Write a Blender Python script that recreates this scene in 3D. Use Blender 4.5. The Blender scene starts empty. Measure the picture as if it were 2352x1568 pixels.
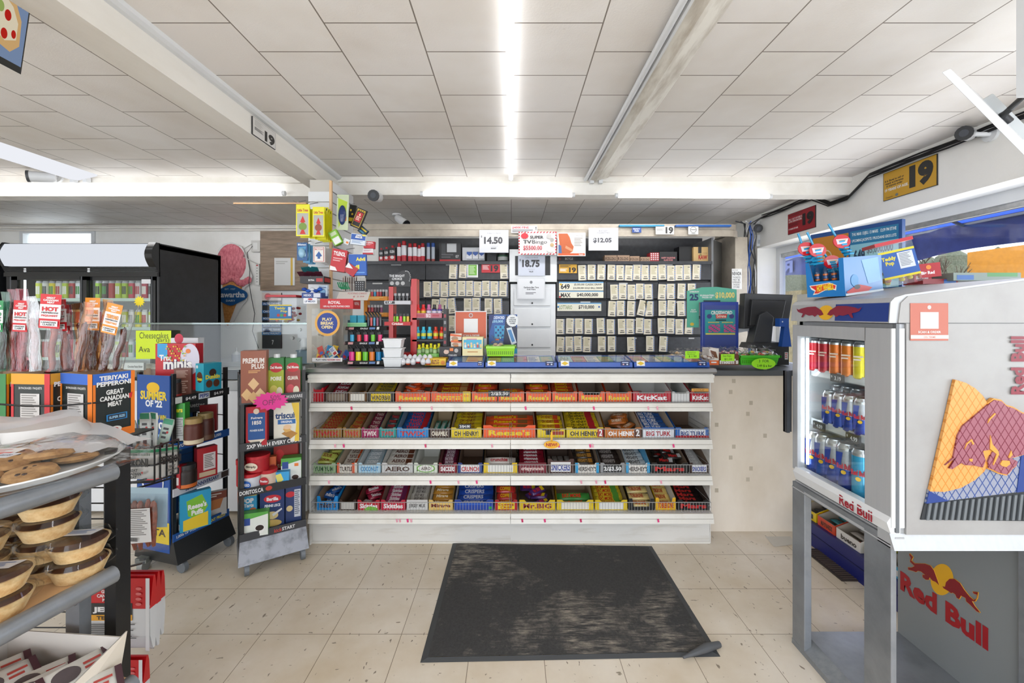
import bpy, math, random
from mathutils import Matrix, Vector
C = bpy.context.scene
COL = C.collection
rnd = random.Random(11)
F, CX, CY, EH = 975.0, 1176.0, 722.0, 1.389
# ---------------------------------------------------------------- camera, sky, exposure
cd = bpy.data.cameras.new('camera'); cam = bpy.data.objects.new('camera', cd); COL.objects.link(cam)
cam.location = (0, 0, EH); cam.rotation_euler = (math.pi/2, 0, 0)
cd.sensor_width = 36; cd.lens = 36*F/2352; cd.shift_y = -(784-CY)/2352; cd.clip_start = .05
C.camera = cam
C.view_settings.view_transform = 'Standard'; C.view_settings.look = 'None'
C.view_settings.gamma = 1; C.view_settings.use_curve_mapping = False
C.view_settings.exposure = 1.13
w = bpy.data.worlds.new('sky'); C.world = w; w.use_nodes = True
w.node_tree.nodes['Background'].inputs[0].default_value = (.86, .92, 1, 1)
w.node_tree.nodes['Background'].inputs[1].default_value = 1.7
sd = bpy.data.lights.new('sun', 'SUN'); sd.energy = .5; sd.angle = .3; so = bpy.data.objects.new('sun', sd)
so.rotation_euler = (math.radians(48), 0, math.radians(60)); COL.objects.link(so)
for nm, x, y, z, sx, sy, e, rx, rz in (('rear_fill_area', -1.5, -2.5, 1.35, 7.5, 2.1, 24, 90, 0), ('window_daylight', 2.82, 1.6, 1.5, 5.2, 1.0, 20, 90, 90)):  # first one is an added fill lamp behind the camera, no real source
    ad = bpy.data.lights.new(nm, 'AREA'); ad.shape = 'RECTANGLE'; ad.size = sx; ad.size_y = sy; ad.energy = e; ad.color = (.97, .98, 1); ao = bpy.data.objects.new(nm, ad)
    ao.location = (x, y, z); ao.rotation_euler = (math.radians(rx), 0, math.radians(rz)); COL.objects.link(ao)
TUBE = 2.1      # emission of the LED tubes

# ---------------------------------------------------------------- helpers
def lin(h):
    r = [int(h[i:i+2], 16)/255 for i in (0, 2, 4)]
    return tuple((c/12.92 if c < .04045 else ((c+.055)/1.055)**2.4) for c in r)+(1,)
MC = {}
def M(h, r=None, m=0.0):
    if not isinstance(h, str): return h
    if h in NAMED: return NAMED[h]
    r = .45 if r is None else r
    k = (h, r, m)
    if k in MC: return MC[k]
    a = bpy.data.materials.new('paint_'+h); a.use_nodes = True
    b = a.node_tree.nodes['Principled BSDF']
    L_ = lin(h); b.inputs['Base Color'].default_value = (L_[0]*.78, L_[1]*.78, L_[2]*.78, 1); b.inputs['Roughness'].default_value = r; b.inputs['Metallic'].default_value = m
    MC[k] = a; return a
NAMED = {}
class NT:
    """short-hand for building node trees"""
    def __init__(s, name):
        s.m = bpy.data.materials.new(name); s.m.use_nodes = True; s.t = s.m.node_tree
        s.b = s.t.nodes['Principled BSDF']; s.out = s.t.nodes['Material Output']; NAMED[name] = s.m
        s.tc = s.n('ShaderNodeTexCoord').outputs['Object']
    def n(s, typ, ins=None, **kw):
        x = s.t.nodes.new(typ)
        for k, v in kw.items(): setattr(x, k, v)
        for k, v in (ins or {}).items():
            if isinstance(v, bpy.types.NodeSocket): s.t.links.new(v, x.inputs[k])
            else: x.inputs[k].default_value = v
        return x
    def noise(s, scale, detail=4, vec=None, rough=.6, stretch=None):
        v = vec or s.tc
        if stretch: v = s.n('ShaderNodeMapping', {'Vector': v, 'Scale': stretch}).outputs[0]
        return s.n('ShaderNodeTexNoise', {'Vector': v, 'Scale': scale, 'Detail': detail, 'Roughness': rough}).outputs['Fac']
    def ramp(s, fac, a, b, ca=(0, 0, 0, 1), cb=(1, 1, 1, 1)):
        r = s.n('ShaderNodeValToRGB', {'Fac': fac}); e = r.color_ramp.elements
        e[0].position = a; e[1].position = b; e[0].color = ca; e[1].color = cb
        return r.outputs[0]
    def mix(s, f, a, b, mode='MIX'):
        x = s.n('ShaderNodeMix', data_type='RGBA', blend_type=mode)
        for i, v in ((0, f), (6, a), (7, b)):
            if isinstance(v, bpy.types.NodeSocket): s.t.links.new(v, x.inputs[i])
            else: x.inputs[i].default_value = v
        return x.outputs[2]
    def set(s, **kw):
        for k, v in kw.items():
            k = k.replace('_', ' ')
            if isinstance(v, bpy.types.NodeSocket): s.t.links.new(v, s.b.inputs[k])
            else: s.b.inputs[k].default_value = v
        return s
    def bump(s, h, dist=.002, st=.5):
        x = s.n('ShaderNodeBump', {'Height': h, 'Distance': dist, 'Strength': st}); s.t.links.new(x.outputs[0], s.b.inputs['Normal'])
# floor vinyl tiles
t = NT('vinyl_floor')
br = t.n('ShaderNodeTexBrick', {'Vector': t.n('ShaderNodeMapping', {'Vector': t.tc, 'Location': (.48+.3048*20, -2.15+.3048*20, 0)}).outputs[0], 'Scale': 1.0, 'Brick Width': .3048, 'Row Height': .3048, 'Mortar Size': .0016, 'Mortar Smooth': .3,
     'Color1': lin('dbd2c3'), 'Color2': lin('d3cabb'), 'Mortar': lin('857968')}, offset=0.0)
fl = t.ramp(t.noise(46, 2, stretch=(1, .38, 1)), .68, .71)
f2 = t.ramp(t.noise(52, 2, stretch=(.4, 1, 1)), .69, .715)
d = t.mix(t.ramp(t.noise(2.2, 5), .35, .75), lin('ffffff'), lin('e2d8c6'), 'MIX')
c = t.mix(1.0, br.outputs[0], d, 'MULTIPLY')
c = t.mix(fl, c, lin('85796a')); c = t.mix(f2, c, lin('8f8473'))
t.set(Base_Color=c, Roughness=t.ramp(t.noise(9, 4), .3, .8, (.28, .28, .28, 1), (.5, .5, .5, 1)))
t.bump(t.noise(14, 3), .001, .3)
# ceiling fibre tiles, joints staggered
def ceil_mat(name, c1, c2):
    t = NT(name)
    sp = t.n('ShaderNodeSeparateXYZ', {0: t.tc})
    ux = t.n('ShaderNodeMath', {0: sp.outputs[1], 1: -.019+.336*20}, operation='ADD'); vx = t.n('ShaderNodeMath', {0: sp.outputs[0], 1: .007+.336*30}, operation='ADD')
    cv = t.n('ShaderNodeCombineXYZ', {0: ux.outputs[0], 1: vx.outputs[0]})
    br = t.n('ShaderNodeTexBrick', {'Vector': cv.outputs[0], 'Scale': 1.0, 'Brick Width': .336, 'Row Height': .336, 'Mortar Size': .0028, 'Mortar Smooth': .1,
        'Color1': lin(c1), 'Color2': lin(c2), 'Mortar': lin('857d74')}, offset=.5)
    spots = t.ramp(t.noise(17, 1), .86, .88)
    c = t.mix(1.0, br.outputs[0], t.mix(t.ramp(t.noise(1.3, 4), .4, .8), lin('ffffff'), lin('e9e3da')), 'MULTIPLY')
    t.set(Base_Color=t.mix(spots, c, lin('8a6a4c')), Roughness=.55)
    t.bump(t.noise(160, 3), .002, .3)
ceil_mat('ceiling_tiles', 'e9e6e2', 'e4e0dc')
def noisy(name, c1, c2, scale=3, rough=.5, metal=0.0, stretch=None, lo=.4, hi=.7, bump=0, bs=80):
    t = NT(name); t.set(Base_Color=t.mix(t.ramp(t.noise(scale, 6, stretch=stretch), lo, hi), lin(c1), lin(c2)), Roughness=rough, Metallic=metal)
    if bump: t.bump(t.noise(bs, 3), bump, .5)
    return t
noisy('wall_paint', 'e9e8e4', 'dedcd6', 2, .5, bump=.001)
noisy('beam_paint', 'e6e3dc', 'd8d3c9', 4, .45, stretch=(1, .3, 1), bump=.001, bs=30)
noisy('kick_white', 'cbc9c4', 'a89f90', 5, .5, stretch=(.4, 1, 2.5), lo=.5, hi=.8)
noisy('shelf_white', 'cfccc4', 'bdb7ab', 8, .35, lo=.5, hi=.85)
noisy('beige_panel', 'ddd3c4', 'cfc3b0', 3, .4, stretch=(1, 1, .6))
noisy('wood_board', '8f7b67', '6c5a49', 4, .5, stretch=(1, 1, 9))
noisy('ply', 'd9b68c', 'c9a276', 6, .5, stretch=(1, .2, 1))
noisy('steel', 'b9bbbd', 'a4a6a8', 30, .28, .9, stretch=(.05, 1, 1))
noisy('silver', 'aeb0b2', 'a9abae', 60, .38, .25, stretch=(1, 1, .05))
noisy('silver_dark', '8b8f93', '7d8186', 40, .42, .5)
noisy('grey_metal', '8c9095', '7d8186', 12, .35, .5)
noisy('dark_metal', '3a3d42', '2c2e33', 9, .4, .3)
noisy('black_metal', '17181a', '222326', 12, .38)
noisy('dirty_steel', '7c7e84', '3d3f44', 14, .4, .5, lo=.45, hi=.75)
noisy('cabinet_black', '2a2b2e', '34363a', 25, .4)
noisy('shutter', 'aaa193', '958c7f', 8, .4, .2)
noisy('plastic_white', 'd6d8d9', 'cfd1d3', 4, .3)
noisy('crust', 'dcc08f', 'b98a50', 30, .7, lo=.45, hi=.75, bump=.004, bs=60)
noisy('filling', '5c3320', '2f1b12', 25, .4)
noisy('cookie', 'c49a66', '8b6238', 28, .8, bump=.006, bs=70)
noisy('meat', '86391f', '5c2614', 60, .35, bump=.004, bs=150)
noisy('meat_dark', '55241a', '30140e', 60, .25, bump=.004, bs=150)
noisy('icecream', 'd9808a', 'b04a5c', 60, .6, stretch=(1, 1, .35), bump=.008, bs=50)
noisy('cone', 'c88c4e', 'a5672f', 40, .6, bump=.004, bs=60)
noisy('brown_board', 'b39a80', 'a1876c', 12, .7)
noisy('leaf_ground', '7a6a45', '54482c', 9, .9, bump=.05, bs=20)
noisy('trees_far', '4c5040', '66685a', 14, .9)
noisy('bark', '4b4238', '5e5448', 18, .9)
noisy('awning', '2a3c98', '3048b0', 3, .8)
t = NT('awning_cloth'); tl = t.n('ShaderNodeBsdfTranslucent'); tl.inputs[0].default_value = lin('3d5cd0'); t.set(Base_Color=lin('33489c'), Roughness=.8); mx = t.n('ShaderNodeMixShader'); mx.inputs[0].default_value = .6
t.t.links.new(t.b.outputs[0], mx.inputs[1]); t.t.links.new(tl.outputs[0], mx.inputs[2]); t.t.links.new(mx.outputs[0], t.out.inputs[0])
noisy('cooler_white', '9a9997', '92908e', 7, .4)
noisy('valance', '3d4470', '2d3358', 5, .9)
noisy('yellow_paint', 'c07c10', 'b0700c', 4, .5)
noisy('asphalt', '55524e', '4a4844', 20, .9)
# mat carpet
t = NT('carpet')
w1 = t.ramp(t.noise(1.6, 8, rough=.75, stretch=(1, .9, 1)), .5, .62)
w2 = t.ramp(t.noise(60, 3, stretch=(.25, 1.6, 1)), .4, .7)
mm = t.n('ShaderNodeMath', {0: w1, 1: w2}, operation='MULTIPLY')
t.set(Base_Color=t.mix(mm.outputs[0], t.mix(t.noise(90, 2), lin('272727'), lin('454443')), lin('9a9184')), Roughness=.95)
t.bump(t.noise(220, 2), .004, .6)
# pegboard
t = NT('pegboard')
sp = t.n('ShaderNodeSeparateXYZ', {0: t.tc})
def fr(o):
    a = t.n('ShaderNodeMath', {0: o, 1: .026}, operation='DIVIDE'); b = t.n('ShaderNodeMath', {0: a.outputs[0]}, operation='FRACT')
    return t.n('ShaderNodeMath', {0: b.outputs[0], 1: .5}, operation='SUBTRACT').outputs[0]
cv = t.n('ShaderNodeCombineXYZ', {0: fr(sp.outputs[0]), 1: fr(sp.outputs[2])})
ln = t.n('ShaderNodeVectorMath', {0: cv.outputs[0]}, operation='LENGTH')
t.set(Base_Color=t.mix(t.n('ShaderNodeMath', {0: ln.outputs['Value'], 1: .13}, operation='LESS_THAN').outputs[0], lin('cfc8ba'), lin('2b2722')), Roughness=.5)
def glassy(name, tint, gloss, rough=.03, alpha=0.0, bump=0):
    """thin clear sheet: lets light straight through, with a share of mirror gloss"""
    m = bpy.data.materials.new(name); m.use_nodes = True; t = m.node_tree; t.nodes.clear(); NAMED[name] = m
    o = t.nodes.new('ShaderNodeOutputMaterial'); a = t.nodes.new('ShaderNodeBsdfTransparent'); b = t.nodes.new('ShaderNodeBsdfGlossy')
    a.inputs[0].default_value = lin(tint); b.inputs['Roughness'].default_value = rough
    f = t.nodes.new('ShaderNodeLayerWeight'); f.inputs['Blend'].default_value = .5
    pw = t.nodes.new('ShaderNodeMath'); pw.operation = 'POWER'; pw.inputs[1].default_value = 3.5; t.links.new(f.outputs['Facing'], pw.inputs[0])
    ad = t.nodes.new('ShaderNodeMath'); ad.operation = 'MULTIPLY_ADD'; ad.inputs[1].default_value = gloss; ad.inputs[2].default_value = alpha+.03
    x = t.nodes.new('ShaderNodeMixShader')
    t.links.new(pw.outputs[0], ad.inputs[0]); t.links.new(ad.outputs[0], x.inputs[0]); t.links.new(a.outputs[0], x.inputs[1]); t.links.new(b.outputs[0], x.inputs[2])
    if bump:
        n = t.nodes.new('ShaderNodeTexNoise'); n.inputs['Scale'].default_value = bump; bp = t.nodes.new('ShaderNodeBump'); bp.inputs['Distance'].default_value = .006; bp.inputs['Strength'].default_value = .4
        t.links.new(n.outputs[0], bp.inputs['Height']); t.links.new(bp.outputs[0], b.inputs['Normal']); t.links.new(bp.outputs[0], f.inputs['Normal'])
    t.links.new(x.outputs[0], o.inputs[0])
glassy('glass', 'fafcfb', .7)
glassy('green_glass', '9fc4b8', .5, .05, .15)
glassy('acrylic', 'f8f9f9', .7, .05, .01)
glassy('bag_film', 'fbfbfb', .8, .12, .03, bump=12)
glassy('bag_frost', 'eef0f2', .9, .35, .22, bump=10)
glassy('pink_film', 'f6bcc6', .9, .25, .06, bump=10)
glassy('orange_film', 'f6d0a4', .9, .25, .06, bump=10)
glassy('green_film', 'b4e2ce', .9, .25, .06, bump=10)
def emit(name, c, s):
    m = bpy.data.materials.new(name); m.use_nodes = True; t = m.node_tree; t.nodes.clear(); NAMED[name] = m
    o = t.nodes.new('ShaderNodeOutputMaterial'); e = t.nodes.new('ShaderNodeEmission'); e.inputs[0].default_value = lin(c); e.inputs[1].default_value = s
    t.links.new(e.outputs[0], o.inputs[0])
emit('tube_light', 'fbfcff', TUBE)
emit('tube_hidden_fill', 'fbfcff', TUBE*5.2)  # stronger glow for the out-of-sight tubes that give the main fill
emit('cooler_light', 'f2f7ff', 4.5)
emit('header_light', 'e4e9f2', .42)
emit('fixture_light', 'f6f8ff', .42)
emit('screen_lit', '8fa0b8', .5)

TC = {}
def glyphs(s, b=0.0):
    k = (s, b)
    if k in TC: return TC[k]
    c = bpy.data.curves.new('t', 'FONT'); c.body = s; c.resolution_u = 2 if len(s) > 3 else 4; c.offset = b
    c.align_x = 'CENTER' if '\n' in s else 'LEFT'; c.space_line = .95
    o = bpy.data.objects.new('t', c); me = o.to_mesh()
    vs = [v.co.copy() for v in me.vertices]; fs = [tuple(p.vertices) for p in me.polygons]
    if vs:
        x0 = min(v.x for v in vs); x1 = max(v.x for v in vs); y0 = min(v.y for v in vs); y1 = max(v.y for v in vs)
        vs = [((v.x-x0)/max(x1-x0, 1e-6), (y1-v.y)/max(y1-y0, 1e-6)) for v in vs]
    o.to_mesh_clear(); bpy.data.objects.remove(o); bpy.data.curves.remove(c)
    TC[k] = (vs, fs); return TC[k]

class MB:
    def __init__(s): s.v = []; s.f = []; s.m = []; s.s = []; s.mats = []; s.T = None
    def add(s, vs, fs, mat, smooth=False):
        mat = M(mat)
        if mat not in s.mats: s.mats.append(mat)
        i = s.mats.index(mat); n = len(s.v)
        vs = [Vector(v) for v in vs]
        if s.T is not None: vs = [s.T @ v for v in vs]
        s.v += vs
        for q in fs: s.f.append(tuple(n+a for a in q)); s.m.append(i); s.s.append(smooth)
        return s
    def box(s, x0, x1, y0, y1, z0, z1, mat, top=None):
        v = [(x0, y0, z0), (x1, y0, z0), (x1, y1, z0), (x0, y1, z0), (x0, y0, z1), (x1, y0, z1), (x1, y1, z1), (x0, y1, z1)]
        return s.add(v, [(3, 2, 1, 0), (4, 5, 6, 7), (0, 1, 5, 4), (1, 2, 6, 5), (2, 3, 7, 6), (3, 0, 4, 7)], mat)
    def prism(s, poly, a0, a1, mat, ax='z', smooth=False):
        """poly of 2D points swept along axis ax from a0 to a1; ax x: (y,z), y: (x,z), z: (x,y)"""
        def P(p, a): return {'z': (p[0], p[1], a), 'y': (p[0], a, p[1]), 'x': (a, p[0], p[1])}[ax]
        n = len(poly); v = [P(p, a0) for p in poly]+[P(p, a1) for p in poly]
        f = [tuple(range(n))[::-1], tuple(range(n, 2*n))]
        s.add(v, f, mat)
        return s.add(v, [(i, (i+1) % n, n+(i+1) % n, n+i) for i in range(n)], mat, smooth)
    def lathe(s, prof, mat, n=16, c=(0, 0, 0), sx=1, sy=1, cap=True):
        """prof: (radius, z[, material]) from bottom to top"""
        for j in range(len(prof)-1):
            a, b = prof[j], prof[j+1]; mt = b[2] if len(b) > 2 else mat
            v = [(c[0]+q[0]*sx*math.cos(i*2*math.pi/n), c[1]+q[0]*sy*math.sin(i*2*math.pi/n), c[2]+q[1]) for q in (a, b) for i in range(n)]
            s.add(v, [(i, (i+1) % n, n+(i+1) % n, n+i) for i in range(n)], mt, True)
        if cap:
            for q, k in ((prof[0], -1), (prof[-1], 1)):
                if q[0] > 1e-5: s.add([(c[0]+q[0]*sx*math.cos(i*2*math.pi/n), c[1]+q[0]*sy*math.sin(i*2*math.pi/n), c[2]+q[1]) for i in range(n)], [tuple(range(n))[::k]], q[2] if len(q) > 2 else mat)
        return s
    def tube(s, pts, r, mat, n=6):
        pts = [Vector(p) for p in pts]; v = []; rr = r if isinstance(r, (list, tuple)) else [r]*len(pts)
        for i, p in enumerate(pts):
            d = (pts[min(i+1, len(pts)-1)]-pts[max(i-1, 0)]).normalized()
            u = d.cross(Vector((0, 0, 1)) if abs(d.z) < .9 else Vector((1, 0, 0))).normalized(); q = d.cross(u)
            v += [p+(u*math.cos(k*2*math.pi/n)+q*math.sin(k*2*math.pi/n))*rr[i] for k in range(n)]
        m = len(pts)
        s.add(v, [(i*n+k, i*n+(k+1) % n, (i+1)*n+(k+1) % n, (i+1)*n+k) for i in range(m-1) for k in range(n)], mat, n > 4)
        return s.add(v, [tuple(range(n))[::-1], tuple(range((m-1)*n, m*n))], mat)
    def sphere(s, c, rx, ry, rz, mat, n=14, m=8):
        return s.lathe([(math.sin(math.pi*i/m)*1.0, -math.cos(math.pi*i/m)*rz) for i in range(m+1)], mat, n, c, rx, ry, cap=False)
    def poly(s, pts, mat): return s.add(pts, [tuple(range(len(pts)))], mat)
    def dec(s, fr, items, k0=1, gap=.0003):
        """flat print on a face: fr = (origin at top left, U across, V down, normal)"""
        O, U, V, N = [Vector(a) for a in fr]
        for k, it in enumerate(items):
            P = lambda u, v: O+U*u+V*v+N*gap*(k+k0)
            a = it[0]
            if a == '#R': _, u0, v0, u1, v1, c = it; s.poly([P(u0, v0), P(u0, v1), P(u1, v1), P(u1, v0)], c)
            elif a == '#E':
                _, u0, v0, ru, rv, c = it; s.poly([P(u0+ru*math.cos(i*math.pi/12), v0-rv*math.sin(i*math.pi/12)) for i in range(24)], c)
            elif a == '#P': s.poly([P(*q) for q in it[1]], it[2])
            elif a == '#L':
                _, u0, v0, u1, v1, n, c = it; h = (v1-v0)/n
                for i in range(n):
                    e = u1-(u1-u0)*(.05+.3*((i*37+11) % 10)/10)
                    s.poly([P(u0, v0+i*h), P(u0, v0+(i+.5)*h), P(e, v0+(i+.5)*h), P(e, v0+i*h)], c)
            elif a == '#S':    # starburst
                _, u0, v0, ru, rv, n, c = it; s.poly([P(u0+ru*(1 if i % 2 else .8)*math.cos(i*math.pi/n), v0-rv*(1 if i % 2 else .8)*math.sin(i*math.pi/n)) for i in range(2*n)], c)
            else:
                u0, v0, u1, v1, c = it[1:6]; b = it[6] if len(it) > 6 else 0.0; sk = it[7] if len(it) > 7 else 0.0
                g, f = glyphs(a, b)
                s.add([P(u0+(u1-u0)*x, v0+(v1-v0)*y+sk*x) for x, y in g], f, c)
        return s
    def build(s, name, parent=None, loc=(0, 0, 0), rz=0.0, bevel=0, rot=None):
        me = bpy.data.meshes.new(name); me.from_pydata([tuple(v) for v in s.v], [], s.f)
        for m in s.mats: me.materials.append(m)
        me.polygons.foreach_set('material_index', s.m); me.polygons.foreach_set('use_smooth', s.s)
        if any(s.s): me.set_sharp_from_angle(angle=math.radians(50))
        me.update()
        o = bpy.data.objects.new(name, me); COL.objects.link(o)
        o.location = loc; o.rotation_euler = rot or (0, 0, rz)
        if parent: o.parent = parent
        if bevel:
            b = o.modifiers.new('bevel', 'BEVEL'); b.width = bevel; b.segments = 2; b.limit_method = 'ANGLE'; b.angle_limit = math.radians(50)
        return o
def tag(o, label=None, cat=None, group=None, kind=None):
    for k, v in (('label', label), ('category', cat), ('group', group), ('kind', kind)):
        if v: o[k] = v
    return o
def thing(name, label, cat, loc=(0, 0, 0), rz=0.0, group=None, rot=None):
    o = bpy.data.objects.new(name, None); COL.objects.link(o); o.empty_display_size = .05
    o.location = loc; o.rotation_euler = rot or (0, 0, rz); return tag(o, label, cat, group)
def dup(o, loc=None, rz=None, label=None, group=None, parent=None):
    r = o.copy(); COL.objects.link(r)
    if loc is not None: r.location = loc
    if rz is not None: r.rotation_euler = (0, 0, rz)
    if label: r['label'] = label
    if group: r['group'] = group
    if parent: r.parent = parent
    for ch in list(o.children): dup(ch, parent=r)
    return r
def S(name, mb, loc=(0, 0, 0), **k): return tag(mb.build(name, loc=loc, **k), kind='structure')
def W(px, py, Y): return Vector(((px-CX)*Y/F, Y, EH-(py-CY)*Y/F))
def ff(w, h, y=0): return ((-w/2, y, h), (w, 0, 0), (0, 0, -h), (0, -1, 0))
def carton(name, label, cat, loc, w, h, d, col, rz=0.0, Fr=(), Rt=(), Lf=(), Tp=(), colr=None, colt=None, group=None, rot=None, r=None):
    """closed pack standing on its base; origin at the bottom middle of the front face"""
    b = MB(); c = M(col, r); cr = M(colr, r) if colr else c; ct = M(colt, r) if colt else c
    x = w/2; v = [(-x, 0, 0), (x, 0, 0), (x, d, 0), (-x, d, 0), (-x, 0, h), (x, 0, h), (x, d, h), (-x, d, h)]
    b.add(v, [(3, 2, 1, 0), (0, 1, 5, 4), (2, 3, 7, 6)], c); b.add(v, [(1, 2, 6, 5), (3, 0, 4, 7)], cr); b.add(v, [(4, 5, 6, 7)], ct)
    b.dec(ff(w, h), Fr); b.dec(((x, 0, h), (0, d, 0), (0, 0, -h), (1, 0, 0)), Rt)
    b.dec(((-x, d, h), (0, -d, 0), (0, 0, -h), (-1, 0, 0)), Lf); b.dec(((-x, d, h), (w, 0, 0), (0, -d, 0), (0, 0, 1)), Tp)
    return tag(b.build(name, loc=loc, rz=rz, rot=rot), label, cat, group)
def pc(name, label, cat, x0, y0, x1, y1, Y, d, col, **k):
    """a carton whose front face covers the stretch x0..x1, y0..y1 at distance Y"""
    a = W(x0, y1, Y); c = W(x1, y0, Y)
    return carton(name, label, cat, ((a.x+c.x)/2, Y, a.z), c.x-a.x, c.z-a.z, d, col, **k)
ORD = ['zeroth', 'first', 'second', 'third', 'fourth', 'fifth', 'sixth', 'seventh', 'eighth', 'ninth', 'tenth', 'eleventh', 'twelfth', 'thirteenth', 'fourteenth', 'fifteenth', 'sixteenth', 'seventeenth', 'eighteenth']

# ---------------------------------------------------------------- room shell
H = 2.44; XR = 2.60; BACK = 5.0; XL = -6.4; YB = -2.6
S('floor', MB().box(XL, 3.6, YB, BACK+.1, -.06, 0, 'vinyl_floor'))
S('ceiling', MB().box(XL, XR+.3, YB, BACK+.1, H, H+.06, 'ceiling_tiles'))
b = MB(); b.box(XL, XR, BACK, BACK+.1, 0, 2.02, 'wall_paint'); b.box(XL, -5.78, BACK, BACK+.1, 2.02, H, 'wall_paint'); b.box(-4.9, XR+.3, BACK, BACK+.1, 2.02, H, 'wall_paint')
b.box(-5.78, -4.9, BACK, BACK+.1, 2.38, H, 'wall_paint'); S('wall_back', b)
S('wall_left', MB().box(XL-.1, XL, YB, BACK+.1, 0, H, 'wall_paint'))
b = MB(); b.box(XR, XR+.12, YB, BACK, 2.09, H, 'wall_paint'); b.box(XR, XR+.12, YB, BACK, 0, .85, 'wall_paint')
b.box(XR, XR+.27, 4.5, BACK+.1, .85, 2.09, 'wall_paint'); b.box(XR, XR+.12, YB, -1.2, .85, 2.09, 'wall_paint'); S('wall_right', b)
# window to the street, recessed
b = MB(); b.box(XR+.12, XR+.27, YB, 4.5, 2.09, 2.2, 'plastic_white'); b.box(XR+.2, XR+.29, YB, 4.5, 2.02, 2.09, 'plastic_white'); b.box(XR+.12, XR+.27, YB, 4.5, .8, .86, 'plastic_white')
b.box(XR+.2, XR+.26, 4.44, 4.5, .86, 2.02, 'plastic_white'); b.box(XR+.215, XR+.25, YB, 4.5, 1.985, 2.02, 'steel'); b.box(XR+.2, XR+.26, YB, 4.5, .86, .9, 'plastic_white')
wn = S('window_1', b); g = MB().box(XR+.232, XR+.238, -1.2, 4.44, .9, 1.99, 'glass').build('window_pane', wn)
b = MB(); fx0, fx1 = -5.78, -4.9
for a in ((fx0, fx1, 2.34, 2.38), (fx0, fx1, 2.02, 2.06)): b.box(a[0], a[1], BACK-.02, BACK+.05, a[2], a[3], 'plastic_white')
for a in ((fx0, fx0+.04), (fx1-.04, fx1)): b.box(a[0], a[1], BACK-.02, BACK+.05, 2.06, 2.34, 'plastic_white')
wn = S('window_2', b); MB().box(fx0+.04, fx1-.04, BACK+.02, BACK+.026, 2.06, 2.34, 'glass').build('window_pane', wn)
S('baseboard_back', MB().box(XL, XR, BACK-.012, BACK, 0, .1, 'beam_paint'))
# beams
b = MB(); b.box(-1.40, XR, 3.27, 3.40, 2.31, H, 'beam_paint'); b.box(-1.40, XR, 3.245, 3.27, 2.405, H, 'beam_paint'); S('trim_1', b)
b = MB(); b.box(XL, -1.47, 3.27, 3.40, 2.30, H, 'beam_paint'); b.box(XL, -1.47, 3.24, 3.27, 2.395, H, 'beam_paint'); S('trim_2', b)
b = MB(); b.box(-1.475, -1.335, YB, 3.42, 2.31, H, 'beam_paint'); b.prism([(-1.335, 2.415), (-1.318, 2.418), (-1.306, 2.427), (-1.30, H), (-1.335, H)], YB, 3.25, 'plastic_white', 'y'); S('trim_3', b)
S('trim_4', MB().tube([(XL, BACK-.02, H-.03), (-1.4, BACK-.02, H-.03)], .016, 'beam_paint', 8).tube([(XL, BACK-.03, H-.07), (-1.7, BACK-.03, H-.065)], .009, 'beam_paint', 6))
# patch of hardboard on the ceiling behind the beam
b = MB(); b.poly([(-2.62, 4.0, H-.004), (-1.95, 4.0, H-.004), (-1.93, 4.95, H-.004), (-2.60, 4.95, H-.004)][::-1], 'beam_paint'); b.box(-2.62, -1.95, 3.99, 4.0, H-.012, H, 'ply'); b.box(-1.95, -1.935, 3.99, 4.95, H-.012, H, 'ply'); S('trim_5', b)
# ---------------------------------------------------------------- lamps
def tube_lamp(label, p0, p1, r=.016, group=None, m='tube_light'):
    t = thing('tube_light', label, 'light', p0, group=group); d = Vector(p1)-Vector(p0); u = d.normalized()
    MB().tube([u*.02, d-u*.02], r, m, 10).build('diffuser', t)
    for q in (u*.01, d-u*.01): MB().tube([q-u*.011, q+u*.011], r*1.12, 'plastic_white', 10).build('end_cap', t)
    return t
tube_lamp('bright bare tube running along the ceiling down the middle of the shop', (-.008, .95, H-.03), (-.008, 3.2, H-.03))
tube_lamp('bright tube under the ceiling beam, left one of the pair facing the counter', W(966, 445, 3.235), W(1320, 448, 3.235))
tube_lamp('bright tube under the ceiling beam, right one of the pair facing the counter', W(1413, 449, 3.235), W(1772, 451, 3.235))
tube_lamp('long bright tube on the beam over the drinks fridge', W(-60, 436, 3.225), W(655, 444, 3.225), .017)
tube_lamp('unseen fill tube added on the ceiling behind the photographer, left of the middle', (-2.6, -1.4, H-.03), (-2.6, 1.0, H-.03), m='tube_hidden_fill')  # this and the next two are added behind the camera as fill
tube_lamp('unseen fill tube added on the ceiling behind the photographer, right of the middle', (1.4, -1.8, H-.03), (1.4, .2, H-.03), m='tube_hidden_fill')
tube_lamp('unseen fill tube added on the ceiling behind the photographer, in the middle', (-.6, -2.0, H-.03), (-.6, .1, H-.03), m='tube_hidden_fill')
tube_lamp('unseen bright tube on the rear ceiling just behind the beam, left', (-4.2, 3.47, H-.035), (-1.9, 3.47, H-.035), m='tube_hidden_fill')  # this pair is hidden by the beam, put in to brighten the back area
tube_lamp('unseen bright tube on the rear ceiling just behind the beam, right', (-.6, 3.47, H-.035), (1.9, 3.47, H-.035), m='tube_hidden_fill')
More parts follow.
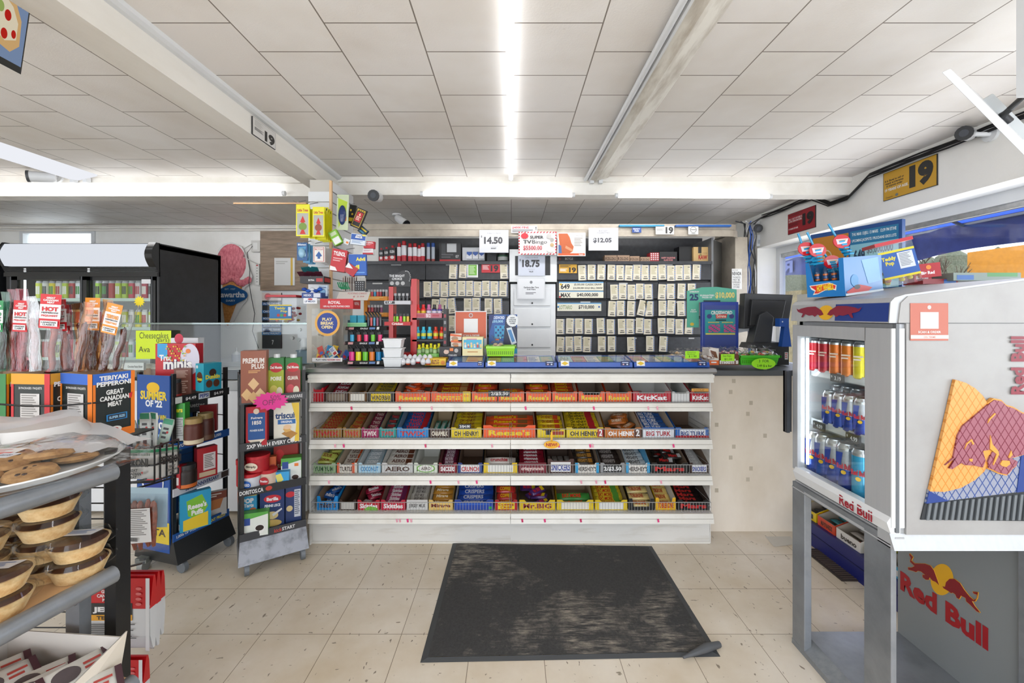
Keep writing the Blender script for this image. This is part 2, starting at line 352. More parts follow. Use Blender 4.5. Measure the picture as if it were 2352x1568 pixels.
def batten(label, x0, x1, y0, y1, lit):
    t = thing('light_fixture', label, 'light', ((x0+x1)/2, y1, H)); w = (x1-x0)/2; L = y0-y1
    b = MB(); b.prism([(-w*.55, 0), (-w*.5, -.03), (0, -.042), (w*.9, -.012), (w, 0)], L, 0, 'fixture_light' if lit else 'dirty_white', 'y'); b.build('cover' if lit else 'reflector', t)
    if not lit: MB().tube([(-w*.78, L, -.03), (-w*.78, 0, -.03)], .013, 'plastic_white', 10).build('unlit_tube', t); MB().box(-w*.6, -w*.5, L, 0, -.042, 0, 'plastic_white').build('rail', t)
    for x in (-w*.3, w*.35): MB().box(x-.015, x+.015, -.005, .03, -.055, -.015, 'plastic_white').lathe([(.01, 0), (.01, .01)], '8a8a86', 8, (x, .03, -.045)).build('lamp_socket', t)
noisy('dirty_white', 'ddd9cf', 'a89d8d', 6, .4, stretch=(2.5, .5, 1), lo=.45, hi=.7)
batten('unlit fluorescent fitting with a grimy white reflector, right of the middle tube', .535, .74, .6, 3.22, False)
batten('boxy light fitting glowing faintly, on the ceiling above the left beam', -3.42, -3.12, 1.6, 3.2, True)
# ---------------------------------------------------------------- street side, seen through the window
t = thing('awning', 'blue fabric awning with a wavy dark blue valance outside the window', 'awning', (0, 0, 0))
b = MB(); b.poly([(3.0, -2, 2.62), (3.0, 7, 2.62), (4.05, 7, 2.2), (4.05, -2, 2.2)], 'awning_cloth'); b.build('canopy', t)
b = MB(); n = 90; v = []
for i in range(n+1):
    y = -2+9*i/n; v += [(4.05+.02*math.sin(y*6), y, 2.2), (4.05+.03*math.sin(y*6), y, 1.92+.05*abs(math.sin(y*2.2)))]
b.add(v, [(2*i, 2*i+1, 2*i+3, 2*i+2) for i in range(n)], 'valance', True)
for s_, y0, w_ in (('R', 6.05, .26), ('O', 6.4, .26), ('O', 5.05, .26), ('H', 4.7, .26), ('S', 4.3, .26)):
    b.dec(((4.0, y0, 2.16), (0, w_, 0), (0, 0, -.17), (-1, 0, 0)), [(s_, 0, 0, 1, 1, '4a5690', .03)])
b.build('valance', t)
b = MB(); b.tube([(4.05, -2, 2.2), (4.05, 7, 2.2)], .02, '8d8d92')
for y in (0, 1.5, 2.6, 3.8, 5.2): b.tube([(3.0, y, 2.60), (4.05, y, 2.18)], .014, '55585f')
b.build('awning_frame', t)
tag(MB().box(3.6, 40, -20, 60, -.32, -.3, 'asphalt').build('street_ground'), kind='structure')
tag(MB().box(4.3, 5.2, 6.3, 10, -.3, 1.75, 'leaf_ground').build('hedge'), 'brown leafy hedge outside the far end of the window', 'hedge')
t = thing('excavator', 'yellow machine standing beyond the street', 'machine', (20.6, 15.5, -.3))
b = MB(); b.box(-1.4, 1.6, -1.6, 2.4, 1.4, 4.3, 'yellow_paint'); b.box(-1.2, -.9, -1.62, -1.4, 1.6, 4.1, 'e08c10'); b.build('body', t)
MB().tube([(-1.2, -1, 3.0), (-3.4, -2, 1.8), (-5.2, -2.6, 2.6)], .14, 'd8d8d4', 8).build('boom', t)
for y in (-1.5, 1.5): MB().prism([(-1.6, 0), (2, 0), (2.3, .6), (2, 1.4), (-1.6, 1.4), (-1.9, .6)], y, y+.6, '33302c', 'y').build('track', t)
def tree(x, y, h, sd, label):
    q = random.Random(sd); b = MB()
    def br(p, d, L, r, k):
        e = p+d*L; b.tube([p, e], [r, r*.6], 'bark', 5)
        if k == 0: return
        for _ in range(3 if k > 1 else 4): br(p+d*L*q.uniform(.5, 1), (d+Vector((q.uniform(-.8, .8), q.uniform(-.8, .8), q.uniform(-.1, .6)))).normalized(), L*.68, r*.6, k-1)
    br(Vector((0, 0, 0)), Vector((0, 0, 1)), h*.3, .13, 4)
    tag(b.build('bare_tree', loc=(x, y, -.3)), label, 'tree')
tree(18.6, 18.8, 7, 3, 'bare tree beyond the street, nearest the yellow machine')
tree(16.6, 18.6, 6.5, 5, 'bare tree beyond the street, left of the other bare tree')
b = MB(); q = random.Random(5)
for i in range(26): b.sphere((8+i*1.3, 26+q.uniform(-2, 2), 1.2), 1.6, 1.2, q.uniform(2.6, 4.6), 'trees_far', 9, 6)
tag(b.build('distant_woods', loc=(0, 0, -.3)), kind='structure')
S('house_front', MB().box(6, 30, 32, 33, -.3, 4.2, 'c9c4bc'))
# ---------------------------------------------------------------- shelving under the counter
YF = 2.56
def gondola(x0, x1, label):
    t = thing('shelving_unit', label, 'shelf', ((x0+x1)/2, YF, 0)); w = (x1-x0)/2
    MB().box(-w, w, .40, .42, .14, 1.02, 'pegboard').build('back_panel', t)
    b = MB(); b.box(-w, w, .02, .40, 0, .145, 'kick_white'); b.box(-w-.001, w+.001, .014, .022, 0, .012, 'shelf_white'); b.build('kick_plate', t)
    MB().box(-w-.002, w+.002, -.04, .42, 1.012, 1.03, 'shelf_white').prism([(-.045, .985), (-.03, 1.035), (-.02, 1.035), (-.03, .985)], -w, w-.003, 'shelf_white', 'x').build('top_deck', t)
    for z, zb, last in ((.812, .855, 0), (.588, .636, 0), (.372, .42, 0), (.15, .20, 1)):
        f = -.035 if last else -.02
        b = MB(); b.box(-w, w, f+.01, .40, zb-.018, zb, 'shelf_white')
        b.prism([(f-.012, z), (f+.004, zb+.002), (f+.014, zb+.002), (f+.004, z)], -w+.001, w-.002, 'shelf_white', 'x')
        b.box(-w+.002, w-.004, f-.006, f-.003, (z+zb)/2-.001, (z+zb)/2+.001, 'a9a498')
        sh = b.build('shelf', t)
        b = MB(); h = .062; y = f+.022; n = 68
        for zz in (zb+.004, zb+h): b.tube([(-w+.005, y, zz), (w-.005, y, zz)], .0022, 'a8a8a6', 4)
        for i in range(n+1): x = -w+.006+(2*w-.012)*i/n; b.tube([(x, y, zb), (x, y, zb+h)], .0011, 'a8a8a6', 4)
        for sx in (-w+.006, w-.006):
            for zz in (zb+.03, zb+h): b.tube([(sx, y, zz), (sx, y+.3, zz)], .0018, 'a8a8a6', 4)
        b.build('wire_fence', sh)
        for i in range(4):
            b = MB(); x = rnd.uniform(-w+.05, w-.08); b.poly([(x, f-.011, z+.028), (x+.004, f-.012, z+.008), (x+.014, f-.0125, z+.01), (x+.011, f-.0105, z+.03)], rnd.choice(['e0307a', 'e8a0b0', 'e8a0b0', 'cc2060'])); b.build('sticker_scrap', sh)
    for sx in (-w, w):
        MB().prism([(.0, .145), (.06, .14), (.12, .42), (.12, 1.0), (.41, 1.0), (.41, .14)] if 0 else [(.36, .14), (.41, .14), (.41, 1.01), (.36, 1.01)], sx-.008, sx+.008, 'shelf_white', 'x').build('upright', t)
    return t
GX = (-1.212, -.008, 1.200)
gondola(GX[0], GX[1], 'white metal candy shelving under the counter, left half')
gondola(GX[1], GX[2], 'white metal candy shelving under the counter, right half')
tag(MB().box(-1.222, -1.213, YF+.0, YF+.45, 0, 1.03, 'kick_white').build('end_panel'), 'scuffed white end panel closing the left side of the candy shelving', 'panel')
tag(MB().box(1.201, 1.208, YF+.02, YF+.45, 0, 1.0, 'kick_white').build('end_panel'), 'white end panel closing the right side of the candy shelving', 'panel')
b = MB(); b.box(-1.225, 1.215, YF-.02, 3.30, 1.032, 1.062, 'grey_laminate' if 0 else '6d7074'); b.prism([(YF-.035, 1.036), (YF-.045, 1.048), (YF-.035, 1.066), (YF+.0, 1.066), (YF+.0, 1.034)], -1.225, 1.215, 'steel', 'x')
tag(b.build('countertop', bevel=0), 'dark countertop with a metal edge over the candy shelving', 'counter')

def tray_box(w, d, hf, hb, col, inner, notch=.0):
    b = MB(); t_ = .0025; x = w/2
    def wall(pts, n, cin, cout):
        b.poly(pts, cout); b.poly([Vector(p)-Vector(n)*t_ for p in pts][::-1], cin)
    f = [(-x, 0, 0), (x, 0, 0), (x, 0, hf)]
    f += [(x*.72, 0, hf), (x*.6, 0, hf-notch), (-x*.6, 0, hf-notch), (-x*.72, 0, hf)] if notch else []
    f += [(-x, 0, hf)]
    wall(f, (0, -1, 0), inner, col)
    wall([(x, 0, 0), (x, d, 0), (x, d, hb), (x, d*.55, hb), (x, 0, hf)], (1, 0, 0), inner, col)
    wall([(-x, 0, 0), (-x, 0, hf), (-x, d*.55, hb), (-x, d, hb), (-x, d, 0)], (-1, 0, 0), inner, col)
    wall([(x, d, 0), (-x, d, 0), (-x, d, hb), (x, d, hb)], (0, 1, 0), inner, col)
    b.poly([(-x, 0, .001), (x, 0, .001), (x, d, .001), (-x, d, .001)], inner)
    return b
def bar_mesh(L, wd, th, col, txt, tc, acc=None):
    """flat wrapped bar lying along x, crimped ends"""
    b = MB(); xs = [-.5, -.44, -.40, 0, .40, .44, .5]; hs = [.06, .08, .8, 1, .8, .08, .06]; v = []
    for x, h in zip(xs, hs):
        hh = th*h/2; ww = wd/2*(1 if h > .5 else .92)
        v += [(x*L, -ww, 0), (x*L, -ww*.75, hh), (x*L, ww*.75, hh), (x*L, ww, 0), (x*L, ww*.75, -hh), (x*L, -ww*.75, -hh)]
    b.add(v, [(i*6+k, (i+1)*6+k, (i+1)*6+(k+1) % 6, i*6+(k+1) % 6) for i in range(6) for k in range(6)], M(col, .3), True)
    b.poly([v[k] for k in range(6)][::-1], col); b.poly([v[36+k] for k in range(6)], col)
    if acc: b.dec(((-.39*L, wd*.36, th/2), (.78*L, 0, 0), (0, -wd*.72, 0), (0, 0, 1)), [('#R', .72, .0, .98, 1, acc)])
    if txt: b.dec(((-.39*L, wd*.36, th/2), (.78*L, 0, 0), (0, -wd*.72, 0), (0, 0, 1)), [(txt, .08, .12, .8 if not acc else .68, .9, tc, .03)], 2)
    return b
SH = {'top': (.855, 925), 'second': (.636, 1009), 'third': (.42, 1091), 'bottom': (.20, 1176)}
def tray(shelf, idx, n, x0, x1, look, col, bars, nb, txt='', tc='ffffff', panel=None, inner='b7a48c', btxt=None, btc='ffffff', mode='row', acc=None, hf=.062, hb=.125, notch=.012, dl=None, extra=()):
    z = SH[shelf][0]; Y = YF+.035 if shelf != 'bottom' else YF+.02
    X0 = (x0-CX)*Y/F; X1 = (x1-CX)*Y/F; w_ = (X1-X0)-.006; cx = (X0+X1)/2; d = .30
    t = thing('candy_box', f'{look}, {ORD[idx]} from left, {shelf} candy shelf', 'candy box', (cx, Y, z+.001))
    tray_box(w_, d, hf, hb, M(col, .4), M(inner, .6), notch).build('tray', t)
    b = MB(); items = []
    if panel: items.append(('#R', .12, .22, .88, .92, panel))
    if txt: items.append((txt, .14 if panel else .1, .38, .86 if panel else .9, .84, tc, .035))
    items += list(extra)
    if items: b.dec(ff(w_, hf), items); b.build('printed_front', t)
    if not nb: return
    g = f'{dl or "candy bars"} in the {ORD[idx]} box on the {shelf} candy shelf'
    lab = f'{dl or "candy bar"} in box {ORD[idx]} from left, {shelf} candy shelf'
    if mode == 'row':       # wide bars, each behind and above the one before
        L = w_-.014; st = min(.05, (d-.05)/max(nb, 1)); m0 = bar_mesh(L, .052, .018, bars, btxt or txt, btc, acc)
        o0 = None
        for k in range(nb):
            loc = (cx+rnd.uniform(-.003, .003), Y+.036+k*st, z+.024+k*(.068/max(nb, 3)))
            rot = (math.radians(24+rnd.uniform(-4, 4)), rnd.uniform(-.03, .03), rnd.uniform(-.05, .05))
            if o0 is None: o0 = m0.build('candy_bar', loc=loc, rot=rot); o = tag(o0, lab, 'candy', g)
            else: o = o0.copy(); COL.objects.link(o); o.location = loc; o.rotation_euler = rot
    elif mode == 'deep':    # bars lying front to back side by side in layers
        per = max(2, int(w_/.034)); m0 = bar_mesh(.2, min(.034, (w_-.01)/per), .016, bars, btxt or txt, btc, acc); o0 = None
        for k in range(nb):
            i = k % per; lay = k//per
            loc = (cx-w_/2+(i+.5)*w_/per, Y+.125+lay*.012, z+.014+lay*.017); rot = (0, -math.radians(8), math.pi/2+rnd.uniform(-.06, .06))
            if o0 is None: o0 = m0.build('candy_bar', loc=loc, rot=rot); tag(o0, lab, 'candy', g)
            else: o = o0.copy(); COL.objects.link(o); o.location = loc; o.rotation_euler = rot
    else:                   # loose heap
        L = min(.11, w_*.8); m0 = bar_mesh(L, .045, .022, bars, btxt or txt, btc, acc); o0 = None
        for k in range(nb):
            loc = (cx+rnd.uniform(-.5, .5)*(w_-L*.85), Y+.06+.17*(k/max(nb-1, 1)), z+.022+.018*(k % 3)+.008*k/2); rot = (math.radians(rnd.uniform(5, 35)), rnd.uniform(-.25, .25), rnd.uniform(-.7, .7))
            if o0 is None: o0 = m0.build('candy_bar', loc=loc, rot=rot); tag(o0, lab, 'candy', g)
            else: o = o0.copy(); COL.objects.link(o); o.location = loc; o.rotation_euler = rot
OR, YE, RD = 'f25a1c', 'f2d200', 'b5121b'
A = [(716, 744, 'red snack box', 'c41a2a', 'c41a2a', 2, dict(hf=.085, hb=.1, mode='row', dl='red candy box', inner='8a1420')),
 (745, 799, 'brown box with purple side and red bars', '4e382c', 'a3162c', 4, dict(btxt='KitKat', inner='7d6552', panel='8a7a68', dl='red bar', hb=.14)),
 (799, 843, 'dark gold box with white label', '6b4a1e', 'd48c1c', 3, dict(panel='e8e4d8', btxt='CARAMILK', btc='fff2c8', mode='deep', dl='gold bar')),
 (844, 906, 'yellow and black box full of yellow bars', '2e2a20', 'e6c81c', 6, dict(panel=YE, txt='WUNDERBAR', tc='28201a', btc='28304a', dl='yellow bar', notch=0)),
 (907, 989, 'orange box with a heap of orange bags', OR, 'ee5a22', 8, dict(txt="Reese's", tc=YE, mode='heap', dl='orange bag')),
 (990, 1082, 'orange box with yellow corner', OR, 'b8401c', 5, dict(txt="Reese's\nSTICKS", tc=YE, btxt="Reese's STICKS", btc=YE, acc='c89a5c', dl='orange stick bar', extra=[('#R', .8, 0, 1, 1, YE), ('KING', .84, .3, .97, .55, OR, .02)])),
 (1083, 1143, 'plain orange box', OR, 'd8481c', 3, dict(txt="Reese's", tc=YE, btc=YE, dl='dark orange bar')),
 (1144, 1205, 'orange box with a black price tag', OR, 'f0601c', 2, dict(txt="Reese's", tc=YE, btc=YE, dl='orange bar', extra=[('#R', -.4, -.1, .45, .5, '191919'), ('2/$5.50', -.3, .02, .38, .4, 'ffffff', .02)])),
 (1207, 1267, 'orange box with a white torn top', OR, 'e0501c', 3, dict(txt="Reese's", tc=YE, btc=YE, dl='orange bar', inner='8f8072')),
 (1268, 1327, 'orange box piled high with orange bars', OR, 'e85020', 6, dict(txt="Reese's", tc=YE, btc=YE, dl='bright orange bar', hb=.14)),
 (1328, 1390, 'empty orange box', OR, OR, 0, dict(txt="Reese's", tc=YE, notch=.02, inner='84715f')),
 (1391, 1452, 'orange box with flat bars at the bottom', OR, 'f07a30', 3, dict(txt="Reese's", tc=YE, mode='deep', btc=YE, dl='flat orange bar', inner='9a8672', hb=.13)),
 (1453, 1542, 'wide red box with white inside', 'c3142d', 'b8152a', 3, dict(txt='KitKat', tc='ffffff', mode='deep', btxt='KitKat', inner='e4e2de', dl='red wafer bar')),
 (1543, 1584, 'plain white box', 'e6e6e4', '2a9ab0', 4, dict(mode='deep', inner='dcdad4', btxt='KitKat', dl='teal bar')),
 (1585, 1632, 'red box with orange flap', 'c3142d', 'c4202c', 5, dict(txt='KitKat', mode='deep', btxt='KitKat', inner='b09a84', dl='red and cream bar', extra=[('#R', .05, -.3, 1, .0, 'e8a84c'), ('FLOWRAP', .15, -.24, .7, -.06, '6a3a1a')]))]
B_ = [(714, 786, 'gold box heaped with gold wrapped bars', 'a0742c', 'b98a3c', 8, dict(txt='TWIX', tc='c81e28', btc='c81e28', dl='gold bar', inner='7a5a34', hb=.13)),
 (787, 829, 'narrow gold box', 'a87c34', 'b98a3c', 5, dict(txt='TWIX', tc='c81e28', btc='c81e28', dl='gold bar', inner='9a8266')),
 (830, 870, 'magenta box', 'a51d5c', '8c2040', 5, dict(txt='TWIX', tc='f4e4e0', btc='e8d0c8', dl='dark red bar', inner='9a8266')),
 (871, 910, 'teal box', '1f9c98', '2a4c50', 4, dict(txt='TWIX', tc='c81e28', btc='e03030', dl='teal and brown bar', inner='a08a70')),
 (911, 985, 'bright blue box full of blue foil bars', '1686d0', '1a5ea8', 6, dict(txt='TWIX', tc='c81e28', btc='e4303a', acc='b81c24', dl='blue foil bar', inner='7a93a8')),
 (986, 1034, 'brown box with gold ends', '4a342a', '27b0a4', 6, dict(txt='CARAMILK', tc='f0e6d0', mode='deep', btxt='', dl='turquoise bar', inner='b8a078')),
 (1035, 1107, 'yellow box with black price tag on its rim', 'ecd00c', 'eed41c', 6, dict(txt='OH HENRY!', tc='24180e', btc='7a1c1c', dl='yellow bar', extra=[('#R', .24, -.32, .66, .16, '161616'), ('2/$4.00', .28, -.22, .62, .06, 'ffffff', .02)])),
 (1109, 1231, 'very wide orange box', OR, 'e8521c', 4, dict(txt="Reese's", tc=YE, btxt="Reese's", btc=YE, acc='8a5a2c', dl='wide orange bar', hf=.075)),
 (1233, 1299, 'yellow box with small price tag', 'ecd00c', 'f0cc14', 4, dict(btxt='OH HENRY!', btc='8a1c1c', acc='c8401c', dl='yellow and red bar', hf=.055, extra=[('#R', .3, .2, .5, .7, '161616'), ('#R', .55, .3, .95, .7, 'a02818')])),
 (1300, 1387, 'wide yellow box piled with big yellow bars', 'ecd00c', 'f2d21c', 7, dict(txt='OH HENRY!', tc='24180e', btc='24180e', acc='b81c28', dl='big yellow bar', hb=.15, extra=[('#R', .84, .1, 1, .95, 'b01c28'), ('2', .88, .2, .97, .85, 'ffffff', .03)])),
 (1388, 1474, 'brownish orange box with loose bars', 'c66f16', 'b8641c', 6, dict(txt='OH HENRY!', tc='ffffff', mode='heap', btc='f4e8d0', dl='orange brown bar', extra=[('#R', .8, .1, 1, .95, '5c2c14'), ('2', .85, .2, .95, .85, 'ffffff', .03)])),
 (1476, 1549, 'blue and white box', 'e8ecf2', '1d62b8', 6, dict(txt='BIG TURK', tc='b02030', btxt='', mode='row', dl='plain blue bar', extra=[('#R', 0, 0, 1, .22, '2a62b0')])),
 (1551, 1631, 'blue rimmed box almost empty', '1f66b8', '1f66b8', 0, dict(txt='BIG TURK', tc='1d3f80', panel='e8ecf2', inner='6f5846', extra=[('#R', 0, .8, 1, 1, 'b8202c')]))]
C_ = [(715, 772, 'pale green box of fruit packs', '9ab88a', 'c8d060', 8, dict(txt='YUM YUM', tc='2a5a30', mode='heap', btc='8a2020', btxt='SOUR', dl='green and yellow pack', inner='8fb0a0')),
 (773, 821, 'white box with orange stripes', 'ece6da', 'ece4d6', 5, dict(txt='TURTLES', tc='3c2416', panel='ece6da', btc='5a2c18', acc='e0541c', dl='white and orange bar', extra=[('#R', .0, 0, .12, 1, 'e0541c'), ('#R', .75, 0, .88, 1, 'e0541c')])),
 (822, 875, 'pale blue box', 'b8dcee', 'b4c4cc', 6, dict(txt='COCONUT', tc='2a84c0', btxt='', dl='silvery blue bar', inner='d0d4d4')),
 (876, 949, 'silver white box with brown oval', 'd6d6d4', 'dcd6cc', 5, dict(txt='AERO', tc='4a2a1c', btc='5a2a1c', acc='6b3a24', dl='white and brown bar', inner='d8d6d0')),
 (950, 1006, 'empty white box with green oval', 'e4ecdc', 'e4ecdc', 0, dict(txt='AERO', tc='4a2a1c', inner='dcdcd4', extra=[('#E', .5, .55, .4, .4, '7cc04c'), ('#E', .5, .55, .34, .32, 'f0f0ea'), ('AERO', .3, .4, .7, .72, '4a2a1c', .02)])),
 (1007, 1050, 'maroon box heaped with purple brown bars', '8c1428', '6c1a3c', 7, dict(txt='SNICKERS', btc='f0e0e8', dl='dark purple bar', inner='6a3a34', hb=.14)),
 (1051, 1109, 'empty navy blue box', '1c3f8c', '1c3f8c', 0, dict(txt='CRUNCH', tc='c01c28', panel='f0f0f0', inner='6e5440')),
 (1110, 1189, 'yellow rimmed white box', 'f0cc1c', 'e8e0d8', 2, dict(panel='f0f0ea', btxt='crunchie', btc='c81c30', dl='white wrapped bar', inner='5e4632', notch=.02)),
 (1190, 1256, 'maroon box of red bars', '7a1a2c', 'a01c34', 7, dict(txt='crispycrunch', tc='f4d8d0', btxt='crispycrunch', dl='dark red bar', inner='5a3a30', notch=0)),
 (1257, 1319, 'brown box with a white plaque', '4a2a22', 'b8b4b0', 4, dict(txt='SNICKERS', tc='1c3a9c', panel='f4f4f4', mode='deep', btxt='', dl='silver bar', inner='5c4638', hf=.085)),
 (1320, 1377, 'white box with sky blue edges', 'f0ece4', '3c3028', 4, dict(txt="HERSHEY'S", tc='3a302c', btc='e0a850', acc='c08430', dl='black and gold bar', inner='8f7d6c', extra=[('#R', 0, 0, .12, 1, '2aa4dc'), ('#R', .88, 0, 1, 1, '2aa4dc')])),
 (1378, 1436, 'grey box with black price digits', '9a9c9e', '3a2e2a', 5, dict(panel='1a1a1a', txt='2/$3.50', btxt="HERSHEY'S", btc='b0a8a4', dl='dark brown bar', inner='6e5e50')),
 (1437, 1494, 'white box with blue edges piled high', 'f0ece4', 'eef0ee', 6, dict(txt="HERSHEY'S", tc='3a302c', btxt="HERSHEY'S", btc='2c2624', dl='white bar', inner='5aaedc', hb=.145, extra=[('#R', 0, 0, .12, 1, '2aa4dc'), ('#R', .88, 0, 1, 1, '2aa4dc')])),
 (1495, 1582, 'wide black box of black and silver bars', '1d1c1c', '2a2420', 9, dict(txt='Mars', tc='d02828', mode='heap', btc='d02828', btxt='Mars', acc='b8b8b8', dl='black bar', inner='7a6654')),
 (1583, 1629, 'brown box overfilled with silver bars', '3a241e', 'c4c4c4', 8, dict(txt='SNICKERS', tc='1c3a9c', panel='f4f4f4', btxt='', dl='silver bar', inner='6e5a48', hb=.15))]
D_ = [(727, 777, 'sky blue box with a cut out front', '1c8ed8', '1a5cb0', 5, dict(txt="m&m's", tc='4a2a1c', mode='heap', btxt='', dl='blue bag', hf=.085, notch=.03, inner='8a7258', hb=.13)),
 (778, 819, 'empty dark brown box', '3a2620', '3a2620', 0, dict(panel='c8c4be', inner='6a5240')),
 (820, 873, 'red box with rainbow', 'c41c30', 'a01c3c', 5, dict(txt='Skittles', mode='heap', dl='dark red bag', inner='6a3a2c', extra=[('#E', .62, .95, .3, .3, '7cc040')])),
 (874, 932, 'pink red box stacked with pink bags', 'cc1c40', 'c04a74', 7, dict(txt='Skittles', btxt='Skittles', acc='7a2a5a', dl='pink bag', inner='7a5a4c', hb=.15)),
 (933, 983, 'white box of silvery bars', 'dcdcda', 'd4d0c8', 8, dict(txt='JERSEY MILK', tc='5c5c5c', btxt='JERSEY MILK', btc='6a625c', dl='silvery white bar', inner='c8c0b0', notch=0, hb=.14)),
 (984, 1041, 'pale yellow box', 'ecc870', 'c88c2c', 4, dict(txt='Mirage', tc='7a2418', btxt='Mirage', btc='fff0d0', dl='amber bar', inner='e0dccf', hb=.14)),
 (1043, 1134, 'wide royal blue box', '1c46a8', '1a4ab0', 5, dict(btxt='CRISPERS', btc='d8dce8', dl='royal blue bar', inner='c8c2b4', extra=[('#R', .06, .35, .9, .5, '2c62c8'), ('#R', .88, .65, .96, .9, '2aa040')])),
 (1136, 1189, 'red and yellow box', 'b81c20', 'c8302c', 3, dict(txt='COFFEE\nCRISP', tc='b01818', panel=YE, btxt='COFFEE', btc='f4d020', dl='red and yellow bar', inner='c4b8a4')),
 (1192, 1276, 'yellow box topped with a sprawling big bar', 'e8c414', '4c2c6c', 6, dict(txt='Mr.BIG', tc='8a1c28', mode='heap', btxt='Mr.BIG', btc='d8282c', acc='e8c414', dl='yellow and purple bar', inner='8a745a', notch=.015)),
 (1278, 1364, 'yellow box with a strip of green and red bars', 'e8c81c', '3c8c3c', 2, dict(panel='ece8dc', btxt='EAT-MORE', btc='e02c20', dl='green bar', inner='b09a7c')),
 (1366, 1442, 'yellow box full of yellow bars with white label', 'e8c81c', 'e4cc30', 7, dict(panel='e8e8e4', btxt='EAT-MORE', btc='c8281c', acc='5ca03c', dl='yellow and green bar', inner='94805f')),
 (1443, 1504, 'black box with pale yellow bars', '1f1e1e', 'e4cc84', 3, dict(btxt='TOBLERONE', btc='b82418', dl='pale yellow bar', inner='b4a894', hf=.07, notch=.05, hb=.14)),
 (1505, 1553, 'tall yellow box with a few bars', 'e8b41c', 'e8c870', 4, dict(txt='TOBLERONE', tc='b82418', btxt='TOBLERONE', btc='b82418', dl='cream bar', inner='d8d4c8', hf=.075, notch=.03, hb=.15)),
 (1555, 1631, 'black box of black bars', '1a1a1c', '241c1c', 7, dict(txt='Mars', tc='d02828', btxt='Mars', btc='c8302c', dl='glossy black bar', inner='4a3c34', hb=.14))]
for sh, rows in (('top', A), ('second', B_), ('third', C_), ('bottom', D_)):
    for i, (x0, x1, look, col, bars, nb, kw) in enumerate(rows): tray(sh, i+1, len(rows), x0, x1, look, col, bars, nb, **kw)
b = MB(); b.prism([(math.cos(i*math.pi/10)*.046, math.sin(i*math.pi/10)*.023) for i in range(20)], 0, .002, 'f2b41c', 'y'); b.box(-.006, .006, 0, .002, .02, .075, 'f2b41c'); b.dec(((-.046, 0, .023), (.092, 0, 0), (0, 0, -.046), (0, -1, 0)), [('NEW!', .14, .28, .86, .72, 'b02018', .04)])
tag(b.build('shelf_sign', loc=W(1267, 1021, YF-.045)), 'yellow oval NEW! tag hanging on the second candy shelf edge', 'sign')
# ---------------------------------------------------------------- plain counter to the right, floor things
b = MB(); b.box(1.215, 1.98, 2.72, 2.76, 0, 1.0, 'beige_panel'); b.box(1.95, 1.98, 2.72, 3.4, 0, 1.0, 'beige_panel')
for i in range(12): x = 1.3+.11*(i % 3)+.09*(i % 2); z = .25+.07*i; b.box(x, x+.022, 2.7185, 2.7195, z, z+.026, 'c9bda8')
t = thing('checkout_counter', 'beige panelled checkout counter with dark top, right of the candy shelving', 'counter', (1.6, 2.72, 0)); o = b.build('front_panel', t); o.location = (-1.6, -2.72, 0)
o = MB().box(1.218, 2.02, 2.69, 3.4, 1.0, 1.035, '55585c').build('countertop', t, bevel=.004); o.location = (-1.6, -2.72, 0)
b = MB(); cs = [W(1040, 1247, 2.58), W(1497, 1247, 2.58)]; 
def fz(px, py): Y = F*EH/(py-CY); return Vector(((px-CX)*Y/F, Y, 0))
P4 = [fz(965, 1522), fz(1655, 1508), fz(1497, 1254), fz(1040, 1247)]
cc = sum(P4, Vector())/4
def inset(k): return [cc+(p-cc)*k for p in P4]
t = thing('floor_mat', 'dark grey worn carpet mat with rubber border before the counter', 'mat', (cc.x, cc.y, 0))
b = MB(); I0 = [p-cc for p in P4]; I1 = [p-cc for p in inset(.955)]
b.add([tuple(p+Vector((0, 0, .001))) for p in I0]+[tuple(p+Vector((0, 0, .007))) for p in I1], [(0, 1, 5, 4), (1, 2, 6, 5), (2, 3, 7, 6), (3, 0, 4, 7)], M('46484a', .6)); b.build('rubber_border', t)
b = MB(); N = 24; v = []
for j in range(N+1):
    for i in range(N+1):
        u, q = i/N, j/N; p = (I1[0]*(1-u)+I1[1]*u)*(1-q)+(I1[3]*(1-u)+I1[2]*u)*q; v.append((p.x, p.y, .0085+.0008*math.sin(i*1.3+j)))
b.add(v, [(j*(N+1)+i, j*(N+1)+i+1, (j+1)*(N+1)+i+1, (j+1)*(N+1)+i) for j in range(N) for i in range(N)], 'carpet', True); b.build('carpet', t)
p = P4[1]-cc; b = MB(); b.tube([(p.x-.16, p.y-.02, .014), (p.x-.05, p.y+.02, .02), (p.x+.02, p.y+.05, .012)], [.005, .017, .012], M('55575a', .5), 8); b.build('curled_corner', t)
b = MB(); v0 = fz(1843, 1262); b.box(0, .2, -.30, 0, 0, .006, '3e3530')
for i in range(2):
    for j in range(16): b.box(.015+.09*i, .095+.09*i, -.29+j*.0175, -.284+j*.0175, .006, .009, '5a4d46')
tag(b.build('floor_vent', loc=(v0.x-.0, v0.y, .001)), 'brown slotted floor register in front of the blue candy rack', 'vent')
q = [fz(1757, 1232), fz(1815, 1232), fz(1830, 1250), fz(1778, 1256)]; b = MB(); b.poly([(p.x-q[0].x, p.y-q[0].y, .0015) for p in q], 'd8d4ca')
tag(b.build('floor_patch', loc=(q[0].x, q[0].y, 0)), 'white worn tape patch on the floor by the beige counter', 'tape')
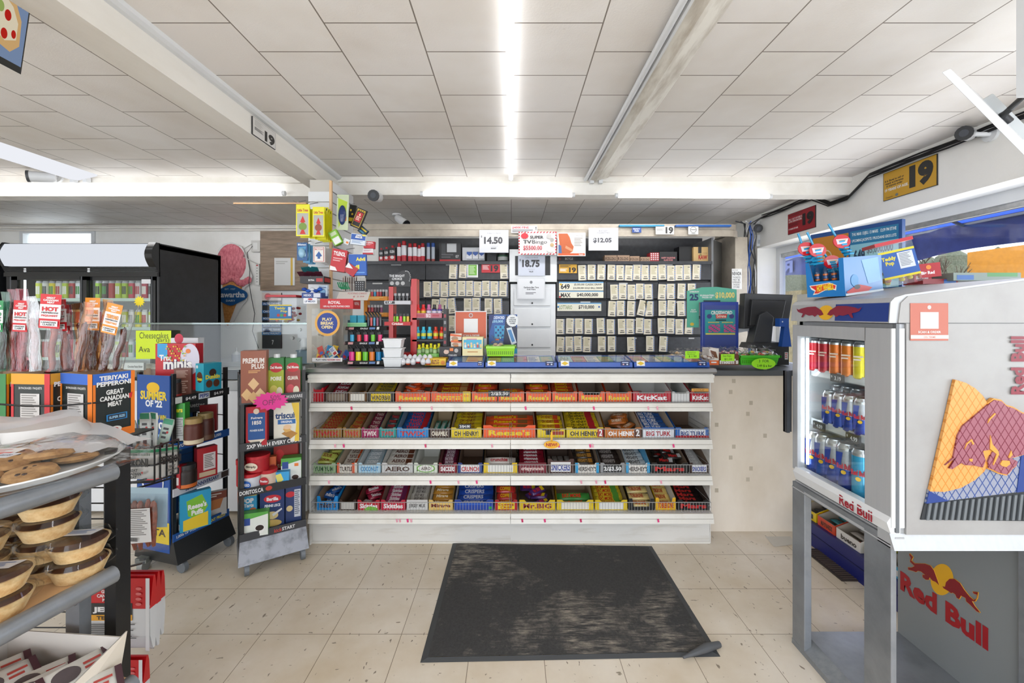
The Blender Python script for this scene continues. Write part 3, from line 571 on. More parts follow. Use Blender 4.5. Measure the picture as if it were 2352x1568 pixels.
# ---------------------------------------------------------------- tobacco wall behind the counter
YC = 4.10
t = thing('tobacco_cabinet', 'wide black wall cabinet of flap covered shelves behind the counter', 'cabinet', (.2, YC, 0))
def P(mb, name, par=None, **k):
    o = mb.build(name, par or t, **k)
    if par is None: o.location = (-.2, -YC, 0)
    return o
xL, xM0, xM1, xRr = W(838, 0, YC).x, W(1170, 0, YC).x, W(1278, 0, YC).x, W(1634, 0, YC).x
zs = W(0, 600, YC).z
P(MB().box(xL, xRr+.1, YC+.42, YC+.44, 0, 2.2, 'cabinet_black'), 'back_panel')
for a, c in ((xL, xM0), (xM1, xRr)):
    P(MB().box(a, c, YC-.02, YC+.42, zs-.03, zs, 'cabinet_black'), 'top_shelf')
    rows = [602, 645, 688, 729, 771, 812, 853, 895, 940, 985]
    for y0, y1 in zip(rows, rows[1:]):
        z1, z0 = W(0, y0, YC).z, W(0, y1, YC).z; n = 2 if a == xL else 3
        edges = [a+(c-a)*k for k in ((0, .42, 1) if n == 2 else (0, .325, .66, 1))]
        for e0, e1 in zip(edges, edges[1:]):
            b = MB(); b.prism([(YC+.03, z0+.004), (YC+.0, z0+.012), (YC+.008, z1-.012), (YC+.03, z1-.006)], e0+.003, e1-.003, 'cabinet_black', 'x')
            if rnd.random() < .5: x = rnd.uniform(e0+.05, e1-.16); b.box(x, x+rnd.uniform(.05, .1), YC+.002, YC+.004, z1-.03, z1-.018, 'c9c9c6')
            P(b, 'flap_door')
    P(MB().box(a, c, YC+.03, YC+.42, 0, zs-.03, '141518'), 'shelf_body')
P(MB().box(xRr, xRr+.02, YC, YC+.42, 0, 2.13, '77797b'), 'side_panel')
# shutter housing round the top, curved at the right end
def arc_header(z0, z1, dy, mat):
    b = MB(); a = [(W(815, 0, YC).x, YC-.06-dy)]; xr = W(1662, 0, YC).x; a.append((xr, YC-.06-dy))
    for i in range(1, 9): q = i*math.pi/16; a.append((xr+(.15+dy)*math.sin(q), YC+.09-(.15+dy)*math.cos(q)))
    a.append((xr+.15+dy, YC+.46)); inn = [(p[0], p[1]+.012) if i < 2 else (p[0]-.012, p[1]+.004) for i, p in enumerate(a)]
    pts = a+inn[::-1]; return b.prism(pts, z0, z1, mat, 'z')
th = thing('roller_shutter', 'beige metal roller shutter housing along the top of the tobacco cabinet', 'shutter', (.2, YC, 2.13))
def PH(mb, name): o = mb.build(name, th); o.location = (-.2, -YC, -2.13); return o
PH(arc_header(2.195, 2.25, .0, 'shutter'), 'housing'); PH(arc_header(2.13, 2.19, .012, 'shutter'), 'lower_rail'); PH(arc_header(2.186, 2.2, -.006, '6b645a'), 'seam')
b = MB()
for i in range(7): x = xRr+.05+i*.028; b.tube([(x, YC+.10+.03*i, 0), (x, YC+.10+.03*i, 2.13)], .012, 'dark_slats', 6) if 0 else b.box(x, x+.018, YC+.10+.03*i, YC+.12+.03*i, 0, 2.13, '57544e')
PH(b, 'folded_shutter')
b = MB(); b.box(xRr+.24, xRr+.36, YC+.02, YC+.5, 0, 2.14, 'shutter'); PH(b, 'guide_post')
b = MB(); b.box(xRr+.37, xRr+.52, YC+.3, YC+.5, 0, 2.1, 'shutter'); PH(b, 'wall_strip')
# drawer tower in the middle
t2 = thing('drawer_tower', 'light grey plastic drawer tower between the two banks of black flaps', 'drawers', ((xM0+xM1)/2, YC-.03, 0)); cx = (xM0+xM1)/2
def PT(mb, name, par=None):
    o = mb.build(name, par or t2, bevel=.004); o.location = (-cx, -(YC-.03), 0) if par is None else (0, 0, 0); return o
PT(MB().box(xM0+.01, xM1-.01, YC-.02, YC+.4, 0, W(0, 652, YC).z, 'plastic_white'), 'body')
z0, z1 = W(0, 648, YC).z, W(0, 574, YC).z
b = MB().box(xM0, xM1, YC-.045, YC+.3, z0, z1, 'plastic_white'); b.box(W(1183, 0, YC).x, W(1263, 0, YC).x, YC-.048, YC-.044, W(0, 633, YC).z, W(0, 589, YC).z, '1c1c1e'); PT(b, 'display_head')
for y0, y1 in ((662, 703), (708, 751), (756, 798), (803, 846), (851, 894)):
    q = PT(MB().box(W(1180, 0, YC).x, W(1264, 0, YC).x, YC-.034, YC-.018, W(0, y1, YC).z+.004, W(0, y0, YC).z, 'plastic_white'), 'drawer')
    k = MB().lathe([(.009, 0), (.009, .004)], '2a2a2c', 10); k.build('knob', q, loc=(W(1222, 0, YC).x, YC-.036, W(0, y1-6, YC).z+.004), rot=(math.pi/2, 0, 0))
# cream price cards with a blue edge
cw, chh = .080, .147
b = MB(); b.box(-cw/2, cw/2, 0, .001, 0, chh, 'f4ecd6')
it = [('#R', .88, 0, .99, 1, '4a9ad8')]+[('#R', .88, .05+.125*i, .99, .09+.125*i, 'e8a070') for i in range(8)]+[('#L', .12, .07, .8, .62, 7, 'd2c89e'), ('#R', .55, .14, .78, .19, '6a675c'), ('#R', .3, .74, .68, .78, '55534a'), ('#R', .22, .85, .75, .9, '36352f')]
b.dec(ff(cw, chh), it); card0 = b.build('price_card')
rows = [('right', 'top', 608, [290, 378, 470, 567, 655, 735, 815, 897, 980, 1063, 1145, 1225, 1302, 1388]), ('right', 'second', 652, [600, 680, 765, 845, 930, 1055, 1143, 1243, 1343]),
 ('right', 'third', 690, [573, 660, 757, 850, 935, 1062, 1143, 1245]), ('right', 'fourth', 731, [75, 168, 257, 348, 468, 562, 672, 752, 840, 918, 1057, 1138, 1226, 1313]),
 ('right', 'fifth', 772, [75, 165, 250, 332, 477, 572, 762, 942, 1065]), ('left', 'top', 603, [397, 497, 913]), ('left', 'second', 645, [145, 228, 315, 402, 488, 567, 645, 730, 815, 900]),
 ('left', 'third', 685, [220, 300, 395, 548, 632, 755, 850]), ('left', 'fourth', 725, [387])]
first = True
for side, row, y, xs in rows:
    for i, x in enumerate(xs):
        px = (1260+x/4.2 if side == 'right' else 940+x/4.3556)+9.3
        p = W(px, y+rnd.uniform(-1, 2)+35, YC-.008); tilt = rnd.choice([0, 0, 0, .03, -.03, .05]) if (side, row, i) not in (('right', 'third', 3), ('left', 'third', 2)) else (.22 if side == 'right' else -.12)
        o = card0 if first else card0.copy()
        if not first: COL.objects.link(o)
        first = False; o.location = p; o.rotation_euler = (0, tilt, 0)
        tag(o, f'cream price card, {ORD[i+1]} from left, {row} flap row {side} of drawer tower', 'price card', f'price cards on the {row} row {side} of the drawers')
def sign(name, label, x0, y0, x1, y1, Y, col, items, d=.003, cat='sign', **k): return pc(name, label, cat, x0, y0, x1, y1, Y, d, col, Fr=items, **k)
G6 = '5a5a5c'
sign('paper_sign', 'green and white notice card among the cream cards left of drawer tower', 1073, 604, 1098, 637, YC-.01, 'eef0ec', [('#R', .12, .12, .88, .85, '7cc240'), ('#L', .2, .2, .8, .8, 7, 'd8ecc0')])
sign('age_sign', 'red 19 notice on the top flap left of the drawer tower', 1106, 606, 1148, 626, YC-.01, 'c8202c', [('19', .5, .15, .92, .9, '1a1a1a', .05), ('#L', .06, .15, .45, .7, 4, 'f0d8d8')])
sign('age_sign', 'yellow 19 notice on the top flap right of the drawer tower', 1284, 607, 1325, 627, YC-.01, 'e8b02c', [('19', .56, .35, .95, .95, '1a1a1a', .05), ('#L', .06, .1, .7, .35, 3, '3a3020'), ('#L', .06, .5, .5, .85, 3, 'ffffff')])
sign('lottery_sign', 'cream two line jackpot strip, upper of the two on the second flap', 1284, 647, 1386, 667, YC-.01, 'f4f0dc', [('#R', 0, 0, 1, .14, '6aa8d8'), ('649', .04, .25, .24, .85, '1c1c1c', .03), ('$5,000,000 CLASSIC DRAW', .34, .2, .96, .46, '2a2a2a', .02), ('$16,000,000 GOLD BALL DRAW', .32, .6, .98, .86, '2a2a2a', .02), ('#E', .04, .3, .025, .12, 'e8c020')])
sign('lottery_sign', 'cream jackpot strip with $40,000,000, lower of the two', 1284, 668, 1386, 684, YC-.01, 'f4f0dc', [('#R', 0, 0, 1, .12, '6aa8d8'), ('MAX', .04, .3, .26, .9, '1c1c1c', .03), ('$40,000,000', .4, .3, .88, .86, '2a2a2a', .03), ('#E', .02, .85, .02, .15, 'd02030')])
sign('lottery_sign', 'cream lottery strip reading $710,000 on the third flap', 1280, 695, 1381, 714, YC-.01, 'f4f0dc', [('#R', 0, 0, 1, .14, '6aa8d8'), ('LOTTARIO', .04, .3, .34, .8, '8a9a60', .02), ('$710,000', .48, .3, .84, .8, '2a2a2a', .03), ('#E', .02, .5, .02, .12, '2a80c0'), ('#E', .95, .5, .02, .12, '2a60b0')])
sign('price_sign', 'white TOBACCO PRICES sheet with 14.50 hanging before the cabinet', 1101, 528, 1168, 580, 3.98, 'e2e4ea', [('TOBACCO PRICES', .26, .12, .74, .18, '8a8a90'), ('$', .05, .24, .1, .34, G6, .02), ('14.50', .16, .3, .8, .62, '4c4c50', .05), ('STARTING AT', .38, .7, .64, .74, 'a0a0a4'), ('BUDGET', .4, .78, .58, .84, '444446', .03)])
sign('price_sign', 'white TOBACCO PRICES sheet with 18.75 on the drawer tower', 1190, 587, 1252, 633, YC-.055, 'd4dae8', [('TOBACCO PRICES', .26, .06, .74, .13, '8a8a90'), ('$', .05, .16, .1, .32, '333336', .03), ('18.75', .15, .2, .8, .58, '3a3a3e', .05), ('STARTING AT', .36, .66, .62, .71, 'a0a0a4'), ('VALUE', .4, .76, .56, .83, '3a3a3c', .04)])
sign('price_sign', 'white BUDGET CIGARETTES sheet with $12.05 hanging at the right', 1352, 523, 1420, 575, 3.98, 'e4e6ec', [('BUDGET\nCIGARETTES', .28, .1, .7, .26, '77777b', .01), ('$12.05', .15, .44, .78, .68, '55555a', .05), ('+TX', .84, .42, .9, .46, '77777b')])
sign('notice_sign', 'small white sheet headed $4000 FINE in red on the shutter housing', 1174, 518, 1234, 535, 4.0, 'f0eeee', [('$4000 FINE', .04, .1, .68, .45, 'c02838', .03), ('#L', .04, .55, .9, .95, 2, '44444a'), ('!', .93, .15, .97, .6, '222222', .03)])
sign('bingo_poster', 'bingo poster with a red and white striped border', 1191, 532, 1278, 585, 3.97, 'f4f2f0',
 [('#P', [(i/12, 0), (i/12-.03, .06), (i/12+.01, .06), (i/12+.04, 0)], 'c02838') for i in range(1, 12)]+[('#P', [(i/12, .94), (i/12-.03, 1), (i/12+.01, 1), (i/12+.04, .94)], 'c02838') for i in range(1, 12)]+
 [('#R', 0, i/8, .035, i/8+.07, 'c02838') for i in range(8)]+[('#R', .965, i/8, 1, i/8+.07, 'c02838') for i in range(8)]+
 [('#S', .16, .19, .11, .14, 12, 'd01c30'), ('SUPER', .3, .18, .66, .31, '2a2a2c', .04), ('TV', .12, .37, .34, .53, '2a2a2c', .03), ('Bingo', .36, .36, .75, .58, '2a2a2c'), ('$5500.00', .12, .61, .62, .83, 'c8404c', .02), ('#E', .8, .2, .07, .11, 'c4c0bc'), ('#E', .88, .36, .05, .08, 'a8a4a0'), ('#E', .88, .58, .05, .08, 'c8a878'), ('#S', .84, .8, .1, .12, 9, 'e0dcd8')])
sign('health_poster', 'poster of a person in an orange sweater holding a round belly', 1280, 534, 1345, 588, 3.98, 'f4f2ee',
 [('#R', .04, .04, .6, .9, 'efe4da'), ('#P', [(.04, .04), (.36, .04), (.44, .2), (.5, .45), (.58, .6), (.54, .8), (.42, .9), (.12, .9), (.08, .5)], 'c4602c'), ('#P', [(.04, .5), (.14, .56), (.16, .9), (.04, .9)], '4a6a9c'), ('#P', [(.3, .55), (.52, .7), (.56, .78), (.5, .8), (.28, .66)], 'd8946c'), ('Warning:', .66, .1, .9, .17, '77706a'), ('#L', .6, .22, .92, .6, 6, 'a09a94'), ('#R', .03, .88, .97, .97, 'e4602c'), ('Ontario', .76, .9, .92, .955, 'ffffff', .02)])
sign('notice_sign', 'framed white Garbage Bag Tags Sold Here notice on the drawer tower', 1188, 637, 1252, 687, YC-.06, 'e9ebee', [('#R', .03, .03, .97, .97, 'b8bcc2'), ('#R', .035, .04, .965, .96, 'edeff2'), ('#E', .5, .22, .05, .07, '8a8c90'), ('Garbage Bag Tags\nSold Here', .23, .42, .77, .58, '3c3c40', .03), ('#L', .3, .68, .7, .8, 2, '77777c')])
sign('order_sign', 'orange SCAN & ORDER sign standing on the counter behind the snack bags', 1045, 714, 1118, 824, 2.9, 'e8eaec', [('#R', .02, .02, .98, .57, 'd4623c'), ('#E', .5, .09, .065, .045, 'c8ccd0'), ('#E', .5, .09, .045, .03, 'b06048'), ('#R', .28, .16, .72, .45, 'eeeeee'), ('SCAN & ORDER', .25, .49, .78, .54, 'f4f0ec', .03)])
sign('transit_sign', 'small blue sign on the shutter housing near the right', 1452, 522, 1473, 534, 4.0, '1c4a9c', [('READY\nFREE', .12, .15, .88, .85, 'e8ecf4', .02)])
sign('age_sign', 'white and grey sheet with 19 on the shutter housing', 1506, 519, 1548, 538, 4.0, 'eceae6', [('19', .54, .1, .96, .92, '2a2a2a', .05), ('#L', .04, .3, .5, .6, 3, '8a8a88')])
sign('no_smoking_sign', 'small square no smoking sheet on the shutter housing', 1581, 519, 1604, 538, 4.0, 'e8e8e4', [('#E', .5, .45, .34, .38, '9a9a98'), ('#E', .5, .45, .26, .3, 'e8e8e4'), ('#R', .25, .42, .75, .48, '3a3a3a'), ('#R', .3, .88, .7, .93, '3a3a3a')])
sign('plastic_sheet', 'turquoise folded plastic sheet lying on the shutter housing, left', 1423, 516, 1526, 520, 4.0, '2a9cc8', [], d=.1)
sign('plastic_sheet', 'blue folded plastic sheet lying on the shutter housing, right end', 1553, 516, 1680, 520, 4.0, '2868b8', [], d=.1)
sign('handwritten_note', 'white handwritten NEVADA TICKETS note on the guide post', 1681, 617, 1704, 664, 4.05, 'efeeea', [('NOTICE', .06, .04, .6, .1, '3a3a3a'), ('NEVADA', .04, .15, .94, .32, '1c1c1c', .02), ('TICKETS\nMAY BE\nOPENED\nINSIDE\nSTORE', .06, .38, .85, .94, '2c2c2c')])
# goods on the cabinet's upper ledge
def can(name, label, cat, px, Y, py1, r, h, prof, mat, group=None, dec=None, n=16):
    p = W(px, py1, Y); b = MB(); b.lathe(prof(r, h), mat, n)
    if dec: dec(b, r, h)
    return tag(b.build(name, loc=p), label, cat, group)
aer = lambda body, cap, band=None: (lambda r, h: [(r*.9, 0, body), (r, .004, body), (r, h*.3, band or body), (r, h*.55, body), (r, h*.78, body), (r*.75, h*.83, cap), (r*.75, h*.97, cap), (r*.6, h, cap)])
YL = 4.2
for i, (px, h, r) in enumerate(((917, .185, .021), (928, .205, .026), (942, .18, .022), (953, .182, .023), (963, .165, .019), (971, .182, .022))):
    can('aerosol_can', f'white fuel can with red cap, {ORD[i+1]} from left on cabinet ledge', 'can', px, YL, 601, r, h, aer('e6e6ea', 'cc2430', 'c42838'), 'e6e6ea', 'white aerosol cans on the cabinet ledge')
for i, (px, h, r) in enumerate(((876, .13, .02), (888, .14, .024), (902, .155, .032))):
    p = W(px, 600, YL); b = MB().box(-r, r, -r*.6, r*.6, 0, h*.86, '1d1c1e'); b.lathe([(r*.45, h*.86), (r*.45, h)], 'c42430', 10); b.dec(ff(2*r, h*.86, -r*.6), [('#R', 0, .6, 1, .95, 'c8282c'), ('#E', .5, .72, .3, .12, 'e8e0e0'), ('KLEEN', .15, .2, .85, .4, 'e8e8e8', .03)])
    tag(b.build('fuel_tin', loc=p), f'black flat tin with red cap, {ORD[i+1]} from left on cabinet ledge', 'can', 'black fuel tins on the cabinet ledge')
for i, px in enumerate((984, 995)):
    can('gas_tube', f'clear tube with blue cap, {("left", "right")[i]} one on cabinet ledge', 'tube', px, YL, 600, .018, .18, lambda r, h: [(r, 0, 'b8b4b0'), (r, h*.12, 'a04038'), (r, h*.2, 'b4bcc8'), (r, h*.78, 'b4bcc8'), (r, h*.8, '2858a8'), (r, h, '2858a8')], 'b4bcc8', 'clear tubes with blue caps')
pc('lighter_display', 'black open display case with red base on the cabinet ledge', 'display', 1009, 557, 1058, 601, 4.15, .1, '1e1e20', Fr=[('#R', .02, .88, .98, 1, 'c02028'), ('#R', .36, .05, .8, .5, 'c0c2c4'), ('#R', .1, .04, .3, .6, '3a3c40'), ('07', .76, .65, .92, .8, 'b8b8b8', .03), ('#L', .1, .6, .7, .85, 2, '5c5c60')])
t = pc('cigarette_tray', 'white tray of small blue and white packs on the cabinet ledge', 'display', 1062, 568, 1113, 598, 4.2, .08, 'd8dade', Fr=[('#R', .16, .6, .84, 1, 'eef0f4')])
for i in range(3): pc('cigarette_pack', f'small blue and white pack, {ORD[i+1]} in the tray on the cabinet ledge', 'pack', 1072+14*i, 578, 1084+14*i, 594, 4.17, .02, 'e8eaf0', Fr=[('#P', [(0, 0), (1, 0), (1, .3), (.5, .6), (0, .3)], '2a58a8')], group='packs in the white tray')
pc('black_pot', 'small black box beside the green lidded tin on the ledge', 'box', 1119, 581, 1140, 599, 4.2, .08, '202224', Fr=[('#R', .1, .1, .9, .3, '2c2e32')])
can('round_tin', 'round tin with a green rim at the end of the ledge', 'tin', 1155, 4.22, 599, .052, .075, lambda r, h: [(r, 0, '1c4a34'), (r, h*.5, 'c8ccc8'), (r, h*.7, '2a5c40'), (r, h, '1a1e1c')], '202824')
pc('card_box', 'flat black playing card carton beside the drawer tower', 'box', 1280, 589, 1320, 600, 4.2, .08, '3a3638', Fr=[('BICYCLE', .45, .2, .9, .7, 'c8c0b8', .02), ('#E', .15, .5, .06, .3, '9c3838')])
for i, (a, c, y) in enumerate(((1389, 1417, 586), (1418, 1446, 586), (1447, 1469, 588), (1471, 1493, 590))):
    pc('paper_box', f'flat tan rolling paper box, {ORD[i+1]} from left on right ledge', 'box', a, y, c, 601, 4.2, .09, 'b8977a', Fr=[('ZIG-ZAG', .2, .3, .9, .75, '3c2a20', .02), ('#E', .1, .5, .05, .25, '5a4030')], group='tan rolling paper boxes on the ledge')
pc('patterned_box', 'red and white patterned box on the right ledge', 'box', 1493, 580, 1514, 602, 4.2, .1, 'b83038', Fr=[('#E', .15+.23*(i % 4), .12+.2*(i//4), .08, .07, 'f0e0e0') for i in range(16)])
pc('gift_box', 'black gift box with pink lettering on the right ledge', 'box', 1515, 578, 1555, 602, 4.2, .12, '1c1a1c', Fr=[('HAPPY VALENTINE\nGLASS ROSE', .1, .5, .9, .88, 'e09090', .03)])
pc('black_carton', 'plain black carton left of the tan cube carton', 'box', 1560, 566, 1589, 603, 4.2, .14, '121214', Lf=[('#L', .2, .5, .8, .7, 2, 'a03038')])
pc('paper_carton', 'tan cube carton with red lettering on the ledge', 'box', 1593, 567, 1628, 603, 4.17, .14, 'd8b478', Fr=[('RAW', .32, .52, .9, .8, 'b02820', .05), ('#R', .3, .0, .52, .4, '2c2824'), ('#E', .46, .5, .08, .08, '9a8a50'), ('CONE', .6, .35, .9, .45, 'a08050')])
# ---------------------------------------------------------------- wall signs, cameras, cables
def wsign(name, label, X, Ya, Yb, z0, z1, col, items, N=-1):
    b = MB(); n = (N, 0, 0); w_ = abs(Yb-Ya); h = z1-z0
    b.box(-.003, .003, min(0, Yb-Ya), max(0, Yb-Ya), 0, h, '222222'); b.dec(((N*.003, 0, h), (0, Yb-Ya, 0), (0, 0, -h), n), [('#R', .01, .015, .99, .985, col)]+items)
    return tag(b.build(name, loc=(X, Ya, z0)), label, 'sign')
I19 = 'It is illegal to sell or\nsupply e-cigarettes\nto anyone under'
wsign('age_sign', 'large yellow 19 YEARS OF AGE sign above the window', XR-.004, 2.965, 2.589, 2.178, 2.37, 'd9a520', [(I19, .04, .28, .42, .56, '2a2418', .03), ('19 YEARS OF AGE.', .04, .6, .5, .7, 'f4f0e8', .04), ('19', .52, .08, .94, .86, '1a1a18', .07), ('#E', .28, .9, .03, .05, '77807c'), ('Ontario', .06, .88, .2, .94, '3a3420')])
wsign('age_sign', 'dark red 19 YEARS OF AGE sign above the far end of the window', XR-.004, 3.99, 3.627, 2.135, 2.325, 'a01c28', [('#L', .04, .06, .6, .16, 2, '601018'), ('KILL 1 OUT OF EVERY 2\nLONG-TERM SMOKERS.', .04, .24, .54, .44, 'f0e0e0', .03), ('#L', .04, .5, .5, .66, 3, '601018'), ('19 YEARS OF AGE.', .04, .72, .4, .8, 'f0e0e0', .04), ('19', .56, .2, .95, .78, '1c1216', .07)])
wsign('age_sign', 'white 19 sign with black numerals stuck on the left beam', -1.331, 2.173, 2.385, 2.313, 2.405, 'eceae6', [('19', .5, .3, .95, .92, '2a2a2a', .06), ('#L', .08, .1, .45, .45, 6, 'cfcdc8'), ('#L', .08, .5, .48, .68, 4, '6a6a68')], N=1)
def bullet_cam(label, base, bn, head, aim, s=1.0, dark='202124'):
    base = Vector(base); head = Vector(head)-base; aim = Vector(aim).normalized(); bn = Vector(bn)
    t = thing('security_camera', label, 'camera', base)
    MB().tube([bn*0, bn*.014*s], .034*s, 'plastic_white', 14).build('mounting_plate', t)
    MB().tube([bn*.012*s, bn*.035*s, head], .011*s, 'plastic_white', 8).build('arm', t)
    b = MB(); b.tube([head-aim*.045*s, head-aim*.03*s, head+aim*.06*s], [.022*s, .029*s, .031*s], 'plastic_white', 14).build('housing', t)
    b = MB(); e = head+aim*.06*s; b.tube([e, e+aim*.012*s], .033*s, dark, 14); b.tube([e+aim*.012*s, e+aim*.014*s], .017*s, '3c4048', 10).build('lens', t)
    return t
bullet_cam('white camera on the left beam above the drinks fridge, pointing left', W(135, 407, 3.24), (0, -1, 0), W(103, 407, 3.12), (-.8, -.6, -.1), 1.25, '4a4c50')
bullet_cam('white camera hanging under the beam beside the hanging merchandise', W(866, 442, 3.3), (0, 0, -1), W(866, 452, 3.18), (.0, -1, -.15), 1.25)
bullet_cam('white camera on the rear ceiling above the aerosol cans, pointing down right', W(911, 491, 4.3), (0, 0, -1), W(920, 505, 4.2), (.75, -.35, -.6), 1.3)
bullet_cam('white camera in the corner above the motion sensor', W(1735, 510, 4.45), (0, 0, -1), W(1733, 522, 4.38), (-.1, -.9, -.3), 1.3)
bullet_cam('white camera with dark face high on the right wall beside the yellow sign', (XR, 2.30, 2.365), (-1, 0, 0), W(2222, 308, 2.35), (-.75, -.5, -.15), 1.15)
t = thing('motion_sensor', 'small white motion sensor below the corner camera', 'sensor', W(1742, 566, 4.48)); MB().prism([(-.035, 0), (.035, 0), (.03, .12), (-.03, .12)], -.03, 0, 'plastic_white', 'y').build('body', t); MB().box(-.022, .022, -.033, -.029, .025, .065, 'c8ccd0').build('lens_window', t)
for k in range(4):
    q = random.Random(k); pts = []
    for i in range(15):
        Y = 4.4-i*.19; pts.append((XR-.012-.006*k, Y, H-.022-.012*k-.012*abs(math.sin(i*1.1+k)) if not 3.15 < Y < 3.5 else H-.14-.01*k))
    tag(MB().tube(pts, .0055, M('17171a', .4), 5).build('cable'), 'black cable clipped along the top of the right wall', 'cable', 'black cables along the right wall')
xs = W(1722, 0, 4.35)
for k in range(9):
    q = random.Random(k+20); col = ['17171a', '17171a', 'd8d8d8', '2a5cb8', '17171a', '2a5cb8', '202024', 'c8c8c8', '17171a'][k]; pts = []
    for i in range(12): pts.append((xs.x-.05+.014*k+q.uniform(-.018, .018), 4.36+q.uniform(-.02, .02), 2.32-i*.125))
    pts = [(xs.x-.25+.05*k, 4.15, 2.3)]+pts if k < 4 else [(xs.x+.1, 4.3, 2.38)]+pts
    tag(MB().tube(pts, .006, M(col, .4), 5).build('cable'), 'cable in the tangled bundle hanging in the right corner', 'cable', 'cables hanging in the right corner')
ptc = [W(x, y, Y) for x, y, Y in ((1960, 404, 3.2), (1940, 412, 3.24), (1900, 420, 3.24))]
# white screen on a bracket, upper right, seen edge on
t = thing('wall_screen', 'white flat screen mounted high on the right wall, seen edge on', 'screen', W(2290, 260, 1.55)); o_ = t.location
b = MB(); a = [W(2163, 166, 1.3), W(2182, 157, 1.3), W(2420, 392, 1.3), W(2400, 405, 1.3), W(2190, 178, 1.72), W(2200, 174, 1.72), W(2420, 372, 1.72), W(2405, 380, 1.72)]
b.add([p-o_ for p in a], [(0, 1, 2, 3), (7, 6, 5, 4), (0, 4, 5, 1), (1, 5, 6, 2), (2, 6, 7, 3), (3, 7, 4, 0)], 'plastic_white'); b.build('panel', t, bevel=.003)
b = MB(); a = [W(2250, 232, 1.36), W(2280, 214, 1.36), W(2420, 352, 1.36), W(2395, 380, 1.36), W(2262, 238, 1.62), W(2284, 222, 1.62), W(2400, 340, 1.62), W(2385, 360, 1.62)]
b.add([p-o_ for p in a], [(0, 1, 2, 3), (7, 6, 5, 4), (0, 4, 5, 1), (1, 5, 6, 2), (2, 6, 7, 3), (3, 7, 4, 0)], 'c9ced0'); b.build('rear_housing', t, bevel=.004)
b = MB(); b.tube([W(2300, 268, 1.34)-o_, W(2318, 252, 1.3)-o_, W(2352, 220, 1.3)-o_, W(2420, 215, 1.3)-o_], .009, '17181a', 8); b.tube([W(2298, 262, 1.345)-o_, W(2318, 280, 1.345)-o_], .012, '303236', 8); b.build('power_plug', t)
tag(MB().box(0, .06, 0, .06, -.24, .17, 'plastic_white').build('ceiling_bracket', loc=W(2392, 200, 1.2)+Vector((0, 0, .24))), 'white square bracket hanging at the upper right edge', 'bracket')
# menu screen, upper left, showing pizza
t = thing('menu_screen', 'black framed menu screen with a pizza picture, hanging top left', 'screen', W(0, 90, 1.3)); o_ = t.location
BR, TR, BL = W(48, 171, 1.42), W(82, -60, 1.30), W(-260, 10, 1.02); TL = BL+(TR-BR); U = BR-BL; V = BR-TR; N = V.cross(U).normalized(); 

b = MB(); a = [TL, TR, BR, BL]; b.add([p-o_ for p in a]+[p-N*.035-o_ for p in a], [(0, 3, 2, 1), (4, 5, 6, 7), (0, 1, 5, 4), (1, 2, 6, 5), (2, 3, 7, 6), (3, 0, 4, 7)], M('1a1b1e', .3)); b.build('frame', t)
emit('scr_pizza', 'd8b078', .35); emit('scr_red', 'c02820', .35); emit('scr_green', '9ab060', .35); emit('scr_sky', '7f93b4', .35); emit('scr_cream', 'e8dcc0', .35)
b = MB(); b.dec((TL-o_, U, V, N), [('#R', .03, .04, .985, .93, 'scr_sky'), ('#P', [(.55, .35), (.7, .28), (.86, .36), (.93, .5), (.94, .74), (.86, .84), (.7, .8), (.5, .7)], 'scr_pizza'), ('#P', [(.6, .4), (.72, .34), (.84, .42), (.9, .54), (.9, .7), (.8, .76), (.62, .66)], 'scr_cream'), ('#E', .8, .52, .03, .05, 'scr_red'), ('#E', .7, .62, .03, .05, 'scr_red'), ('#E', .78, .7, .03, .05, 'scr_red'), ('#E', .86, .66, .022, .04, 'scr_red'), ('#E', .72, .48, .03, .05, 'scr_green'), ('#E', .64, .56, .03, .05, 'scr_green')], gap=.0008); b.build('display', t)
# ---------------------------------------------------------------- slat pillar with hanging goods
ZC = 1.064
X0, X1, YP = W(708, 0, 2.86).x, W(759, 0, 2.86).x, 2.86
t = thing('slatwall_pillar', 'white slatwall pillar with wooden edge strip standing on the counter', 'display', (X0, YP, ZC)); o_ = t.location
def PP(mb, name): o = mb.build(name, t); o.location = -o_; return o
PP(MB().box(X0+.005, X1-.005, YP+.012, 3.24, ZC, H-.14, 'cfcac0'), 'core')
b = MB(); z = ZC+.42
while z < 2.19: b.box(X0, X1, YP, YP+.012, z, z+.066, 'plastic_white'); z += .074
PP(b, 'front_slats')
b = MB(); z = ZC+.42
while z < 2.24: b.box(X1-.004, X1+.008, YP+.01, 3.25, z, z+.066, 'plastic_white'); z += .074
PP(b, 'side_slats')
PP(MB().box(X1-.006, X1+.01, YP-.006, YP+.012, ZC+.4, 2.29, 'ply'), 'wood_edge')
PP(MB().box(X0, X1+.02, YP-.02, 3.2, ZC, ZC+.40, 'c9c2b4'), 'lower_box')
hooks = [((688, 463), 2.86, 2.62), ((716, 468), 2.86, 2.62), ((728, 558), 2.86, 2.7), ((778, 452), 3.0, 2.7), ((800, 470), 3.1, 2.75), ((770, 565), 3.0, 2.65), ((800, 572), 3.1, 2.7), ((700, 556), 2.86, 2.7)]
for (px, py), Ya, Yb in hooks: PP(MB().tube([W(px+14, py+4, Ya)+Vector((0, 0, .02)), W(px, py, (Ya+Yb)/2), W(px-4, py+3, Yb)+Vector((0, 0, .006))], .0028, '8a8c8e', 6), 'hook')
def hang(name, label, cat, x0, y0, x1, y1, Y, col, items, d=.004, rot=None, group=None, **k): return pc(name, label, cat, x0, y0, x1, y1, Y, d, col, Fr=items, rot=rot, group=group, **k)
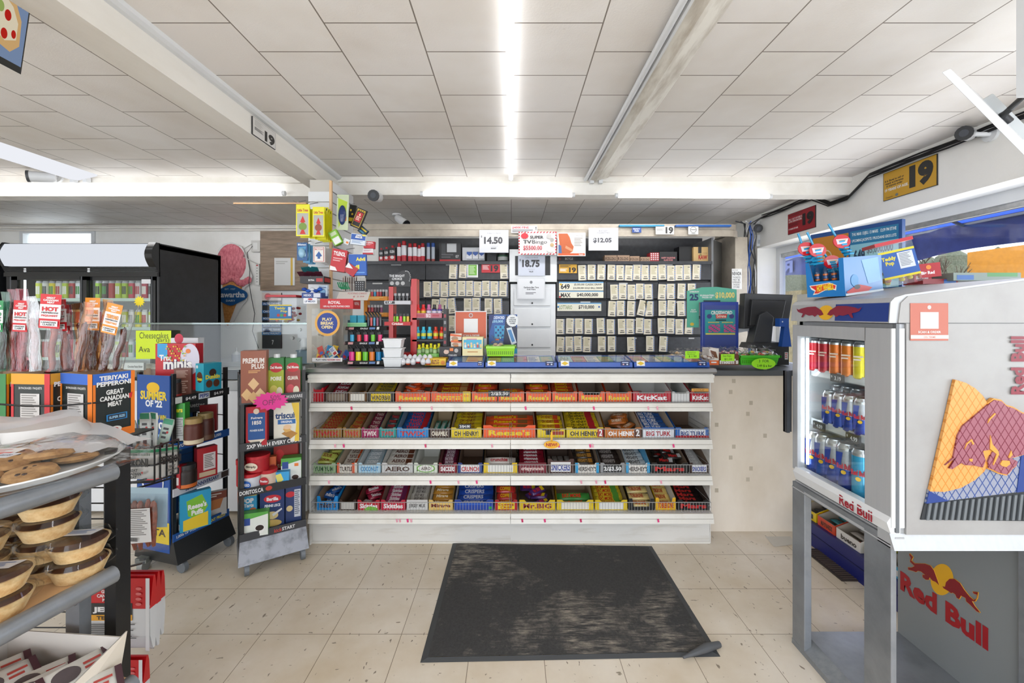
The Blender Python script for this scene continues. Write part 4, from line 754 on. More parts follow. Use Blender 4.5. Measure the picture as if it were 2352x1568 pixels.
LT = lambda fr: [('#R', .06, .03, .94, .26, 'f2ea30'), ('Little Trees', .1, .14, .9, .23, 'c8242c', .03), ('#R', .08, .28, .92, .96, 'b9b9b0'), ('#P', [(.5, .36), (.7, .56), (.6, .56), (.76, .74), (.24, .74), (.4, .56), (.3, .56)], 'd42c20'), ('#E', .5, .7, .3, .12, fr), ('#P', [(.42, .8), (.58, .8), (.72, .94), (.28, .94)], 'd42c20')]
hang('air_freshener', 'yellow tree air freshener pack hanging leftmost on the pillar', 'air freshener', 680, 469, 711, 542, 2.62, 'f2ea10', LT('7a9a3c'), r=.25)
hang('air_freshener', 'yellow tree air freshener pack hanging right of the first pair', 'air freshener', 718, 475, 745, 543, 2.63, 'f2ea10', LT('9a4a30'), r=.25)
for i in range(6): hang('air_freshener', 'yellow air freshener pack behind the two front ones', 'air freshener', (690, 712, 724, 730, 735, 741)[i], 476+4*(i % 3), (712, 724, 749, 754, 758, 762)[i], 546+2*i, 2.66+.02*i, 'ece40c', [('#R', .5, .1, .9, .2, 'f8f270'), ('1', .8, .03, .9, .1, '222222', .03)], group='yellow air fresheners at the back')
def blister(name, label, x0, y0, x1, y1, Y, col, bub, items=(), **k):
    o = hang(name, label, 'blister pack', x0, y0, x1, y1, Y, col, list(items), **k)
    a, c = W(x0, y1, Y), W(x1, y0, Y); b = MB(); b.sphere((0, -.004, 0), (c.x-a.x)*.33, .018, (c.z-a.z)*.28, M(bub, .15)); q = b.build('bubble', o, loc=(0, 0, (c.z-a.z)*.42)); return o
blister('lip_balm_pack', 'light blue and navy lip balm blister leftmost below the air fresheners', 682, 557, 706, 598, 2.7, '2a5c94', '9cc8e0', [('Blistex', .1, .06, .9, .16, 'e8f0f8', .03), ('#P', [(.1, .25), (.9, .2), (.6, .9), (.2, .8)], '4c98c8')])
for i in range(3): blister('lip_balm_pack', 'light blue lip balm blister behind the front one', 696+6*i, 560+3*i, 712+6*i, 603+2*i, 2.72+.02*i, '5a9cc8', 'b4d8ec', group='light blue lip balm blisters at the back')
hang('playing_cards', 'white pack of playing cards with a blue spade, hanging in front', 'playing cards', 719, 566, 746, 602, 2.7, 'f0ece6', [('#R', .06, .04, .94, .96, 'b84038'), ('#R', .11, .07, .89, .93, 'f0ece6'), ('BICYCLE', .16, .12, .84, .22, 'b83028', .03), ('#P', [(.5, .3), (.78, .6), (.6, .66), (.62, .78), (.38, .78), (.4, .66), (.22, .6)], '2c62a8')], d=.02)
for i in range(3): hang('playing_cards', 'pack of playing cards hanging behind the one with blue spade', 'playing cards', 738+4*i, 570, 750+4*i, 604+2*i, 2.73+.025*i, 'd8d4d0', [('#R', .1, .1, .9, .9, ['2858a8', 'c0382c', 'ece8e4'][i])], d=.02, group='playing cards behind')
# small shelf displays on the pillar
t = pc('gum_display', 'black tray of dark and teal packs on the pillar front', 'display', 689, 634, 744, 650, 2.68, .1, '1f1c20', Fr=[('EXTRA', .35, .45, .6, .7, 'e8e8e8', .03), ('#R', .68, .3, .95, .8, 'b02828')], Rt=[('#R', .1, .2, .9, .8, 'b02828')])
for i in range(9): hang('foil_pack', f'{"maroon" if i < 5 else "teal"} foil pack in the black pillar tray', 'pack', 688+(i % 5)*10+(0 if i < 5 else 18-2*i), 620-(12 if i > 4 else 0)+(i % 2)*2, 702+(i % 5)*10+(0 if i < 5 else 18-2*i), 634-(8 if i > 4 else 0), 2.72 if i < 5 else 2.76, '4c1c2c' if i < 5 else '1c6c74', [], rot=(.9, .1*(i % 3-1), 0), group='maroon foil packs in the pillar tray' if i < 5 else 'teal foil packs in the pillar tray')
pc('tissue_display', 'navy and white display tray low on the pillar front', 'display', 693, 672, 738, 684, 2.68, .1, '22448c', Fr=[('MEDEX', .1, .3, .5, .7, 'e8ecf4', .03), ('#R', .6, .1, .95, .9, 'd8dce4')])
for i in range(5): tag(MB().sphere((0, 0, 0), .017, .014, .011, M(['1c4aa8', '2a64c4', 'e8ecf4'][i % 3], .3)).build('lip_tube', loc=W(699+9*i, 664+(i % 2)*4, 2.71)), 'small blue or white lip pot in the navy tray', 'lip balm', 'lip pots in the navy tray')
blister('lip_balm_pack', 'pale blue lip blister standing on the navy pillar tray', 731, 655, 752, 680, 2.74, 'c8dcec', '8cb8dc', [('Blistex', .1, .1, .9, .25, '1c3c78', .03)])
hang('shelf_label', 'small white lip care card under the navy tray', 'label', 697, 684, 728, 697, 2.66, 'eef0f4', [('LIP MEDEX', .1, .45, .9, .75, '1c3c78', .03), ('#E', .5, .22, .18, .16, 'c02838')])
# goods on the side of the pillar
t = blister('plug_pack', 'tall clear pack with a dark blue plug and green card, top of the pillar side', 772, 447, 799, 528, 2.72, 'd8dcc8', '24386c', [('#R', 0, 0, 1, 1, 'c8d4b0'), ('#P', [(.1, .1), (.9, .2), (.8, .5), (.2, .95)], 'b4d02c'), ('#R', .55, .62, .85, .74, 'f0842c')], rot=(0, .03, 0))
hang('dice_game_pack', 'black and red pack with gold dots, tilted, on the pillar side', 'pack', 803, 476, 826, 522, 2.76, '1c1a16', [('#R', .08, .06, .92, .94, 'e8c020'), ('#R', .12, .09, .88, .91, '18140f'), ('#R', .2, .2, .8, .7, 'c02020'), ('6', .42, .25, .6, .38, 'f4e8c0', .03), ('#L', .26, .42, .74, .64, 3, 'f4e0d0')]+[('#E', .2+.2*i, .13, .05, .03, 'e8c020') for i in range(4)], d=.02, rot=(0, .4, 0))
hang('game_pack', 'black yellow scratch game box behind the tilted red one', 'pack', 797, 470, 812, 512, 2.82, '17150f', [('#E', .3, .3, .14, .06, 'e8c020'), ('#E', .6, .5, .14, .06, 'e8c020'), ('#R', .2, .7, .9, .9, 'e8c81c')], d=.02, rot=(0, .15, 0))
hang('game_pack', 'teal and black game box lowest of the tilted game boxes', 'pack', 818, 520, 838, 536, 2.8, '1c3c50', [('#R', .1, .2, .9, .4, 'e8c81c'), ('#R', .2, .6, .8, .8, '3c8cb0')], d=.02, rot=(0, .7, 0))
hang('remedy_box', 'lime and white slanted box on the pillar side', 'box', 768, 526, 788, 560, 2.7, '8cc83c', [('#R', .1, .5, .9, .95, 'f0f2ee'), ('#R', .15, .1, .85, .35, 'd8e8c0')], d=.03, rot=(0, -.5, 0))
hang('remedy_box', 'small white box with orange price dot next to the lime box', 'box', 786, 548, 800, 560, 2.72, 'e8ecf0', [('#R', .5, .4, .9, .8, 'f08c3c')], d=.02, rot=(0, .4, 0))
hang('remedy_box', 'blue and white slanted tooth gel box on the pillar side', 'box', 804, 537, 838, 562, 2.72, 'e4ecf4', [('#R', .02, .05, .98, .55, '2a5cb4'), ('#P', [(.35, .1), (.7, .1), (.78, .38), (.28, .38)], 'f0f0f0'), ('Orajel', .36, .16, .68, .34, '1c2c6c', .03), ('#L', .1, .62, .9, .9, 3, '8ca8d0'), ('#R', .75, 0, 1, .16, 'f0e060')], d=.03, rot=(0, .12, 0))
TY = [('TYLENOL', .1, .1, .9, .3, 'f4f0f0', .04), ('#L', .12, .4, .8, .6, 2, 'e8b0b0')]
hang('remedy_box', 'large red pain relief box with white lower corner on the pillar side', 'box', 758, 572, 790, 622, 2.62, 'c41c28', TY+[('#P', [(0, .8), (.35, .84), (.5, 1), (0, 1)], 'f0ecec')], d=.08, rot=(0, .14, .25), Rt=[('TYLENOL', .1, .15, .9, .3, 'f4f0f0', .04), ('#P', [(0, .6), (1, .9), (1, 1), (0, 1)], 'f0ecec')])
hang('remedy_box', 'open red and white lid of a pain relief box hanging down', 'box', 786, 606, 812, 628, 2.64, 'b81824', [('#P', [(0, 0), (.6, .3), (0, .6)], 'f0ecec')], d=.05, rot=(0, .6, .2))
hang('remedy_box', 'small red and white pain relief box highest at the right of the pillar', 'box', 835, 554, 859, 570, 2.74, 'c82430', TY, d=.03, rot=(0, .05, 0))
hang('remedy_box', 'small white and red pain relief box under the highest small red one', 'box', 833, 571, 857, 584, 2.74, 'ece8e8', [('#R', 0, .7, 1, 1, 'c82430'), ('#L', .1, .2, .9, .5, 2, 'c89090')], d=.03)
hang('remedy_box', 'blue pain relief box with yellow lettering, hanging', 'box', 803, 584, 841, 632, 2.66, '1c5cb8', [('Advil', .42, .14, .95, .32, 'f4e23c', .04), ('dvil', .0, .5, .6, .72, 'f4e23c', .05), ('#R', .08, .84, .9, .9, '6aa0e0')], d=.05, rot=(0, -.03, .2))
# clear lottery bin with round badge
t = thing('ticket_bin', 'clear acrylic PLAY BREAK OPEN ticket bin at the left counter end', 'bin', W(752, 834, 2.66)); o_ = t.location
w_, h_, d_ = W(788, 0, 2.66).x-W(716, 0, 2.66).x, (834-708)*2.66/F, .165
b = MB()
for v in ([(-w_/2, 0, 0), (w_/2, 0, 0), (w_/2, 0, h_), (-w_/2, 0, h_)], [(w_/2, 0, 0), (w_/2, d_, 0), (w_/2, d_, h_), (w_/2, 0, h_)], [(-w_/2, d_, 0), (-w_/2, 0, 0), (-w_/2, 0, h_), (-w_/2, d_, h_)], [(-w_/2, 0, .1), (w_/2, 0, .1), (w_/2, d_, .1), (-w_/2, d_, .1)][:0] or [(-w_/2, 0, h_), (w_/2, 0, h_), (w_/2, d_, h_), (-w_/2, d_, h_)]): b.poly(v, 'acrylic')
b.build('clear_box', t)
b = MB(); b.dec(ff(w_, h_, -.001), [('#E', .5, .27, .40, .235, 'ecb04c'), ('#E', .5, .27, .325, .19, '1f3f96'), ('PLAY\nBREAK\nOPEN', .29, .17, .71, .37, 'f0dc9c', .04), ('ONTARIO', .2, .46, .4, .49, '5a4020', .02, .03)]); b.build('round_badge', t)
b = MB(); b.dec(ff(w_, h_, -.002), [('#R', .02, .9, .98, .97, 'eceaea'), ('PLAY HERE', .14, .92, .48, .95, '444444', .03), ('REDEEM HERE', .5, .92, .92, .95, 'b83038', .03)]); b.build('strip_label', t)
for i in range(13):
    b = MB(); c1 = ['e8b81c', '2c6cc0', 'e0e0dc', 'c83c2c', '2a9ac8'][i % 5]; b.box(-.018, .018, 0, .002, 0, .06, c1); b.dec(ff(.036, .06), [('#L', .1, .1, .9, .5, 3, ['2a58a8', 'f0d040', 'c83838'][i % 3]), ('#R', .2, .6, .8, .9, ['c83030', 'f4f0e0', '2a60b0'][i % 3])])
    tag(b.build('break_open_ticket', loc=o_+Vector((-w_/2+.03+.022*(i % 7), .03+.03*(i % 4), .02+.028*(i//7)+(.04 if i == 2 else 0))), rot=(rnd.uniform(-.5, .1), rnd.uniform(-.9, .9), 0)), 'colourful break open ticket inside the clear bin', 'ticket', 'tickets in the clear bin')
pc('card_case', 'flat red plastic playing cards case on the clear bin', 'box', 735, 686, 811, 709, 2.68, .13, 'c8141c', Fr=[('ROYAL', .25, .2, .62, .52, 'f4ecec', .03), ('100% ALL PLASTIC PLAYING CARDS', .1, .66, .9, .84, 'f4ecec', .02)], Rt=[('ROYAL', .2, .3, .8, .6, 'f4ecec', .03)])
tag(carton('handwritten_note', '', '', W(808, 689, 2.68), .2, .075, .002, 'dcd4cc', rot=(-.75, 0, 0), Fr=[('PLAYING CARDS', .3, .1, .9, .3, 'b84a4a'), ('$ 3.99', .5, .5, .85, .7, 'b84a4a')]), 'white slanted handwritten playing cards note on the red case', 'sign')
# lighters
def lighter(px, py, Y, col, h=.05, r=.011, torch=False, label='', group='', top='c0c2c4'):
    b = MB(); b.lathe([(r, 0), (r, h*.72)], M(col, .25), 10, sy=.7)
    if torch: b.box(-r*1.1, r*.6, -r*.6, r*.6, h*.72, h*.98, '19191b'); b.tube([(0, 0, h*.9), (-.018, 0, h*1.22)], .006, '19191b', 6)
    else: b.box(-r*.8, r*.8, -r*.5, r*.5, h*.72, h, top)
    return tag(b.build('lighter', loc=W(px, py, Y)), label, 'lighter', group)
t = thing('lighter_stand', 'three tier black torch lighter stand on the counter', 'display', W(838, 838, 2.68)); o_ = t.location
for k, (y, x0, x1, Yt) in enumerate(((758, 793, 887, 2.78), (792, 791, 886, 2.73), (837, 790, 888, 2.68))):
    a, c = W(x0, y, Yt), W(x1, y, Yt); h = .022; b = MB(); b.prism([(0, 0), (.012, h), (.09, h), (.09, 0)], a.x, c.x, '1b1b1d', 'x'); b.T = None
    for j in range(len(b.v)): b.v[j] = b.v[j]+Vector((0, Yt, a.z))
    b.dec(((a.x, Yt, a.z+h), (c.x-a.x, 0, 0), (0, -.01, -h), (0, -1, .4)), [('EAGLE', .38, .3, .56, .75, 'e8e8e8', .03), ('#R', .1, .2, .22, .85, 'd8a0a0'), ('#R', .6, .2, .74, .8, '6a8cc0'), ('#R', .78, .1, .84, .9, 'e8e8e8')], gap=.001)
    o = b.build('tier', t); o.location = -o_
o = MB().box(W(800, 0, 2.86).x, W(880, 0, 2.86).x, 2.85, 2.86, ZC, W(0, 735, 2.86).z, '202124').build('back_panel', t); o.location = -o_
for i, c in enumerate(('1c9cc8', 'd83030', 'e83078', '6cc828', 'e83078')): lighter(809+16*i, 784, 2.76, c, .062, .014, True, f'{["blue", "red", "first pink", "green", "second pink"][i]} torch lighter on the middle tier of the stand', 'torch lighters, middle tier')
for i, c in enumerate(('e8308c', 'e8e01c', '6cc828', 'f08020', '1c8cc8', '1c7cb0')): lighter(808+15.5*i-(4 if i == 5 else 0), 828, 2.72+(.03 if i == 5 else 0), c, .08, .018, True, f'{["pink", "yellow", "green", "orange", "blue", "rearmost blue"][i]} tall torch lighter on the lowest tier', 'torch lighters, lowest tier')
for i in range(2): pc('lighter_pack', f'teal round-cornered case on the top lighter tier, {("left", "right")[i]}', 'case', 804+17*i, 724, 819+17*i, 742, 2.79, .03, '1c9cb8', Fr=[('#R', 0, .3, 1, .33, '147c94')])
pc('lighter_tray', 'pale green tray under the teal cases', 'tray', 798, 741, 841, 750, 2.78, .06, '7cc488', Fr=[('#R', 0, 0, 1, .2, '9cdca8')])
for i in range(5): lighter(846+7*i, 748, 2.8, ['28384c', 'c84848', '3c8cb0', '8c3c5c', '48484c'][i], .075, .008, True, 'slim patterned lighter on the top tier', 'slim patterned lighters on the top tier')
# orange two shelf rack behind
t = thing('lighter_rack', 'orange and clear lighter rack behind the black stand', 'display', W(865, 838, 2.92)); o_ = t.location
b = MB()
for y in (690, 727): a, c = W(838, y, 2.92), W(891, y, 2.92); b.box(a.x, c.x, 2.9, 2.99, a.z, a.z+.028, 'f09a1c'); b.dec(((a.x, 2.9, a.z+.028), (c.x-a.x, 0, 0), (0, 0, -.028), (0, -1, 0)), [('#L', .1, .2, .9, .8, 2, 'f8d890')])
b.box(W(838, 0, 2.95).x, W(845, 0, 2.95).x, 2.93, 2.99, ZC, W(0, 690, 2.95).z, 'e08c1c'); o = b.build('shelves', t); o.location = -o_
for i, c in enumerate(('e8c81c', 'c82830', '2c9cc8', 'c82830', 'b8202c', '2a2a2c', 'b8a8a4')): lighter(848+6.6*i, 683, 2.95, c, .055, .009, False, 'upright lighter in the orange rack, upper shelf', 'lighters on the upper orange shelf')
for i, c in enumerate(('8c1c3c', 'b81c28', '4c1028', '3a1020', '7c1c5c')): lighter(848+7*i, 720, 2.95, c, .06, .009, False, 'dark red or purple lighter in the orange rack, lower shelf', 'lighters on the lower orange shelf')
for i in range(7): hang('pen_pack', 'slim carded pen hanging beside the pillar', 'pen', 787+5*i, 634, 790+5*i, 668, 2.8+.02*i, ['c8b8a8', '8c7c74', 'd8d0c8'][i % 3], [('#R', .2, .1, .8, .5, '5a3a30')], group='carded pens beside the pillar')
for i in range(4): hang('pen_pack', 'pale carded pen hanging above the orange rack', 'pen', 822+5*i, 638, 825+5*i, 662, 2.85+.01*i, 'd8d4cc', [], group='pale carded pens above the orange rack')
hang('dotted_card', 'black card with white dots hanging above the orange rack', 'pack', 815, 645, 838, 668, 2.84, '1a1a1c', [('#E', .15+.22*(i % 4), .15+.22*(i//4), .04, .05, 'e0e0e0') for i in range(16)])
b = MB(); 
for i in range(6): b.tube([(-.03+.012*i, 0, 0), (-.02+.012*i, 0, -.03), (.0+.01*i, 0, -.045)], .004, '2c9060', 5)
tag(b.build('beaded_ornament', loc=W(786, 648, 2.78)), 'green fan shaped beaded ornament beside the pillar', 'ornament')
# red lighter tower
t = thing('lighter_tower', 'red lighter tower with black rounded header on the counter', 'display', W(922, 838, 2.82)); o_ = t.location; YT = 2.82
def PTw(mb, n): o = mb.build(n, t); o.location = -o_; return o
for x0, x1, y0 in ((893, 903, 656), (943, 957, 640)):
    a, c = W(x0, 0, YT), W(x1, 0, YT); PTw(MB().box(a.x, c.x, YT, YT+.08, ZC, W(0, y0, YT).z, M('c41c1c', .3)), 'post')
for y, s_ in ((699, None), (747, 'Cricket'), (818, None)):
    a, c = W(886, y, YT), W(945, y, YT); b = MB(); b.box(a.x, c.x, YT-.03, YT+.07, a.z, a.z+.024, 'c8c8cc' if not s_ and y < 700 else 'c41c1c')
    fr_ = ((a.x, YT-.03, a.z+.024), (c.x-a.x, 0, 0), (0, 0, -.024), (0, -1, 0)); b.dec(fr_, [('Cricket', .28, .2, .72, .85, 'f0e4e4', .04)] if s_ else [('#R', .04, .15, .4, .85, '2a2a2c'), ('1.87', .1, .25, .3, .75, 'f4f4f4', .03)]); PTw(b, 'shelf')
b = MB(); b.prism([(W(893, 0, YT).x, W(0, 658, YT).z), (W(944, 0, YT).x, W(0, 658, YT).z), (W(945, 0, YT).x, W(0, 636, YT).z), (W(938, 0, YT).x, W(0, 623, YT).z), (W(925, 0, YT).x, W(0, 620, YT).z), (W(912, 0, YT).x, W(0, 628, YT).z), (W(893, 0, YT).x, W(0, 629, YT).z)], YT, YT+.02, '1c1c1e', 'y')
a, c = W(893, 620, YT), W(945, 658, YT); b.dec(((a.x, YT, a.z), (c.x-a.x, 0, 0), (0, 0, c.z-a.z), (0, -1, 0)), [('THE BRIGHT\nCHOICE', .02, .28, .7, .6, 'e4e4e4', .03), ('#E', .14, .8, .09, .12, 'b0b0b0'), ('#E', .38, .8, .09, .12, 'b0b0b0'), ('#E', .62, .8, .09, .12, 'b0b0b0')]+[('#E', .78+.17*math.cos(q*.35), .42-.36*math.sin(q*.35), .022, .03, 'c8c8c8') for q in range(-2, 6)]); PTw(b, 'header_card')
for i in range(5): lighter(899+9.2*i, 694, YT+.02, '3a3a3c', .06, .010, False, 'black and chrome lighter on the tower, upper shelf', 'black lighters on the red tower', 'a8a8aa')
for i, c in enumerate(('f07028', '8cd81c', '8cd81c', 'f03c6c', '9ce01c', 'e8c01c')): lighter(896+8.2*i, 742, YT+.02, c, .064, .010, False, 'neon coloured lighter on the red tower, lower shelf', 'neon lighters on the red tower', '2a2a2c')
# stacked white tubs
for i in range(3):
    b = MB(); q = [(-.062, -.045), (.062, -.045), (.062, .045), (-.062, .045)]; b.add([(x*.8, y*.8, 0) for x, y in q]+[(x*.93, y*.93, .052) for x, y in q], [(3, 2, 1, 0), (0, 1, 5, 4), (1, 2, 6, 5), (2, 3, 7, 6), (3, 0, 4, 7), (4, 5, 6, 7)], 'plastic_white'); b.box(-.064, .064, -.046, .046, .05, .058, 'plastic_white')
    tag(b.build('food_tub', loc=(W(905, 0, 2.66).x, 2.66, ZC+.059*i), bevel=.003), f'white lidded plastic tub, {["lowest", "middle", "topmost"][i]} of the counter stack', 'tub', 'stacked white tubs on the counter')
# energy shot rack
t = thing('energy_shot_rack', 'black wire rack of small energy shot bottles on the counter', 'display', W(988, 838, 2.86)); o_ = t.location; YR = 2.86
b = MB()
for y in (734, 783): a, c = W(950, y, YR), W(1022, y, YR); b.box(a.x, c.x, YR-.04, YR+.06, a.z, a.z+.012, '18181a')
for x in (952, 1018): p = W(x, 0, YR); b.box(p.x-.004, p.x+.004, YR+.05, YR+.06, ZC, W(0, 700, YR).z, '18181a')
o = b.build('shelves', t); o.location = -o_
a = W(1018, 794, YR-.05); c = W(1026, 709, YR-.05); b = MB().box(a.x, c.x, YR-.05, YR+.05, ZC, c.z, '232325'); b.dec(((a.x, YR-.05, c.z), (c.x-a.x, 0, 0), (0, 0, ZC-c.z), (0, -1, 0)), [('#R', .2, .1+.12*i, .8, .16+.12*i, ['a03038', '8a8a8c'][i % 2]) for i in range(7)]); o = b.build('side_panel', t); o.location = -o_
pc('shot_tray', 'pink tray under the top row of energy shots', 'tray', 953, 719, 1015, 730, YR-.035, .07, 'c06878', Fr=[('B12', .42, .1, .58, .9, 'f0e8ec', .04), ('#R', .06, .2, .36, .8, 'b03848'), ('#R', .64, .3, .9, .7, 'b03848')])
def shot(px, py, Y, body, cap, label, group, lab2=None, h=.085, r=.017):
    b = MB(); b.lathe([(r*.9, 0, '2c2a28'), (r, h*.05, '3a3632'), (r, h*.25, body), (r, h*.5, lab2 or body), (r, h*.62, body), (r*.6, h*.76, cap), (r*.62, h*.98, cap), (r*.5, h, cap)], M(body, .25), 12)
    return tag(b.build('energy_shot', loc=W(px, py, Y)), label, 'bottle', group)
for i in range(5): shot(960+12.6*i, 728, YR, ['c82828', 'e0482c', '9c4c7c', '3a3a8c', '3c3c90'][i], ['e02020', 'e02020', 'c86c9c', '24242c', 'a04c7c'][i], f'small energy shot on the top shelf, {ORD[i+1]} from left', 'energy shots on the top shelf', 'e8c030' if i < 2 else 'd8d0e0')
for i in range(5): shot(959+14*i, 779, YR-.01, ['1c9cc0', '1c9cc0', '1c9cc0', 'e05020', 'e84c1c'][i], ['40c0dc', '40c0dc', '40c0dc', 'd83c1c', 'd82c1c'][i], f'{"teal" if i < 3 else "red"} energy shot on the lower shelf, {ORD[i+1]} from left', 'energy shots on the lower shelf', 'd8d43c')
pc('bottle_tray', 'green tray of clear bottles with yellow caps', 'tray', 957, 812, 1008, 820, 2.78, .09, '6cc040', Fr=[('#R', .5, .1, .9, .9, 'a0e080')])
for i in range(6): shot(963+9*i, 817-(i % 2)*3, 2.80+.03*(i % 2), '8cb86c', 'e8e01c', 'small clear green bottle with yellow cap', 'bottles with yellow caps', 'b8d89c', .075, .015)
for i in range(12):
    b = MB(); c1 = ['e4e0e0', 'e05828', 'd8d4d8', 'c83838'][i % 4]; b.lathe([(.001, -.02, 'd83c2c'), (.011, -.017, 'e0742c'), (.0165, -.008, c1), (.0175, 0, 'dcd8d8'), (.015, .011, 'e8e8ea'), (.008, .021, 'e4e4e8'), (.001, .024, 'e4e4e8')], 'e8e8e8', 12, cap=False)
    tag(b.build('surprise_egg', loc=W(926+11.5*(i % 6)+4*(i//6), 831-9*(i//6)-(4 if i == 3 else 0), 2.64+.05*(i//6))), 'foil wrapped chocolate egg in the counter heap', 'candy egg', 'foil eggs heaped on the counter')
pc('gum_box', 'yellow gum box lying beside the foil eggs on the counter', 'gum', 975, 823, 1024, 839, 2.66, .09, 'f2c414', Fr=[('JUICY\nFRUIT', .34, .15, .7, .85, '8a2c14', .04), ('#E', .15, .5, .1, .3, 'e88c1c'), ('#E', .86, .6, .1, .3, 'e88c1c')])
for i in range(2): hang('treat_bag', f'orange and white snack bag, {("upper", "lower")[i]} of the two beside the orange sign', 'bag', 1034+2*i, 766+15*i, 1060, 784+13*i, 2.78, 'e8dccc', [('#P', [(0, 0), (1, .2), (1, .4), (0, .3)], 'e0642c'), ('#E', .4, .6, .3, .25, 'b08a6c'), ('#R', .3, .75, .7, .95, 'e8882c')], d=.03)
pc('puzzle_box', 'black box with a white hand picture on the counter', 'box', 1009, 796, 1059, 818, 2.76, .08, '1a1719', Fr=[('#E', .32, .55, .12, .22, 'e0c0b0'), ('#P', [(.22, .4), (.28, .3), (.36, .4), (.42, .32), (.44, .5), (.3, .6)], 'e0c0b0'), ('#R', .48, .15, .64, .45, 'f08030'), ('#E', .78, .4, .09, .22, 'b8b4b0'), ('CALLAN', .42, .8, .8, .94, 'e8e8e8', .03)])
pc('toy_box', 'cream box with small running figures on a blue band', 'box', 1062, 774, 1109, 817, 2.74, .12, 'f0e4ac', colr='e8dca0', Fr=[('#R', .06, .14, .94, .62, '4ab4d8'), ('#L', .2, .08, .75, .2, 1, 'd88c9c')]+[('#E', .14+.15*i, .34+.08*(i % 2), .05, .06, 'e8c8a8') for i in range(6)]+[('#R', .1+.15*i, .4+.08*(i % 2), .2+.15*i, .56, ['e8e8e4', 'c85c50', 'e8d87c'][i % 3]) for i in range(6)]+[('#L', .25, .76, .8, .86, 1, 'c89050')], Rt=[('#R', .1, .1, .9, .55, '4ab4d8')])
# lime baskets
def basket(label, x0, x1, y0, y1, Y, d, col):
    a, c = W(x0, y1, Y), W(x1, y0, Y); w_, h = c.x-a.x, c.z-a.z; b = MB(); k = .9
    top = [(-w_/2, -.01, h), (w_/2, -.01, h), (w_/2, d, h), (-w_/2, d, h)]; bot = [(-w_/2*k, 0, 0), (w_/2*k, 0, 0), (w_/2*k, d*.9, 0), (-w_/2*k, d*.9, 0)]
    b.add(top+bot, [(4, 5, 1, 0), (5, 6, 2, 1), (6, 7, 3, 2), (7, 4, 0, 3), (4, 7, 6, 5)], M(col, .3))
    n = max(7, int(w_/.014)); fr_ = ((-w_/2*.9, -.006, h*.72), (w_*.9, 0, 0), (0, .003, -h*.55), (0, -1, 0)); its = []
    for j in range(3):
        for i in range(n): its.append(('#R', (i+.25)/n, j/3+.05, (i+.75)/n, j/3+.26, '4a7a14'))
    b.dec(fr_, its, gap=.0015/60); o = b
    t = thing('plastic_basket', label, 'basket', ((a.x+c.x)/2, Y, a.z)); o.build('bowl', t); MB().box(-w_/2-.006, w_/2+.006, -.018, -.006, h-.01, h+.004, M(col, .3)).box(-w_/2-.006, w_/2+.006, d, d+.01, h-.01, h+.004, M(col, .3)).box(-w_/2-.008, -w_/2, -.018, d+.01, h-.01, h+.004, M(col, .3)).box(w_/2, w_/2+.008, -.018, d+.01, h-.01, h+.004, M(col, .3)).build('rim', t); return t
basket('lime green basket on the counter in front of the blue lottery poster', 1116, 1183, 796, 818, 2.72, .12, '9ae01c')
def bag(label, px, py, Y, r, col, cat='bag', tie=None, group=None, sd=0, name='candy_bag', h=1.0, inner=6):
    """clear bag gathered at its neck over small sweets"""
    q = random.Random(sd+int(px)*7+int(py)); t = thing(name, label, cat, W(px, py, Y), group=group)
    b = MB(); n = 14; prof = [(.55, 0), (.98, .12), (1.0, .5), (.7, .85), (.25, 1.05), (.18, 1.12), (.45, 1.3), (.75, 1.5)]; v = []
    for k, (pr, pz) in enumerate(prof):
        for i in range(n):
            j = 1+q.uniform(-.13, .13); v.append((r*pr*j*math.cos(i*2*math.pi/n), r*.8*pr*j*math.sin(i*2*math.pi/n), r*pz*h*(1+q.uniform(-.05, .05)*(k > 5)*3)))
    b.add(v, [(k*n+i, k*n+(i+1) % n, (k+1)*n+(i+1) % n, (k+1)*n+i) for k in range(len(prof)-1) for i in range(n)]+[tuple(range(n))], 'bag_film', True); b.build('film', t)
    b = MB()
    for i in range(inner): a = q.uniform(0, 6.3); rr = r*.5*math.sqrt(q.random()); b.sphere((rr*math.cos(a), rr*math.sin(a)*.7, r*(.22+.3*q.random())), r*.3, r*.3, r*.2, col[i % len(col)], 8, 5)
    tag(b.build('contents', t), kind='stuff')
    if tie: MB().lathe([(r*.22, r*1.04*h), (r*.26, r*1.1*h), (r*.22, r*1.16*h)], tie, 10).build('tie', t)
    return t
bag('tied clear bag with an orange tie standing in the front lime basket', 1142, 799, 2.77, .05, ['e0c8a8', 'd8b890'], tie='f07820', h=1.0)
t = pc('lottery_poster', 'blue crossword lottery poster with a phone, right of the orange sign', 'poster', 1123, 722, 1188, 812, 2.92, .003, '2a5ca8', Fr=[('CROSSWORD', .06, .04, .55, .12, 'e8f0ff', .03), ('$50,000', .1, .14, .5, .22, 'a8d8f0', .03), ('#R', .2, .28, .6, .6, '3ca0d0')]+[('#R', .22+.08*(i % 5), .3+.07*(i//5), .28+.08*(i % 5), .35+.07*(i//5), '1c3c80') for i in range(0, 20, 2)]+[('#P', [(0, 0), (.2, 0), (0, .5)], '1c2c6c'), ('#P', [(.6, .0), (1, .35), (1, .86), (.5, .8)], '1a2448'), ('#P', [(.62, .35), (.8, .32), (.98, .72), (.8, .78)], 'dce4ec'), ('#P', [(.66, .4), (.78, .38), (.92, .68), (.82, .71)], '4c8cc8'), ('#R', 0, .86, 1, 1, '2ab0dc'), ('DIGIPLAY', .2, .88, .7, .96, 'f0f8ff', .02)])
